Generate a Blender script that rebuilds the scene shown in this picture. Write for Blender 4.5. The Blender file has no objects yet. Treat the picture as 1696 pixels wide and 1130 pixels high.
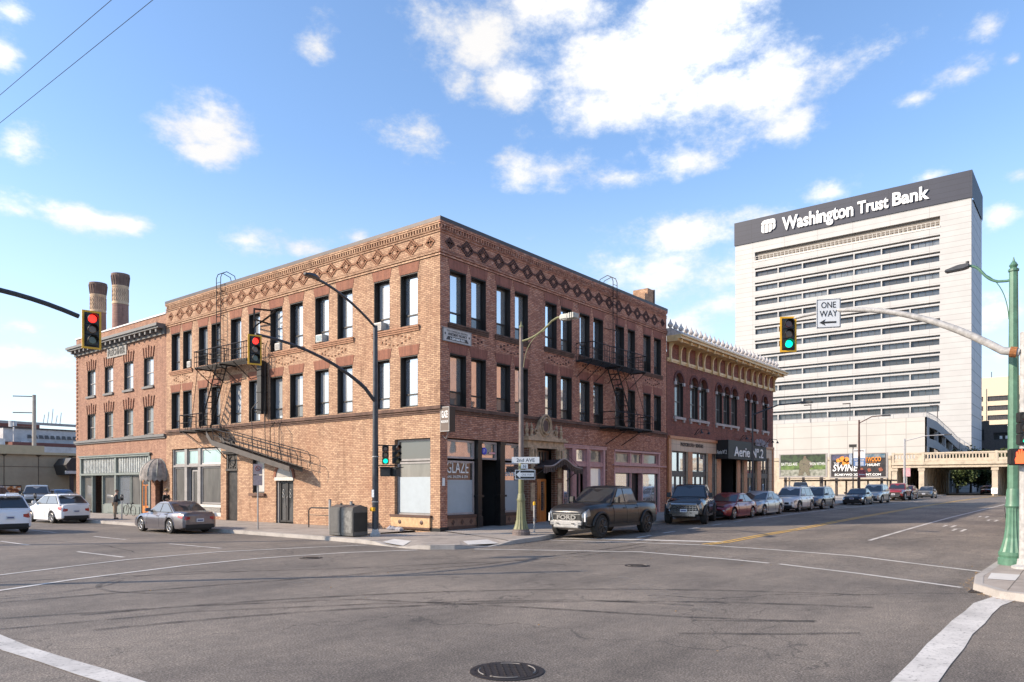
import bpy, bmesh, math, random
from mathutils import Vector, Matrix, noise as mnoise
R = math.radians
rnd = random.Random(7)
scene = bpy.context.scene
COL = scene.collection

# ------------------------------------------------------------------ camera
CAM = (-23.148, -22.316, 2.2)
cd = bpy.data.cameras.new('camera'); cam = bpy.data.objects.new('camera', cd); COL.objects.link(cam)
cam.location = CAM
cam.rotation_euler = (R(90), 0, R(38.369 - 90))
cd.sensor_width = 36; cd.lens = 1217.6 / 1696 * 36
cd.shift_y = (803 - 565) / 1696; cd.clip_end = 3000; cd.clip_start = .1
scene.camera = cam

# ------------------------------------------------------------------ sun, sky
SUN_DIR = Vector((-1.0, 0.85, 0.70)).normalized()          # towards the sun
el = math.asin(SUN_DIR.z)
sd = bpy.data.lights.new('sun', 'SUN'); so = bpy.data.objects.new('sun', sd); COL.objects.link(so)
sd.energy = 3.9; sd.angle = R(.5); sd.color = (1, .84, .66)
so.rotation_euler = SUN_DIR.to_track_quat('Z', 'Y').to_euler()
scene.view_settings.view_transform = 'Standard'; scene.view_settings.look = 'None'
scene.view_settings.exposure = 0.84; scene.view_settings.gamma = 1

W = bpy.data.worlds.new('World'); scene.world = W; W.use_nodes = True
nt = W.node_tree; nt.nodes.clear(); NN = nt.nodes.new; LK = nt.links.new
def wmath(op, a, b=None, c=None):
    n = NN('ShaderNodeMath'); n.operation = op
    for i, v in enumerate((a, b, c)):
        if v is None: continue
        if isinstance(v, (int, float)): n.inputs[i].default_value = v
        else: LK(v, n.inputs[i])
    return n.outputs[0]
out = NN('ShaderNodeOutputWorld'); bg = NN('ShaderNodeBackground')
sky = NN('ShaderNodeTexSky'); sky.sky_type = 'NISHITA'; sky.sun_disc = False
sky.sun_elevation = el; sky.sun_rotation = math.atan2(SUN_DIR.x, SUN_DIR.y)
sky.air_density = 1.0; sky.dust_density = .6; sky.ozone_density = 1.5
tc = NN('ShaderNodeTexCoord')
nz = NN('ShaderNodeTexNoise'); nz.inputs['Scale'].default_value = 8.5; nz.inputs['Detail'].default_value = 9; nz.inputs['Roughness'].default_value = .66
mp = NN('ShaderNodeMapping'); mp.inputs['Scale'].default_value = (1, 1, 1.7)
LK(tc.outputs['Generated'], mp.inputs['Vector']); LK(mp.outputs[0], nz.inputs['Vector'])
nz2 = NN('ShaderNodeTexNoise'); nz2.inputs['Scale'].default_value = 2.3; nz2.inputs['Detail'].default_value = 4
LK(mp.outputs[0], nz2.inputs['Vector'])
# cumulus clouds: each stands in its own direction of the sky (azimuth from east, elevation, width, height, density)
CLOUDS = [(40.6, 31.4, 5.6, 3.7, 1.2), (34.5, 33.0, 7.9, 2.5, 1.2), (25.3, 32.1, 7.4, 2.5, 1.3), (28.5, 29.6, 8.9, 4.1, 1.5), (21.0, 27.1, 7.0, 3.1, 1.6), (17.2, 24.6, 3.3, 1.7, 1.2), (32.2, 27.0, 6.7, 2.0, 1.2), (45.3, 25.6, 3.6, 1.8, 1.0), (38.3, 28.6, 5.0, 2.3, 1.2), (23.1, 29.8, 5.8, 2.9, 1.5), (42.5, 28.5, 2.7, 2.3, 1.1), (34.8, 23.2, 7.0, 1.5, 1.0), (29.9, 22.4, 2.9, 0.8, 1.0), (24.9, 18.3, 6.3, 1.5, 1.0), (19.3, 19.0, 2.8, 1.0, 1.0), (27.6, 15.5, 8.2, 2.2, 1.0), (23.1, 15.4, 3.4, 2.5, 1.0), (25.3, 11.7, 5.3, 1.8, 0.8), (22.2, 13.4, 2.5, 1.3, 1.0), (53.7, 30.6, 1.8, 2.1, 1.0), (61.2, 24.2, 2.9, 2.0, 1.0), (61.0, 22.6, 2.2, 1.1, 1.0), (71.8, 21.4, 2.6, 1.6, 1.0), (72.9, 25.8, 1.4, 1.4, 1.0), (72.6, 28.0, 1.8, 1.2, 1.0), (68.9, 17.5, 3.9, 1.0, 1.0), (66.0, 17.5, 2.2, 0.8, 1.0), (72.3, 17.2, 2.0, 0.7, 0.7), (58.2, 17.3, 2.8, 1.2, 1.0), (53.9, 17.1, 2.1, 0.7, 0.7), (50.1, 18.2, 1.1, 0.7, 0.8), (71.3, 8.0, 4.6, 1.0, 0.7), (71.9, 10.2, 2.8, 0.8, 0.6), (69.2, 6.6, 3.7, 0.6, 0.5), (14.8, 20.2, 2.6, 1.2, 1.0), (6.7, 25.5, 2.2, 0.9, 0.8), (9.8, 24.7, 1.3, 0.5, 0.6), (4.5, 17.0, 1.7, 0.9, 1.0), (5.3, 11.0, 2.1, 1.4, 0.8), (4.7, 8.3, 2.8, 0.9, 0.8), (3.7, 19.1, 1.0, 0.6, 0.8), (24.9, 23.1, 2.0, 1.0, 0.6), (5.3, 27.6, 1.2, 0.8, 0.6), (8.8, 20.0, 1.2, 0.4, 0.7), (4.0, 25.5, 0.9, 0.5, 0.7)]
best = None
for az, ev, wd, hg, dn in CLOUDS:
    d = Vector((math.cos(R(az)) * math.cos(R(ev)), math.sin(R(az)) * math.cos(R(ev)), math.sin(R(ev))))
    s = NN('ShaderNodeVectorMath'); s.operation = 'SUBTRACT'; LK(tc.outputs['Generated'], s.inputs[0]); s.inputs[1].default_value = d
    m = NN('ShaderNodeVectorMath'); m.operation = 'MULTIPLY'; LK(s.outputs[0], m.inputs[0]); m.inputs[1].default_value = (1 / R(wd), 1 / R(wd), 1 / R(hg))
    l = NN('ShaderNodeVectorMath'); l.operation = 'LENGTH'; LK(m.outputs[0], l.inputs[0])
    v = wmath('MULTIPLY', wmath('SUBTRACT', 1.0, l.outputs['Value']), dn)
    best = v if best is None else wmath('MAXIMUM', best, v)
# scattered clouds in the rest of the sky, low density
gen = wmath('MULTIPLY_ADD', nz2.outputs[0], 2.6, -1.75)
fwd = NN('ShaderNodeVectorMath'); fwd.operation = 'DOT_PRODUCT'; LK(tc.outputs['Generated'], fwd.inputs[0]); fwd.inputs[1].default_value = (.784, .62, 0)
gen = wmath('SUBTRACT', gen, wmath('MULTIPLY', wmath('MAXIMUM', fwd.outputs['Value'], 0), 1.5))
best = wmath('MAXIMUM', wmath('MAXIMUM', best, gen), -.6)
den = wmath('ADD', best, wmath('MULTIPLY_ADD', nz.outputs[0], 4.1, -2.08))
mr = NN('ShaderNodeMapRange'); mr.interpolation_type = 'SMOOTHSTEP'; LK(den, mr.inputs['Value'])
mr.inputs['From Min'].default_value = 0; mr.inputs['From Max'].default_value = 1.1; mr.inputs['To Max'].default_value = .96
sep = NN('ShaderNodeSeparateXYZ'); LK(tc.outputs['Generated'], sep.inputs[0])
# whitening towards the horizon
hz = NN('ShaderNodeMapRange'); LK(sep.outputs['Z'], hz.inputs['Value']); hz.interpolation_type = 'SMOOTHSTEP'
hz.inputs['From Min'].default_value = -.02; hz.inputs['From Max'].default_value = .42; hz.inputs['To Min'].default_value = .72; hz.inputs['To Max'].default_value = .0
skm = NN('ShaderNodeMixRGB'); skm.blend_type = 'MULTIPLY'; skm.inputs[0].default_value = 1; LK(sky.outputs[0], skm.inputs[1]); skm.inputs[2].default_value = (.90, 1.0, 1.11, 1)
mh = NN('ShaderNodeMixRGB'); LK(hz.outputs[0], mh.inputs[0]); LK(skm.outputs[0], mh.inputs[1]); mh.inputs[2].default_value = (3.5, 4.0, 4.5, 1)
mc = NN('ShaderNodeMixRGB'); LK(mr.outputs[0], mc.inputs[0]); LK(mh.outputs[0], mc.inputs[1])
cshade = NN('ShaderNodeMixRGB'); cf = NN('ShaderNodeClamp'); LK(wmath('MULTIPLY_ADD', den, 1.1, -.15), cf.inputs[0]); LK(cf.outputs[0], cshade.inputs[0]); 
cshade.inputs[1].default_value = (3.7, 3.95, 4.35, 1); cshade.inputs[2].default_value = (4.9, 4.8, 4.7, 1)
cn = NN('ShaderNodeMapRange'); LK(nz2.outputs[0], cn.inputs['Value']); cn.inputs['From Min'].default_value = .38; cn.inputs['From Max'].default_value = .62; cn.inputs['To Min'].default_value = .78; cn.inputs['To Max'].default_value = 1.05
cv = NN('ShaderNodeVectorMath'); cv.operation = 'SCALE'; LK(cshade.outputs[0], cv.inputs[0]); LK(cn.outputs[0], cv.inputs['Scale']); LK(cv.outputs[0], mc.inputs[2])
LK(mc.outputs[0], bg.inputs['Color']); bg.inputs['Strength'].default_value = .15
LK(bg.outputs[0], out.inputs[0])

# ------------------------------------------------------------------ materials
def newmat(name):
    m = bpy.data.materials.new(name); m.use_nodes = True
    return m, m.node_tree, m.node_tree.nodes['Principled BSDF']
def nn(t, typ, **kw):
    n = t.nodes.new(typ)
    for k, v in kw.items(): setattr(n, k, v)
    return n
def ramp(t, fac, stops):
    r = t.nodes.new('ShaderNodeValToRGB'); e = r.color_ramp.elements
    while len(e) < len(stops): e.new(.5)
    for i, (p, c) in enumerate(stops): e[i].position = p; e[i].color = (*c, 1) if len(c) == 3 else c
    t.links.new(fac, r.inputs[0]); return r.outputs[0]
def noise_out(t, vec, scale, detail=4, rough=.55):
    n = t.nodes.new('ShaderNodeTexNoise'); n.inputs['Scale'].default_value = scale; n.inputs['Detail'].default_value = detail; n.inputs['Roughness'].default_value = rough
    t.links.new(vec, n.inputs['Vector']); return n.outputs[0]
def mixc(t, fac, a, b, mode='MIX'):
    m = t.nodes.new('ShaderNodeMixRGB'); m.blend_type = mode
    for i, v in ((0, fac), (1, a), (2, b)):
        if isinstance(v, (int, float)): m.inputs[i].default_value = v
        elif isinstance(v, tuple): m.inputs[i].default_value = (*v, 1)
        else: t.links.new(v, m.inputs[i])
    return m.outputs[0]
def mth(t, op, a, b=None):
    n = t.nodes.new('ShaderNodeMath'); n.operation = op
    for i, v in enumerate((a, b)):
        if v is None: continue
        if isinstance(v, (int, float)): n.inputs[i].default_value = v
        else: t.links.new(v, n.inputs[i])
    return n.outputs[0]
def bump(t, b, h, s, d=.01):
    n = t.nodes.new('ShaderNodeBump'); n.inputs['Strength'].default_value = s; n.inputs['Distance'].default_value = d
    t.links.new(h, n.inputs['Height']); t.links.new(n.outputs[0], b.inputs['Normal'])
MATS = {}
def M(name, col, rough=.6, met=0., var=.18, sc=2.5, bmp=0., bsc=60, coat=0., streak=False, spec=.5):
    if name in MATS: return MATS[name]
    m, t, b = newmat(name)
    tcn = nn(t, 'ShaderNodeTexCoord').outputs['Object']
    if streak:
        mpn = nn(t, 'ShaderNodeMapping'); mpn.inputs['Scale'].default_value = (1, 1, .12); t.links.new(tcn, mpn.inputs[0]); v = mpn.outputs[0]
    else: v = tcn
    f = noise_out(t, v, sc, 6, .65)
    lo = tuple(c * (1 - var * 1.4) for c in col); hi = tuple(min(1, c * (1 + var)) for c in col)
    t.links.new(ramp(t, f, [(.3, lo), (.72, hi)]), b.inputs['Base Color'])
    b.inputs['Roughness'].default_value = rough; b.inputs['Metallic'].default_value = met
    b.inputs['Coat Weight'].default_value = coat; b.inputs['Coat Roughness'].default_value = .04
    b.inputs['Specular IOR Level'].default_value = spec
    if bmp: bump(t, b, noise_out(t, tcn, bsc, 3), bmp)
    MATS[name] = m; return m
def brick(name, c1, c2, mortar, dark, bw=.215, bh=.0725, ms=.0085, patch=.5, flecks=0.):
    m, t, b = newmat(name)
    tcn = nn(t, 'ShaderNodeTexCoord').outputs['Object']
    sp = nn(t, 'ShaderNodeSeparateXYZ'); t.links.new(tcn, sp.inputs[0])
    cb = nn(t, 'ShaderNodeCombineXYZ')
    t.links.new(mth(t, 'ADD', sp.outputs[0], sp.outputs[1]), cb.inputs[0]); t.links.new(sp.outputs[2], cb.inputs[1])
    br = nn(t, 'ShaderNodeTexBrick'); t.links.new(cb.outputs[0], br.inputs['Vector'])
    br.inputs['Scale'].default_value = 1; br.inputs['Brick Width'].default_value = bw; br.inputs['Row Height'].default_value = bh
    br.inputs['Mortar Size'].default_value = ms; br.inputs['Mortar Smooth'].default_value = .3; br.inputs['Bias'].default_value = -.1
    br.inputs['Color1'].default_value = (*c1, 1); br.inputs['Color2'].default_value = (*c2, 1); br.inputs['Mortar'].default_value = (*mortar, 1)
    big = noise_out(t, tcn, .35, 5, .6); fine = noise_out(t, tcn, 9, 4, .7)
    sm = nn(t, 'ShaderNodeMapping'); sm.inputs['Scale'].default_value = (1.6, 1.6, .18); t.links.new(tcn, sm.inputs[0])
    stk = noise_out(t, sm.outputs[0], 1.3, 6, .7)
    c = mixc(t, mth(t, 'MULTIPLY', ramp(t, big, [(.45, (0, 0, 0)), (.75, (1, 1, 1))]), patch), br.outputs[0], dark, 'MIX')
    c = mixc(t, .8, c, ramp(t, fine, [(.25, (.74, .74, .74)), (.75, (1.2, 1.2, 1.2))]), 'MULTIPLY')
    c = mixc(t, .75, c, ramp(t, stk, [(.30, (.55, .52, .50)), (.52, (1, 1, 1))]), 'MULTIPLY')
    if flecks:
        wn = nn(t, 'ShaderNodeMapping'); wn.inputs['Scale'].default_value = (3.2, 3.2, 13); t.links.new(tcn, wn.inputs[0])
        fl = noise_out(t, wn.outputs[0], 1.0, 3, .7)
        c = mixc(t, mth(t, 'MULTIPLY', ramp(t, fl, [(.56, (0, 0, 0)), (.66, (1, 1, 1))]), flecks), c, (.66, .46, .38), 'MIX')
    t.links.new(c, b.inputs['Base Color']); b.inputs['Roughness'].default_value = .85
    bump(t, b, mth(t, 'SUBTRACT', mth(t, 'MULTIPLY', fine, .4), br.outputs['Fac']), .7, .012)
    MATS[name] = m; return m
def glass(name, col, refl=.3, rough=.03, var=.2, sc=.8):
    """window pane: blind or dark room behind, with a mirror layer over it"""
    m, t, b = newmat(name)
    tcn = nn(t, 'ShaderNodeTexCoord').outputs['Object']
    mpn = nn(t, 'ShaderNodeMapping'); mpn.inputs['Scale'].default_value = (1, 1, .35); t.links.new(tcn, mpn.inputs[0])
    f = noise_out(t, mpn.outputs[0], sc, 4, .6)
    t.links.new(ramp(t, f, [(.3, tuple(c * (1 - var) for c in col)), (.7, tuple(min(1, c * (1 + var)) for c in col))]), b.inputs['Base Color'])
    b.inputs['Roughness'].default_value = .5
    g = nn(t, 'ShaderNodeBsdfGlossy'); g.inputs['Roughness'].default_value = rough; g.inputs['Color'].default_value = (.95, .97, 1, 1)
    # old glass is a little wavy
    bn = nn(t, 'ShaderNodeBump'); bn.inputs['Strength'].default_value = .12; bn.inputs['Distance'].default_value = .02
    t.links.new(noise_out(t, tcn, 1.1, 2), bn.inputs['Height']); t.links.new(bn.outputs[0], g.inputs['Normal'])
    lw = nn(t, 'ShaderNodeFresnel'); lw.inputs['IOR'].default_value = 1.5
    mx = nn(t, 'ShaderNodeMixShader'); t.links.new(mth(t, 'MINIMUM', mth(t, 'ADD', lw.outputs[0], refl), .95), mx.inputs[0])
    t.links.new(b.outputs[0], mx.inputs[1]); t.links.new(g.outputs[0], mx.inputs[2])
    t.links.new(mx.outputs[0], t.nodes['Material Output'].inputs[0])
    MATS[name] = m; return m
def emit(name, col, s=1.5):
    m, t, b = newmat(name); b.inputs['Base Color'].default_value = (*col, 1)
    b.inputs['Emission Color'].default_value = (*col, 1); b.inputs['Emission Strength'].default_value = s
    MATS[name] = m; return m
def panelmat(name, col, pu, pz, groove=.02, joint=.45, var=.06, rough=.6):
    """cladding panels with thin joints (mapped on upright walls)"""
    m, t, b = newmat(name)
    tcn = nn(t, 'ShaderNodeTexCoord').outputs['Object']
    sp = nn(t, 'ShaderNodeSeparateXYZ'); t.links.new(tcn, sp.inputs[0]); cb = nn(t, 'ShaderNodeCombineXYZ')
    t.links.new(mth(t, 'ADD', sp.outputs[0], sp.outputs[1]), cb.inputs[0]); t.links.new(sp.outputs[2], cb.inputs[1])
    br = nn(t, 'ShaderNodeTexBrick'); br.offset = 0; t.links.new(cb.outputs[0], br.inputs['Vector'])
    br.inputs['Scale'].default_value = 1; br.inputs['Brick Width'].default_value = pu; br.inputs['Row Height'].default_value = pz
    br.inputs['Mortar Size'].default_value = groove; br.inputs['Mortar Smooth'].default_value = 0
    br.inputs['Color1'].default_value = (*col, 1); br.inputs['Color2'].default_value = (*[c * (1 - var) for c in col], 1)
    br.inputs['Mortar'].default_value = (*[c * joint for c in col], 1)
    c = mixc(t, .6, br.outputs[0], ramp(t, noise_out(t, tcn, .25, 5), [(.3, (.86, .86, .86)), (.7, (1.05, 1.05, 1.05))]), 'MULTIPLY')
    t.links.new(c, b.inputs['Base Color']); b.inputs['Roughness'].default_value = rough
    MATS[name] = m; return m

# ------------------------------------------------------------------ geometry helpers
BASE = {}
class G:
    def __init__(s, xf=None): s.v = []; s.f = []; s.xf = xf
    def add(s, vs, fs):
        n = len(s.v)
        s.v += [tuple(s.xf(*p)) if s.xf else tuple(p) for p in vs]; s.f += [tuple(n + i for i in f) for f in fs]; return s
    def box(s, x0, x1, y0, y1, z0, z1):
        return s.add([(x0, y0, z0), (x1, y0, z0), (x1, y1, z0), (x0, y1, z0), (x0, y0, z1), (x1, y0, z1), (x1, y1, z1), (x0, y1, z1)],
                     [(0, 3, 2, 1), (4, 5, 6, 7), (0, 1, 5, 4), (1, 2, 6, 5), (2, 3, 7, 6), (3, 0, 4, 7)])
    def quad(s, *p): return s.add(p, [tuple(range(len(p)))])
    def prism(s, poly, a, b, axis='y'):
        """poly of 2D points extruded along axis from a to b; 2D = the two other axes in order"""
        mk = {'y': lambda p, q, w: (p, w, q), 'x': lambda p, q, w: (w, p, q), 'z': lambda p, q, w: (p, q, w)}[axis]
        n = len(poly); vs = [mk(p, q, a) for p, q in poly] + [mk(p, q, b) for p, q in poly]
        return s.add(vs, [tuple(range(n - 1, -1, -1)), tuple(range(n, 2 * n))] + [(i, (i + 1) % n, n + (i + 1) % n, n + i) for i in range(n)])
    def tube(s, pts, r, n=6, cap=True):
        pts = [Vector(p) for p in pts]; rs = r if isinstance(r, (list, tuple)) else [r] * len(pts)
        vs = []; up = Vector((0, 0, 1))
        d0 = (pts[1] - pts[0]).normalized(); a = d0.cross(up)
        if a.length < .05: a = d0.cross(Vector((1, 0, 0)))
        a.normalize()
        for i, p in enumerate(pts):
            d = (pts[min(i + 1, len(pts) - 1)] - pts[max(i - 1, 0)]).normalized()
            a = (a - d * a.dot(d)).normalized(); b = d.cross(a)
            for k in range(n):
                t = 2 * math.pi * k / n; vs.append(p + (a * math.cos(t) + b * math.sin(t)) * rs[i])
        fs = [(i * n + k, i * n + (k + 1) % n, (i + 1) * n + (k + 1) % n, (i + 1) * n + k) for i in range(len(pts) - 1) for k in range(n)]
        if cap: fs += [tuple(range(n - 1, -1, -1)), tuple((len(pts) - 1) * n + k for k in range(n))]
        return s.add(vs, fs)
    def bar(s, p, q, w=.04, h=None):
        """square bar between two points"""
        return s.tube([p, q], w * .7071, 4)
    def lathe(s, cx, cy, prof, n=16, fl=None):
        vs = []; 
        for z, r in prof:
            for k in range(n):
                t = 2 * math.pi * k / n; rr = r * (fl(k, z) if fl else 1); vs.append((cx + rr * math.cos(t), cy + rr * math.sin(t), z))
        fs = [(i * n + k, i * n + (k + 1) % n, (i + 1) * n + (k + 1) % n, (i + 1) * n + k) for i in range(len(prof) - 1) for k in range(n)]
        fs += [tuple(range(n - 1, -1, -1)), tuple((len(prof) - 1) * n + k for k in range(n))]
        return s.add(vs, fs)
    def disc(s, c, nrm, r0, r1, h, n=20):
        """short cylinder/cone from c along nrm"""
        c = Vector(c); d = Vector(nrm).normalized(); return s.tube([c, c + d * h], [r0, r1], n)
    def obj(s, name, mat, parent=None, local=False, smooth=False, loc=None, bevel=0, label=None):
        me = bpy.data.meshes.new(name)
        off = Vector((0, 0, 0)) if local else (BASE.get(parent.name if parent else None, Vector((0, 0, 0))) if loc is None else Vector(loc))
        me.from_pydata([(a - off.x, b - off.y, c - off.z) for a, b, c in s.v], [], s.f)
        bm = bmesh.new(); bm.from_mesh(me)
        if smooth: bmesh.ops.remove_doubles(bm, verts=bm.verts, dist=1e-4)
        bmesh.ops.recalc_face_normals(bm, faces=bm.faces)
        if bevel: bmesh.ops.bevel(bm, geom=list(bm.edges), offset=bevel, segments=2, affect='EDGES', clamp_overlap=True)
        bm.to_mesh(me); bm.free()
        if smooth or bevel:
            me.shade_smooth(); me.set_sharp_from_angle(angle=R(38))
        me.materials.append(mat)
        o = bpy.data.objects.new(name, me); COL.objects.link(o)
        if parent: o.parent = parent; BASE[o.name] = BASE.get(parent.name, Vector((0, 0, 0)))
        else: o.location = off; BASE[o.name] = off.copy()
        if label: o['label'] = label
        return o
def thing(name, label, cat, loc=(0, 0, 0), rz=0., group=None):
    o = bpy.data.objects.new(name, None); COL.objects.link(o); o.location = loc; o.rotation_euler = (0, 0, rz)
    o['label'] = label; o['category'] = cat; o.empty_display_size = .2
    if group: o['group'] = group
    BASE[o.name] = Vector(loc); return o
def tag(o, label, cat, group=None, kind=None):
    if label: o['label'] = label
    if cat: o['category'] = cat
    if group: o['group'] = group
    if kind: o['kind'] = kind
    return o
def struct(g, name, mat, **kw):
    o = g.obj(name, mat, **kw); o['kind'] = 'structure'; o['label'] = name.replace('_', ' '); return o
def copy_tree(o, parent=None):
    c = o.copy(); COL.objects.link(c); c.parent = parent
    if o.name in BASE: BASE[c.name] = BASE[o.name].copy()
    for ch in list(o.children): copy_tree(ch, c)
    return c
def text(body, mat, parent, fn, w, h, name='lettering', ext=.01, bold=0., local=False, sx=None, shear=0.):
    """letters fitted to a w x h box; fn(a, b, d) maps across, up, outward to world"""
    cu = bpy.data.curves.new(name, 'FONT'); cu.body = body; cu.size = 1; cu.extrude = .5; cu.offset = bold; cu.shear = shear; cu.resolution_u = 3
    t = bpy.data.objects.new('t', cu); COL.objects.link(t); bpy.context.view_layer.update()
    me = bpy.data.meshes.new_from_object(t.evaluated_get(bpy.context.evaluated_depsgraph_get()))
    bpy.data.objects.remove(t)
    xs = [v.co.x for v in me.vertices]; ys = [v.co.y for v in me.vertices]
    x0, x1, y0, y1 = min(xs), max(xs), min(ys), max(ys)
    off = Vector((0, 0, 0)) if local else BASE.get(parent.name if parent else None, Vector((0, 0, 0)))
    for v in me.vertices:
        p = Vector(fn((v.co.x - x0) / (x1 - x0) * w, (v.co.y - y0) / (y1 - y0) * h, (v.co.z + .5) * ext)) - off; v.co = p
    me.name = name; me.materials.clear(); me.materials.append(mat)
    o = bpy.data.objects.new(name, me); COL.objects.link(o)
    if parent: o.parent = parent; BASE[o.name] = BASE.get(parent.name, Vector((0, 0, 0)))
    return o
LF = lambda u, w, z: (-w, u, z)          # facade on the cross street: u north, w outwards
RF = lambda u, w, z: (u, -w, z)          # facade on the main street

def wall(g, u0, u1, z0, z1, ops, depth, w=0., back=False):
    us = sorted({u0, u1, *[o[0] for o in ops], *[o[1] for o in ops]}); zs = sorted({z0, z1, *[o[2] for o in ops], *[o[3] for o in ops]})
    inside = lambda a, b: any(o[0] < a < o[1] and o[2] < b < o[3] for o in ops)
    for i in range(len(us) - 1):
        j = 0
        while j < len(zs) - 1:
            a = (us[i] + us[i + 1]) / 2
            if inside(a, (zs[j] + zs[j + 1]) / 2): j += 1; continue
            k = j
            while k < len(zs) - 1 and not inside(a, (zs[k] + zs[k + 1]) / 2): k += 1
            g.quad((us[i], w, zs[j]), (us[i + 1], w, zs[j]), (us[i + 1], w, zs[k]), (us[i], w, zs[k])); j = k
    for a, b, c, d in ops:
        g.quad((a, w, c), (a, w, d), (a, w - depth, d), (a, w - depth, c)); g.quad((b, w, c), (b, w - depth, c), (b, w - depth, d), (b, w, d))
        g.quad((a, w, d), (b, w, d), (b, w - depth, d), (a, w - depth, d)); g.quad((a, w, c), (a, w - depth, c), (b, w - depth, c), (b, w, c))
def ring(g, a, b, c, d, w0, w1, t):
    """rectangular frame, butted pieces"""
    g.box(a, a + t, w0, w1, c, d); g.box(b - t, b, w0, w1, c, d); g.box(a + t, b - t, w0, w1, c, c + t); g.box(a + t, b - t, w0, w1, d - t, d)

# ground height: the main street climbs a little and is crowned
def lerp_tab(x, tab):
    if x <= tab[0][0]: return tab[0][1]
    for (a, za), (b, zb) in zip(tab, tab[1:]):
        if x <= b: return za + (zb - za) * (x - a) / (b - a)
    return tab[-1][1]
def gz(x, y):
    z = lerp_tab(x, [(-3, 0), (2, .05), (8, .13), (16, .22), (25, .30), (40, .37), (60, .45), (80, .5)])
    s = max(0, min(1, (x + 2) / 8)); z += .06 * s * (1 - min(1, ((y + 12.5) / 8) ** 2))
    return z
# ------------------------------------------------------------------ ground, pavements, markings
def asphalt():
    m, t, b = newmat('asphalt')
    p = nn(t, 'ShaderNodeTexCoord').outputs['Object']
    grain = noise_out(t, p, 38, 4, .85); mid = noise_out(t, p, 4, 6, .7); big = noise_out(t, p, .22, 5, .6)
    st = nn(t, 'ShaderNodeMapping'); st.inputs['Scale'].default_value = (.10, .9, 1); st.inputs['Rotation'].default_value = (0, 0, .12); t.links.new(p, st.inputs[0])
    tracks = noise_out(t, st.outputs[0], 1.0, 4, .6)
    c = ramp(t, grain, [(.34, (.055, .047, .040)), (.50, (.162, .140, .119)), (.66, (.42, .37, .32))])
    c = mixc(t, .8, c, ramp(t, mid, [(.3, (.70, .70, .70)), (.7, (1.22, 1.2, 1.18))]), 'MULTIPLY')
    c = mixc(t, .8, c, ramp(t, big, [(.36, (.66, .66, .67)), (.64, (1.25, 1.22, 1.18))]), 'MULTIPLY')
    c = mixc(t, .7, c, ramp(t, tracks, [(.32, (.72, .72, .72)), (.5, (1, 1, 1)), (.75, (1.18, 1.17, 1.15))]), 'MULTIPLY')
    # cracks
    v = nn(t, 'ShaderNodeTexVoronoi'); v.feature = 'DISTANCE_TO_EDGE'; v.inputs['Scale'].default_value = .16
    wp = nn(t, 'ShaderNodeVectorMath'); wp.operation = 'ADD'; t.links.new(p, wp.inputs[0])
    n3 = nn(t, 'ShaderNodeTexNoise'); n3.inputs['Scale'].default_value = 1.1; n3.inputs['Detail'].default_value = 5; t.links.new(p, n3.inputs['Vector'])
    t.links.new(mixc(t, 1.0, n3.outputs['Color'], (2.2, 2.2, 0), 'MULTIPLY'), wp.inputs[1]); t.links.new(wp.outputs[0], v.inputs['Vector'])
    ck = ramp(t, v.outputs[0], [(.0, (1, 1, 1)), (.0035, (0, 0, 0))])
    c = mixc(t, mth(t, 'MULTIPLY', ck, .6), c, (.03, .028, .027))
    t.links.new(c, b.inputs['Base Color']); b.inputs['Roughness'].default_value = .82; b.inputs['Specular IOR Level'].default_value = .35
    bump(t, b, mth(t, 'ADD', grain, mth(t, 'MULTIPLY', mid, .6)), .55, .012)
    return m
ASPH = asphalt()
def concrete(name, col, joint=1.5):
    m, t, b = newmat(name); p = nn(t, 'ShaderNodeTexCoord').outputs['Object']
    f = noise_out(t, p, 1.2, 8, .7); g_ = noise_out(t, p, 45, 3, .8)
    c = ramp(t, f, [(.28, tuple(x * .62 for x in col)), (.5, col), (.75, tuple(x * 1.2 for x in col))])
    c = mixc(t, .5, c, ramp(t, g_, [(.3, (.75, .75, .75)), (.7, (1.2, 1.2, 1.2))]), 'MULTIPLY')
    if joint:
        br = nn(t, 'ShaderNodeTexBrick'); br.offset = 0; t.links.new(p, br.inputs['Vector']); br.inputs['Scale'].default_value = 1
        br.inputs['Brick Width'].default_value = joint; br.inputs['Row Height'].default_value = joint; br.inputs['Mortar Size'].default_value = .012
        br.inputs['Color1'].default_value = (1, 1, 1, 1); br.inputs['Color2'].default_value = (.88, .88, .88, 1); br.inputs['Mortar'].default_value = (.35, .34, .33, 1)
        c = mixc(t, 1.0, c, br.outputs[0], 'MULTIPLY')
    t.links.new(c, b.inputs['Base Color']); b.inputs['Roughness'].default_value = .9
    bump(t, b, g_, .3, .005); MATS[name] = m; return m
PAVE = concrete('pavement', (.34, .295, .255)); KERB = concrete('kerb_concrete', (.36, .33, .30), 0)
LOT = concrete('lot_concrete', (.42, .37, .31), 4)

xs = [-1600, -300, -120, -60, -40] + list(range(-30, 101, 1)) + [120, 160, 220, 400, 1600]
ys = [-1600, -300, -100, -50, -35] + list(range(-30, 31, 1)) + [40, 60, 90, 140, 300, 1600]
g = G(); n = len(ys)
g.v = [(x, y, gz(x, y)) for x in xs for y in ys]
g.f = [(i * n + j, (i + 1) * n + j, (i + 1) * n + j + 1, i * n + j + 1) for i in range(len(xs) - 1) for j in range(n - 1)]
struct(g, 'road', ASPH, smooth=True)

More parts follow.
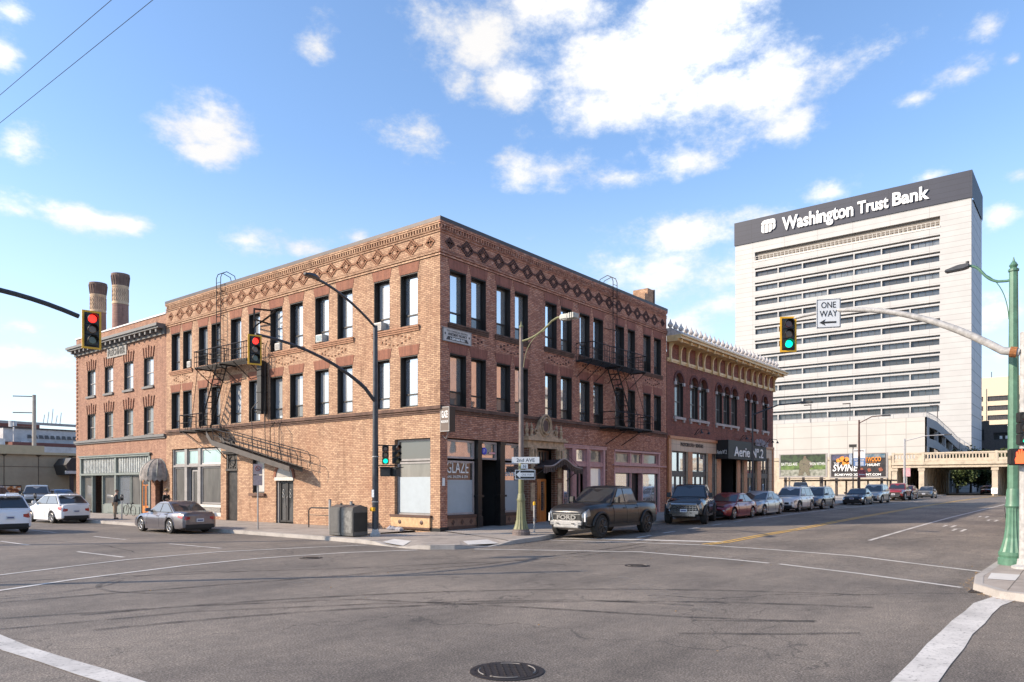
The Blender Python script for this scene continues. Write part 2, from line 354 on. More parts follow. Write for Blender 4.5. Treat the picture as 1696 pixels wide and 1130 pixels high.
corner = [(-4.9, 62), (-4.9, 1.6), (-5.05, -.6), (-5.3, -2.3), (-5.5, -3.7), (-5.35, -4.7), (-4.8, -5.3), (-3.8, -5.5), (-2, -5.55)]
east = [(0, -5.45), (1.2, -5.15), (2.3, -4.7), (4, -4.6)] + [(x, -4.6) for x in range(6, 107, 2)]
def ramp_z(x, y):      # the two kerb ramps at the corner and the driveway by the lot
    d1 = math.hypot((x + 5.4), (y + 2.9)) / 1.5; d2 = math.hypot((x + 3.2), (y + 5.5)) / 1.5
    d3 = abs(y - 41) / 5 if x < -4 else 9
    return .15 * max(0, min(1, 1.35 * min(d1, d2, d3) - .25)) if min(d1, d2, d3) < 1.3 else .15
g = G()
for i in range(len(corner) - 1):
    (x0, y0), (x1, y1) = corner[i], corner[i + 1]
    k = max(1, int(math.hypot(x1 - x0, y1 - y0) / .5)) if i < 1 else 4
    for j in range(k):
        a = (x0 + (x1 - x0) * j / k, y0 + (y1 - y0) * j / k); c_ = (x0 + (x1 - x0) * (j + 1) / k, y0 + (y1 - y0) * (j + 1) / k)
        inn = [(.3, a[1]) if i == 0 else (.3 - .0, .2), (.3, c_[1]) if i == 0 else (.3, .2)]
        if i == 0:
            for s0, s1 in ((0, .3), (.3, 1)):
                P = lambda q, e, s: (q[0] + (e[0] - q[0]) * s, q[1] + (e[1] - q[1]) * s)
                A, B, C_, D_ = P(a, inn[0], s0), P(c_, inn[1], s0), P(c_, inn[1], s1), P(a, inn[0], s1)
                g.quad(*[(q[0], q[1], (.15 if q in (C_, D_) or s0 else ramp_z(*q)) ) for q in (A, B, C_, D_)])
        else:
            P = lambda q, s: (q[0] + (.3 - q[0]) * s, q[1] + (.2 - q[1]) * s)
            for s0, s1 in ((0, .25), (.25, 1)):
                ps = [P(a, s0), P(c_, s0)] + ([P(c_, s1), P(a, s1)] if s1 < 1 else [P(c_, 1)])
                g.quad(*[(q[0], q[1], ramp_z(*q) if (s0 == 0 and kk < 2) else .15) for kk, q in enumerate(ps)])
prev = (-2, -5.55)
g.quad((-2, -5.55, .15), (.3, -5.37, .15 + gz(.3, -4.6)), (.3, .2, .15 + gz(.3, -4.6)))
prev = (.3, -5.37)
for q in east[1:]:
    g.quad((prev[0], prev[1], .15 + gz(prev[0], -4.6)), (q[0], q[1], .15 + gz(q[0], -4.6)), (q[0], .5, .15 + gz(q[0], -4.6)), (prev[0], .5, .15 + gz(prev[0], -4.6))); prev = q
struct(g, 'pavement', PAVE)
def kerb(line, side, name, base=.15, ramped=True):
    g = G(); pts = []
    for i in range(len(line) - 1):
        (x0, y0), (x1, y1) = line[i], line[i + 1]; k = max(1, int(math.hypot(x1 - x0, y1 - y0) / .5))
        pts += [(x0 + (x1 - x0) * j / k, y0 + (y1 - y0) * j / k) for j in range(k)]
    pts.append(line[-1]); sec = []
    for i, p in enumerate(pts):
        a = pts[max(0, i - 1)]; b = pts[min(len(pts) - 1, i + 1)]; d = Vector((b[0] - a[0], b[1] - a[1])).normalized(); nx, ny = -d.y * side, d.x * side
        zt = (ramp_z(*p) if ramped else base) + (gz(p[0], -4.6) if p[0] > -3 else 0) + .006; zt = max(zt, gz(*p) + .012)
        sec.append([(p[0] - nx * .02, p[1] - ny * .02, gz(*p) - .05), (p[0], p[1], zt - .012), (p[0] + nx * .02, p[1] + ny * .02, zt), (p[0] + nx * .17, p[1] + ny * .17, zt), (p[0] + nx * .17, p[1] + ny * .17, zt - .1)])
    for s, e in zip(sec, sec[1:]):
        for k in range(4): g.quad(s[k], s[k + 1], e[k + 1], e[k])
    return struct(g, name, KERB)
kerb(corner + east, 1, 'kerb')
south = [(100, -20.45), (40, -20.4), (10, -20.35), (0, -20.3), (-3.6, -20.2), (-5.2, -20.35), (-6.2, -20.9), (-6.6, -21.8), (-6.7, -24), (-6.7, -60)]
g = G()
for (x0, y0), (x1, y1) in zip(south, south[1:]):
    if x0 > -3.6: 
        k = max(1, int(abs(x1 - x0) / 2))
        for j in range(k):
            a = x0 + (x1 - x0) * j / k; c_ = x0 + (x1 - x0) * (j + 1) / k; ya = y0 + (y1 - y0) * j / k; yc = y0 + (y1 - y0) * (j + 1) / k
            g.quad((a, ya, .15 + gz(a, -20)), (c_, yc, .15 + gz(c_, -20)), (c_, -27, .15 + gz(c_, -20)), (a, -27, .15 + gz(a, -20)))
    else: g.quad((x0, y0, .15), (x1, y1, .15), (-3.6, -27, .15))
g.quad((-6.7, -24, .149), (-3.6, -27, .149), (-3.6, -60, .149), (-6.7, -60, .149))
struct(g, 'pavement', PAVE)
kerb(south, 1, 'kerb', ramped=False)

def paintmat(name, col):
    m, t, b = newmat(name); p = nn(t, 'ShaderNodeTexCoord').outputs['Object']
    w = ramp(t, noise_out(t, p, 14, 6, .8), [(.34, (0, 0, 0)), (.46, (1, 1, 1))])
    w2 = ramp(t, noise_out(t, p, 1.1, 4, .6), [(.3, (.55, .55, .55)), (.6, (1, 1, 1))])
    t.links.new(mixc(t, mth(t, 'MULTIPLY', w, w2), (.14, .13, .12), col), b.inputs['Base Color']); b.inputs['Roughness'].default_value = .7
    MATS[name] = m; return m
WP = paintmat('white_road_paint', (.60, .57, .53)); YP = paintmat('yellow_road_paint', (.72, .42, .06))
def strip(g, pts, w, lift=.009):
    ps = []
    for (a, b) in zip(pts, pts[1:]):
        k = max(1, int(math.hypot(b[0] - a[0], b[1] - a[1]) / .9)); ps += [(a[0] + (b[0] - a[0]) * j / k, a[1] + (b[1] - a[1]) * j / k) for j in range(k)]
    ps.append(pts[-1]); L = []
    for i, p in enumerate(ps):
        a = ps[max(0, i - 1)]; b = ps[min(len(ps) - 1, i + 1)]; d = Vector((b[0] - a[0], b[1] - a[1])).normalized()
        ww = w / 2 * (1 + .06 * math.sin(i * 2.7)); L.append(((p[0] - d.y * ww, p[1] + d.x * ww), (p[0] + d.y * ww, p[1] - d.x * ww)))
    for s, e in zip(L, L[1:]): g.quad(*[(q[0], q[1], gz(*q) + lift) for q in (s[0], s[1], e[1], e[0])])
g = G()
strip(g, [(-17.2, -1.6), (-13.21, -.1), (-10.34, .1), (-7.6, -.7), (-5.45, -1.6)], .14)
strip(g, [(-18.2, -4.7), (-16.06, -3.78), (-13.1, -3.0), (-10.66, -2.8), (-7.8, -3.35), (-5.75, -4.5)], .15)
strip(g, [(-4.3, -5.75), (-2.9, -8.4), (-1.85, -10.8), (-2.3, -14), (-2.61, -15.2)], .15); strip(g, [(-2.64, -15.5), (-3.6, -17.8), (-4.9, -20.1)], .15)
strip(g, [(.2, -5.7), (.9, -8.5), (1.35, -11.5), (1.1, -14), (.6, -16.6), (-1.4, -20.1)], .15)
strip(g, [(1.2, -5.6), (2.1, -8.6), (2.75, -11.7)], .38)                   # stop bar
strip(g, [(-19.5, -9.4), (-19.55, -11), (-19.4, -14.2), (-19.3, -17)], .30)
strip(g, [(-5.9, -21.0), (-7.2, -20.78), (-10.5, -20.72), (-13.9, -20.75), (-17.5, -20.8)], .42)
strip(g, [(-13.1, 3.8), (-13.0, .7)], .12); strip(g, [(-9.65, 4.6), (-9.5, 1.3)], .12)
for y in (8, 15, 22, 29, 36, 43): strip(g, [(-13.1, y + 3), (-13.1, y)], .12); strip(g, [(-9.7, y + 3), (-9.7, y)], .12)
strip(g, [(18, -7.45), (38, -7.2), (55, -8.0), (72, -8.3)], .14)
for x in (2.9, 5.4, 8.2, 11.2, 14.4): strip(g, [(x, -8.2 + .05 * x), (x + 1.2, -8.17 + .05 * x)], .13)
strip(g, [(34, -6.5), (38, -6.6)], .12); strip(g, [(38, -6.1), (42, -6.2)], .12)
strip(g, [(6.07, -15.87), (20, -15.93), (52, -16.2), (100, -16.6)], .14)
for x, y in ((13, -17.9), (15.5, -17.2), (22, -18.3), (26, -17.5), (30, -18.6)):      # worn bus-lane letters
    strip(g, [(x, y), (x + 1.6, y)], .12); strip(g, [(x + .3, y + .35), (x + 1.5, y + .35)], .1); strip(g, [(x + 1.6, y + .05), (x + 1.6, y + .5)], .12)
struct(g, 'lane_markings', WP)
def markmat(name, col, sc, lo, hi, amt):
    m, t, b = newmat(name); p = nn(t, 'ShaderNodeTexCoord').outputs['Object']; b.inputs['Base Color'].default_value = (*col, 1); b.inputs['Roughness'].default_value = .6
    tr = nn(t, 'ShaderNodeBsdfTransparent'); mx = nn(t, 'ShaderNodeMixShader'); f = ramp(t, noise_out(t, p, sc, 5, .75), [(lo, (0, 0, 0)), (hi, (1, 1, 1))])
    t.links.new(mth(t, 'MULTIPLY', f, amt), mx.inputs[0]); t.links.new(tr.outputs[0], mx.inputs[1]); t.links.new(b.outputs[0], mx.inputs[2]); t.links.new(mx.outputs[0], t.nodes['Material Output'].inputs[0]); return m
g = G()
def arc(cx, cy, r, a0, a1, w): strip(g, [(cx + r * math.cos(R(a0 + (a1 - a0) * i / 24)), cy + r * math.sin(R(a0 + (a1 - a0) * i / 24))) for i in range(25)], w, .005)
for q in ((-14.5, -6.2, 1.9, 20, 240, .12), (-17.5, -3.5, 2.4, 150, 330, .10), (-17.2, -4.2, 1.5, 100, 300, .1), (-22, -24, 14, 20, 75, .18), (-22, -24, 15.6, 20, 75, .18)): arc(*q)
for ln, w in (([(-20, -7.9), (-18.9, -8.24), (-16.46, -9.41), (-13.94, -11.23), (-12.74, -14.1), (-11.75, -17.1), (-10.9, -18.8)], .16), ([(-19.5, -9.2), (-16.6, -10.1), (-14.1, -11.9), (-12.3, -13.6), (-11.3, -14.7), (-10.6, -16.6)], .14),  # dark streaks painted along the shadow lines of wires and poles
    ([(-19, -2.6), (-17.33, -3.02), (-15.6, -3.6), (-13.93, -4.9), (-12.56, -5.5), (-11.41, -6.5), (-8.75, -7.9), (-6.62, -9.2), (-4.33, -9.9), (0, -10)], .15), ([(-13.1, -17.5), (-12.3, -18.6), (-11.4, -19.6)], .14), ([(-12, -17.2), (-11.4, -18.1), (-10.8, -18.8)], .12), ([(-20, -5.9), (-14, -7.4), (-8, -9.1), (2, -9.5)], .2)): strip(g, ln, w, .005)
struct(g, 'tyre_marks_and_painted_shadows', markmat('tyre_and_painted_shadow', (.030, .027, .025), 1.6, .34, .66, .5))
g = G()
for pts in ([(-5.3, -20.7), (-7.4, -18.6), (-8.2, -17.5), (-9.6, -16.6), (-10.0, -15.1)], [(3, -13), (6, -14.6), (7.4, -16.8), (10, -18), (10.6, -20.2)], [(-12, 2), (-11.4, 6), (-11.9, 11)], [(-8, -6.5), (-6.2, -8.5), (-6.6, -11.2), (-4.4, -13)]):
    fine_ = []
    for (a, b) in zip(pts, pts[1:]): fine_ += [(a[0] + (b[0] - a[0]) * k / 6 + rnd.gauss(0, .06), a[1] + (b[1] - a[1]) * k / 6 + rnd.gauss(0, .06)) for k in range(6)]
    strip(g, fine_, .045, .006)
struct(g, 'sealed_cracks', markmat('tar_seal', (.022, .02, .02), 6, .36, .58, .7))
g = G()
for (x, y, w, h, a) in ((-3.2, -9.6, 2.6, .7, .1), (-9, -14.5, 3.4, .5, .9), (-12.5, -8.5, 1.6, .4, .2), (-1, -14.5, 2.2, .6, -.6), (-11, -1.8, 2.4, .35, .1)):
    g.quad(*[(x + w * math.cos(q) * math.cos(a) - h * math.sin(q) * math.sin(a), y + w * math.cos(q) * math.sin(a) + h * math.sin(q) * math.cos(a), gz(x, y) + .007 + .0) for q in [k * .5236 for k in range(12)]])
struct(g, 'pale_patches', markmat('pale_patch', (.34, .30, .26), 2.2, .45, .72, .5))  # pale, noise-broken ellipses laid over the asphalt
g = G()
for d in (-.13, .13): strip(g, [(1.6, -11.5 + d), (2.84, -11.76 + d), (9.92, -12.0 + d), (30, -11.75 + d), (48, -11.4 + d), (72, -11.3 + d), (110, -11.3 + d)], .11)
struct(g, 'centre_line', YP)
M('pale_pad', (.55, .53, .50), .8, var=.08)
for q0, q1 in (((-5.45, -3.4), (-5.22, -2.0)), ((-4.2, -5.44), (-2.6, -5.54))):
    g = G(); P = lambda q, s: (q[0] + (.3 - q[0]) * s, q[1] + (.2 - q[1]) * s, ramp_z(*q) * (1 - s / .25) + .15 * s / .25 + .012)
    g.quad(P(q0, .03), P(q1, .03), P(q1, .2), P(q0, .2)); struct(g, 'ramp_pad', MATS['pale_pad'])
g = G(); g.quad(*[(x, y, .158) for x, y in ((-4.2, -21.0), (-2.9, -21.0), (-2.9, -20.45), (-4.2, -20.5))]); struct(g, 'ramp_pad', MATS['pale_pad'])
# parking lot beyond the arched building, and the one beyond the north building
g = G(); g.quad((42.6, .5, .62), (104, .5, .66), (104, 60, .66), (42.6, 60, .62)); struct(g, 'parking_lot', LOT)
g = G(); g.quad((-4.7, 38.6, .155), (60, 38.6, .155), (60, 61.5, .155), (-4.7, 61.5, .155)); struct(g, 'parking_lot', concrete('lot_asphalt', (.15, .14, .13), 0))
# manholes and drain
IRON = M('cast_iron', (.045, .037, .035), .55, .6, var=.3, sc=30, bmp=.5, bsc=90); CHALK = M('worn_iron_edge', (.22, .20, .18), .6, .4)
def manhole(x, y, r, label):
    t = thing('manhole_cover', label, 'manhole cover', (x, y, gz(x, y)))
    z = gz(x, y); G().lathe(x, y, [(z - .03, r), (z + .008, r), (z + .010, r - .01), (z + .010, r * .86), (z + .004, r * .85)], 40).obj('frame', IRON, t)
    g = G().lathe(x, y, [(z, r * .84), (z + .012, r * .84)], 40)
    for i in range(-6, 7):
        for j in range(-6, 7):
            if math.hypot(i, j) < 6.2 and (i + j) % 2: g.box(x + i * r * .125 - .012, x + i * r * .125 + .012, y + j * r * .125 - .012, y + j * r * .125 + .012, z + .011, z + .018)
    g.obj('lid', IRON, t)
    g = G()
    for a0, a1 in ((1.9, 2.9), (4.9, 6.1), (.2, .9), (3.2, 4.2)):
        k = 14; ps = [(x + math.cos(a0 + (a1 - a0) * i / k) * r * .76, y + math.sin(a0 + (a1 - a0) * i / k) * r * .76) for i in range(k + 1)]
        for p, q in zip(ps, ps[1:]): g.tube([(p[0], p[1], z + .014), (q[0], q[1], z + .014)], .008, 4)
    g.obj('rim_line', CHALK, t)
manhole(-16.39, -16.89, .44, 'large dark round manhole cover in the near roadway at the bottom centre')
manhole(-9.6, -3.9, .34, 'small worn manhole cover between the crosswalk line and the corner')
manhole(-5.4, -12.6, .34, 'dark manhole cover in the middle of the junction, right of centre')
g = G()
for i in range(9): g.box(-5.6 + i * .11, -5.55 + i * .11, -20.75 - i * .02, -20.3, .002, .02)
tag(g.obj('drain_grate', IRON, loc=(-5.2, -20.5, 0)), 'iron drain grate in the gutter at the green lamp post corner', 'drain grate')
# leaf litter in the gutter
g = G()
for i in range(110):
    x = rnd.uniform(-6.6, -1.5); y = -20.1 - .06 * x * rnd.random() * 0 + rnd.gauss(0, .06) - (0 if x > -4.6 else (abs(x + 4.6) ** 1.6) * .35); s = rnd.uniform(.012, .03); a = rnd.random() * 6
    g.quad(*[(x + s * math.cos(a + k * 1.57), y + s * math.sin(a + k * 1.57), gz(x, y) + .012 + .01 * rnd.random()) for k in range(4)])
for i in range(26):
    x = rnd.uniform(-18, 2); y = rnd.uniform(-20, -6); s = .022; a = rnd.random() * 6
    g.quad(*[(x + s * math.cos(a + k * 1.57), y + s * math.sin(a + k * 1.57), gz(x, y) + .012 + .012 * (k % 2)) for k in range(4)])
tag(g.obj('fallen_leaves', M('dry_leaf', (.45, .26, .08), .8)), 'scattered dry yellow leaves on the road and gutter', 'leaves', kind='stuff')
# ------------------------------------------------------------------ the corner brick building
BR_L = brick('tan_brick', (.56, .36, .225), (.34, .195, .12), (.20, .115, .075), (.30, .135, .07), bw=.235, bh=.082, ms=.011, patch=.45)
BR_R = brick('red_brick', (.60, .29, .185), (.34, .14, .092), (.12, .06, .045), (.17, .068, .05), bw=.235, bh=.082, ms=.010, patch=.35, flecks=.6)
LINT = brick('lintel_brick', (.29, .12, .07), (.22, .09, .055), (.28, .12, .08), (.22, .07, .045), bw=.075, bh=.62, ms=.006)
LINT_R = brick('lintel_brick_shady', (.33, .13, .09), (.26, .10, .07), (.16, .07, .055), (.15, .055, .045), bw=.075, bh=.62, ms=.006)  # lintel copy for the shaded facade, its shade mixed into the colours
HEADER = M('dark_header_brick', (.28, .135, .075), .9, var=.25, sc=12); HEADER_R = M('dark_header_brick_shady', (.085, .042, .036), .9, var=.25, sc=12)  # second header copy is darker, the facade's shade put into its colour
LIN = M('dark_window_lining', (.018, .014, .012), .6); SASH = M('dark_sash', (.03, .026, .024), .5)
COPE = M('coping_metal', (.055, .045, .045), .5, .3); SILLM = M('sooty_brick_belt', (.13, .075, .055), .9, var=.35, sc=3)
GL = [glass('pane_blind_a', (.37, .385, .40), .22), glass('pane_blind_b', (.28, .30, .32), .28), glass('pane_sky', (.20, .22, .25), .42)]
GR = [glass('pane_street_a', (.22, .22, .23), .55), glass('pane_street_b', (.10, .10, .11), .6), glass('pane_street_c', (.30, .29, .28), .45)]
GD = glass('dark_pane', (.022, .022, .022), .05); GDL = glass('dusty_pane', (.10, .094, .085), .05, var=.35, sc=2)
GFROST = glass('frosted_pane', (.40, .47, .52), .12, .25, var=.08); GAQ = glass('aqua_transom_pane', (.38, .55, .53), .15, .2)
WHITEF = M('cream_frame', (.60, .57, .52), .5, var=.15, sc=6); GREYF = M('grey_frame', (.30, .28, .265), .5, var=.15); 
BLACKP = M('black_paint', (.015, .014, .014), .35, var=.2); STEELB = M('black_steel', (.022, .019, .018), .55, .2, var=.4, sc=10)
def win(xf, th, u0, u1, z0, z1, pane, lining=LIN, sash=SASH, d=.34, rail=.42, name='window', w=0., depthvar=None):
    g = G(xf); t = .055
    # lining: thin boards on the reveals
    g.box(u0 + .002, u0 + .03, w - d, w - .012, z0 + .002, z1 - .002); g.box(u1 - .03, u1 - .002, w - d, w - .012, z0 + .002, z1 - .002); g.box(u0 + .03, u1 - .03, w - d, w - .012, z1 - .05, z1 - .002); g.box(u0 + .03, u1 - .03, w - d, w - .05, z0 + .002, z0 + .05)
    f = g.obj(name, lining, th)
    g = G(xf); a, b, c, e = u0 + .03, u1 - .03, z0 + .05, z1 - .05; zm = c + (e - c) * rail
    ring(g, a, b, c, e, w - d + .02, w - d + .075, t)
    if rail: g.box(a + t, b - t, w - d + .022, w - d + .09, zm - .03, zm + .03)
    g.obj('sash', sash, f)
    if rail and z0 > 5.5 and z1 < 12 and depthvar:
        G(xf).box(a + t * .5, b - t * .5, w - d + .0, w - d + .035, zm, e - t * .5).obj('pane', pane, f); G(xf).box(a + t * .5, b - t * .5, w - d + .0, w - d + .035, c + t * .5, zm - .001).obj('pane', rnd.choice(depthvar), f)
    else: G(xf).box(a + t * .5, b - t * .5, w - d + .0, w - d + .035, c + t * .5, e - t * .5).obj('pane', pane, f)
    return f
H2, H3 = (5.70, 8.03), (9.36, 11.74)
LW = [(1.38, 2.52), (3.22, 4.32), (5.87, 7.03), (7.70, 8.82), (9.83, 10.97), (11.62, 12.76), (13.72, 14.83), (15.59, 16.69), (17.80, 18.79), (19.20, 20.24), (21.05, 22.12), (22.49, 23.56)]
RW = [(.61, 1.71), (2.03, 3.09), (3.85, 4.92), (5.26, 6.35), (7.81, 8.88), (9.24, 10.31), (11.07, 12.12), (12.51, 13.57), (14.93, 16.0), (16.41, 17.35), (18.40, 19.41), (19.82, 20.84)]
LEN_L, LEN_R, TOP = 24.2, 21.6, 13.72
bld = thing('brick_building', 'three storey tan and red brick corner building with diamond frieze and shops below', 'building', (0, 0, 0))
openL = [(a, b, *H2) for a, b in LW] + [(a, b, *H3) for a, b in LW]
openR = [(a, b, *H2) for a, b in RW] + [(a, b, *H3) for a, b in RW]
shopL = [(.60, 2.90, .80, 4.27), (10.66, 12.24, .15, 2.55), (13.30, 14.44, 1.74, 3.76), (15.98, 17.16, .15, 4.30), (17.75, 23.48, .33, 4.44)]
shopR = [(.46, 5.98, .15, 4.28), (6.05, 9.0, .15, 4.28), (9.42, 13.95, .15, 4.42), (14.80, 20.72, .15, 4.32)]
g = G(LF); wall(g, 0, LEN_L, -.1, TOP, openL + shopL, .42); g.obj('wall', BR_L, bld)
g = G(RF); wall(g, 0, LEN_R, -.1, TOP, openR + shopR, .42); g.obj('wall', BR_R, bld)
g = G(); g.quad((0, LEN_L, -.1), (LEN_R, LEN_L, -.1), (LEN_R, LEN_L, TOP), (0, LEN_L, TOP)); g.quad((LEN_R, 0, -.1), (LEN_R, LEN_L, -.1), (LEN_R, LEN_L, TOP), (LEN_R, 0, TOP)); g.obj('back_wall', BR_R, bld)
g = G(); g.box(.45, LEN_R - .4, .45, LEN_L - .4, TOP - .6, TOP - .5); g.obj('roof', M('roof_felt', (.08, .08, .08), .9), bld)
g = G(); g.box(.6, LEN_R - .4, .6, LEN_L - .4, 4.9, 5.1); g.box(.6, LEN_R - .4, .6, LEN_L - .4, 8.6, 8.8); g.box(2.6, 2.8, 2.6, LEN_L - .5, .1, TOP - .7); g.box(2.8, LEN_R - .5, 2.6, 2.8, .1, TOP - .7)
g.obj('inner_structure', M('dim_plaster', (.10, .09, .08), .9), bld)
g = G(); e = .07
g.box(-e - .03, LEN_R, -e - .03, .35, TOP, TOP + .16); g.box(-e - .03, .35, .35, LEN_L, TOP, TOP + .16); g.box(LEN_R - .35, LEN_R, .35, LEN_L, TOP, TOP + .12); g.box(.35, LEN_R - .35, LEN_L - .35, LEN_L, TOP, TOP + .12)
g.obj('coping', COPE, bld)
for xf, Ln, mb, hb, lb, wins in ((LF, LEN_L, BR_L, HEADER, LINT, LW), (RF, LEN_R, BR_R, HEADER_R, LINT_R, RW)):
    s0 = -.09 if xf is LF else -.0
    g = G(xf)     # string courses and cornice steps
    for z0, z1, w in ((12.22, 12.30, .05), (12.34, 12.42, .075), (12.45, 12.50, .05), (13.24, 13.30, .04), (13.34, 13.385, .06), (13.555, 13.63, .075), (13.63, 13.715, .10)):
        g.box(-w if xf is RF else 0, Ln, 0, w, z0, z1)
    k = 0; u = .0
    while u < Ln - .1: g.box(u, u + .085, 0, .065, 13.40, 13.55); u += .175
    g.obj('cornice', mb, bld)
    g = G(xf)
    for z0, z1, w in ((5.33, 5.38, .035), (5.42, 5.47, .05), (5.51, 5.66, .10)): g.box(-w if xf is RF else 0, Ln, 0, w, z0, z1)
    g.obj('belt_course', SILLM, bld)
    g = G(xf); g2 = G(xf)
    pr = list(zip(wins[::2], wins[1::2]))
    for (a, b), (c, d) in pr:
        if xf is LF and 9 < a < 17: pairs = [(a, b), (c, d)] if a > 12 else [(a, d)]
        else: pairs = [(a, d)]
        for p, q in pairs:
            for j, w in enumerate((.05, .08, .11)): g.box(p - .12, q + .12, 0, w, 9.10 + j * .085, 9.175 + j * .085)
        m = (a + d) / 2
        for j in range(4):
            for s in (-1, 1):
                for dz in (-1, 1):
                    g2.box(m + s * (.14 + j * .26) - .06, m + s * (.14 + j * .26) + .04, 0, .03, 8.82 + dz * (.21 - j * .06) - .03, 8.82 + dz * (.21 - j * .06) + .03)
    n_d = int((Ln - 1.0) / 1.12)
    for i in range(n_d + 1):
        m = .62 + i * (Ln - 1.2) / n_d; small = i in (0, n_d); r = .21 if small else .34
        steps = 3 if small else 5
        for j in range(-steps, steps + 1):
            hgt = r * (1 - abs(j) / (steps + .0)); x = m + j * (.42 if not small else .25) / steps
            for dz in ((-1, 1) if abs(j) < steps else (0,)):
                g2.box(x - .052, x + .048, 0, .035, 12.87 + dz * hgt - .04, 12.87 + dz * hgt + .04)
            if abs(j) <= steps - 2:
                for dz in (-1, 1): g2.box(x - .052, x + .048, 0, .028, 12.87 + dz * (hgt - .14) * .9 - .035, 12.87 + dz * (hgt - .14) * .9 + .035)
        if i < n_d:
            g2.box(m + .46, m + .66, 0, .03, 12.83, 12.91)
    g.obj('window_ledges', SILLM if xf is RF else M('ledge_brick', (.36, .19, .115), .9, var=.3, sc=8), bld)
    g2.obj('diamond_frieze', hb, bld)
    for fl, H in enumerate((H2, H3)):
        for i, (a, b) in enumerate(wins):
            pool = GL if xf is LF else GR
            f = win(xf, bld, a, b, *H, pool[rnd.choice((0, 0, 1, 2) if xf is LF else (0, 1, 2, 2))], rail=rnd.choice((.22, .25, .28)), depthvar=(GL[1], GL[2], GDL, pool[0]) if xf is LF else (GD, GDL, GR[0], GR[1]))
            z = H[1]; G(xf).prism([(a - .02, z), (b + .02, z), (b + .13, z + .46), (a - .13, z + .46)], 0.001, .014, 'y').obj('lintel', lb, f)
# ---- ground floor, left facade
def frame_win(xf, th, a, b, c, d, pane, fmat, t=.09, w=-.22, name='shop_window', label=None):
    g = G(xf); ring(g, a, b, c, d, w - .06, w + .05, t); f = g.obj(name, fmat, th, label=label)
    G(xf).box(a + t * .6, b - t * .6, w - .03, w, c + t * .6, d - t * .6).obj('pane', pane, f); return f
TILE = M('tan_glazed_tile', (.55, .36, .19), .4, var=.2, sc=7, coat=.3); TILED = M('dark_tile', (.10, .05, .035), .4, coat=.3)
frame_win(LF, bld, .62, 2.88, 3.28, 4.25, GD, GREYF); frame_win(LF, bld, .62, 2.88, .82, 3.24, GDL, GREYF)
G(LF).box(.72, 2.78, -.245, -.20, .93, 2.55).obj('window_film', M('frosted_film', (.38, .43, .46), .5, var=.05), bld)
g = G(LF); g.box(.55, 3.05, .0, .10, .30, .74); g.obj('tile_panel', TILE, bld)
g = G(LF); g.box(.5, 3.1, .0, .13, .74, .85); g.box(.55, 3.05, .0, .12, .22, .30); g.obj('tile_border', TILED, bld)
for u in (1.05, 2.45): G(LF).lathe(0, 0, [(0, .10), (.02, .09), (.03, .04)], 14).obj('tile_boss', TILED, bld, local=True).matrix_local = Matrix.Translation((-.10, u, .52)) @ Matrix.Rotation(R(-90), 4, 'Y')
g = G(LF); g.box(-.0, .58, 0, .03, .14, .30); g.obj('plinth', BLACKP, bld)
# arched double door
def arch_pts(u0, u1, zs, n=14, r=None):
    m = (u0 + u1) / 2; r = (u1 - u0) / 2; return [(m + r * math.cos(math.pi * i / n), zs + r * math.sin(math.pi * i / n)) for i in range(n + 1)]
g = G(LF); A = arch_pts(10.66, 12.24, 2.55); g.prism(A, -.02, .012, 'y'); g.obj('arch_tympanum', GREYF, bld)
g = G(LF); O = arch_pts(10.5, 12.4, 2.55); I = arch_pts(10.68, 12.22, 2.55)
for i in range(14): g.add([(O[i][0], 0, O[i][1]), (O[i + 1][0], 0, O[i + 1][1]), (I[i + 1][0], 0, I[i + 1][1]), (I[i][0], 0, I[i][1])] + [(O[i][0], .05, O[i][1]), (O[i + 1][0], .05, O[i + 1][1]), (I[i + 1][0], .05, I[i + 1][1]), (I[i][0], .05, I[i][1])], [(4, 5, 6, 7), (0, 1, 5, 4), (3, 2, 6, 7)])
g.obj('arch_ring', LINT, bld)
g = G(LF); g.prism(arch_pts(10.85, 12.05, 2.62), .013, .03, 'y'); g.obj('fanlight', glass('fanlight_pane', (.50, .47, .42), .2), bld)
g = G(LF); g.box(10.62, 12.28, -.02, .06, 2.42, 2.60); g.obj('transom_beam', WHITEF, bld)
g = G(LF); g.box(10.66, 10.80, -.3, -.1, .15, 2.42); g.box(12.1, 12.24, -.3, -.1, .15, 2.42); g.obj('door_frame', GREYF, bld)
for a in (10.82, 11.46):
    f = frame_win(LF, bld, a, a + .62, .2, 2.4, GD, SASH, t=.1, w=-.2, name='door')
    G(LF).tube([(a + (.52 if a < 11 else .1), -.12, 1.0), (a + (.52 if a < 11 else .1), -.08, 1.1), (a + (.52 if a < 11 else .1), -.08, 1.5), (a + (.52 if a < 11 else .1), -.12, 1.6)], .015).obj('handle', GREYF, f)
    m = a + .31; g = G(LF)
    for zc in (1.62, 1.85): g.tube([(m + .07 * math.cos(k * .52), -.145, zc + .10 * math.sin(k * .52)) for k in range(13)], .014, 4)
    g.obj('white_emblem', WHITEF, f)
win(LF, bld, 13.30, 14.44, 1.74, 3.76, glass('papered_pane', (.55, .53, .49), .1), LIN, GREYF, d=.28, rail=.0)
G(LF).box(13.15, 14.6, 0, .16, 1.58, 1.72).obj('sill', SILLM, bld)
g = G(LF); g.box(15.98, 17.16, -.22, -.14, .15, 3.0); g.obj('black_door', M('scuffed_black_door', (.035, .03, .027), .45, var=.6, sc=3), bld)
g = G(LF); g.box(15.95, 17.2, -.14, .02, 3.0, 3.12); g.box(15.98, 17.16, -.22, -.05, 3.12, 4.05); g.box(15.85, 17.3, -.05, .22, 4.05, 4.16); g.box(15.9, 17.25, -.05, .14, 3.96, 4.05)
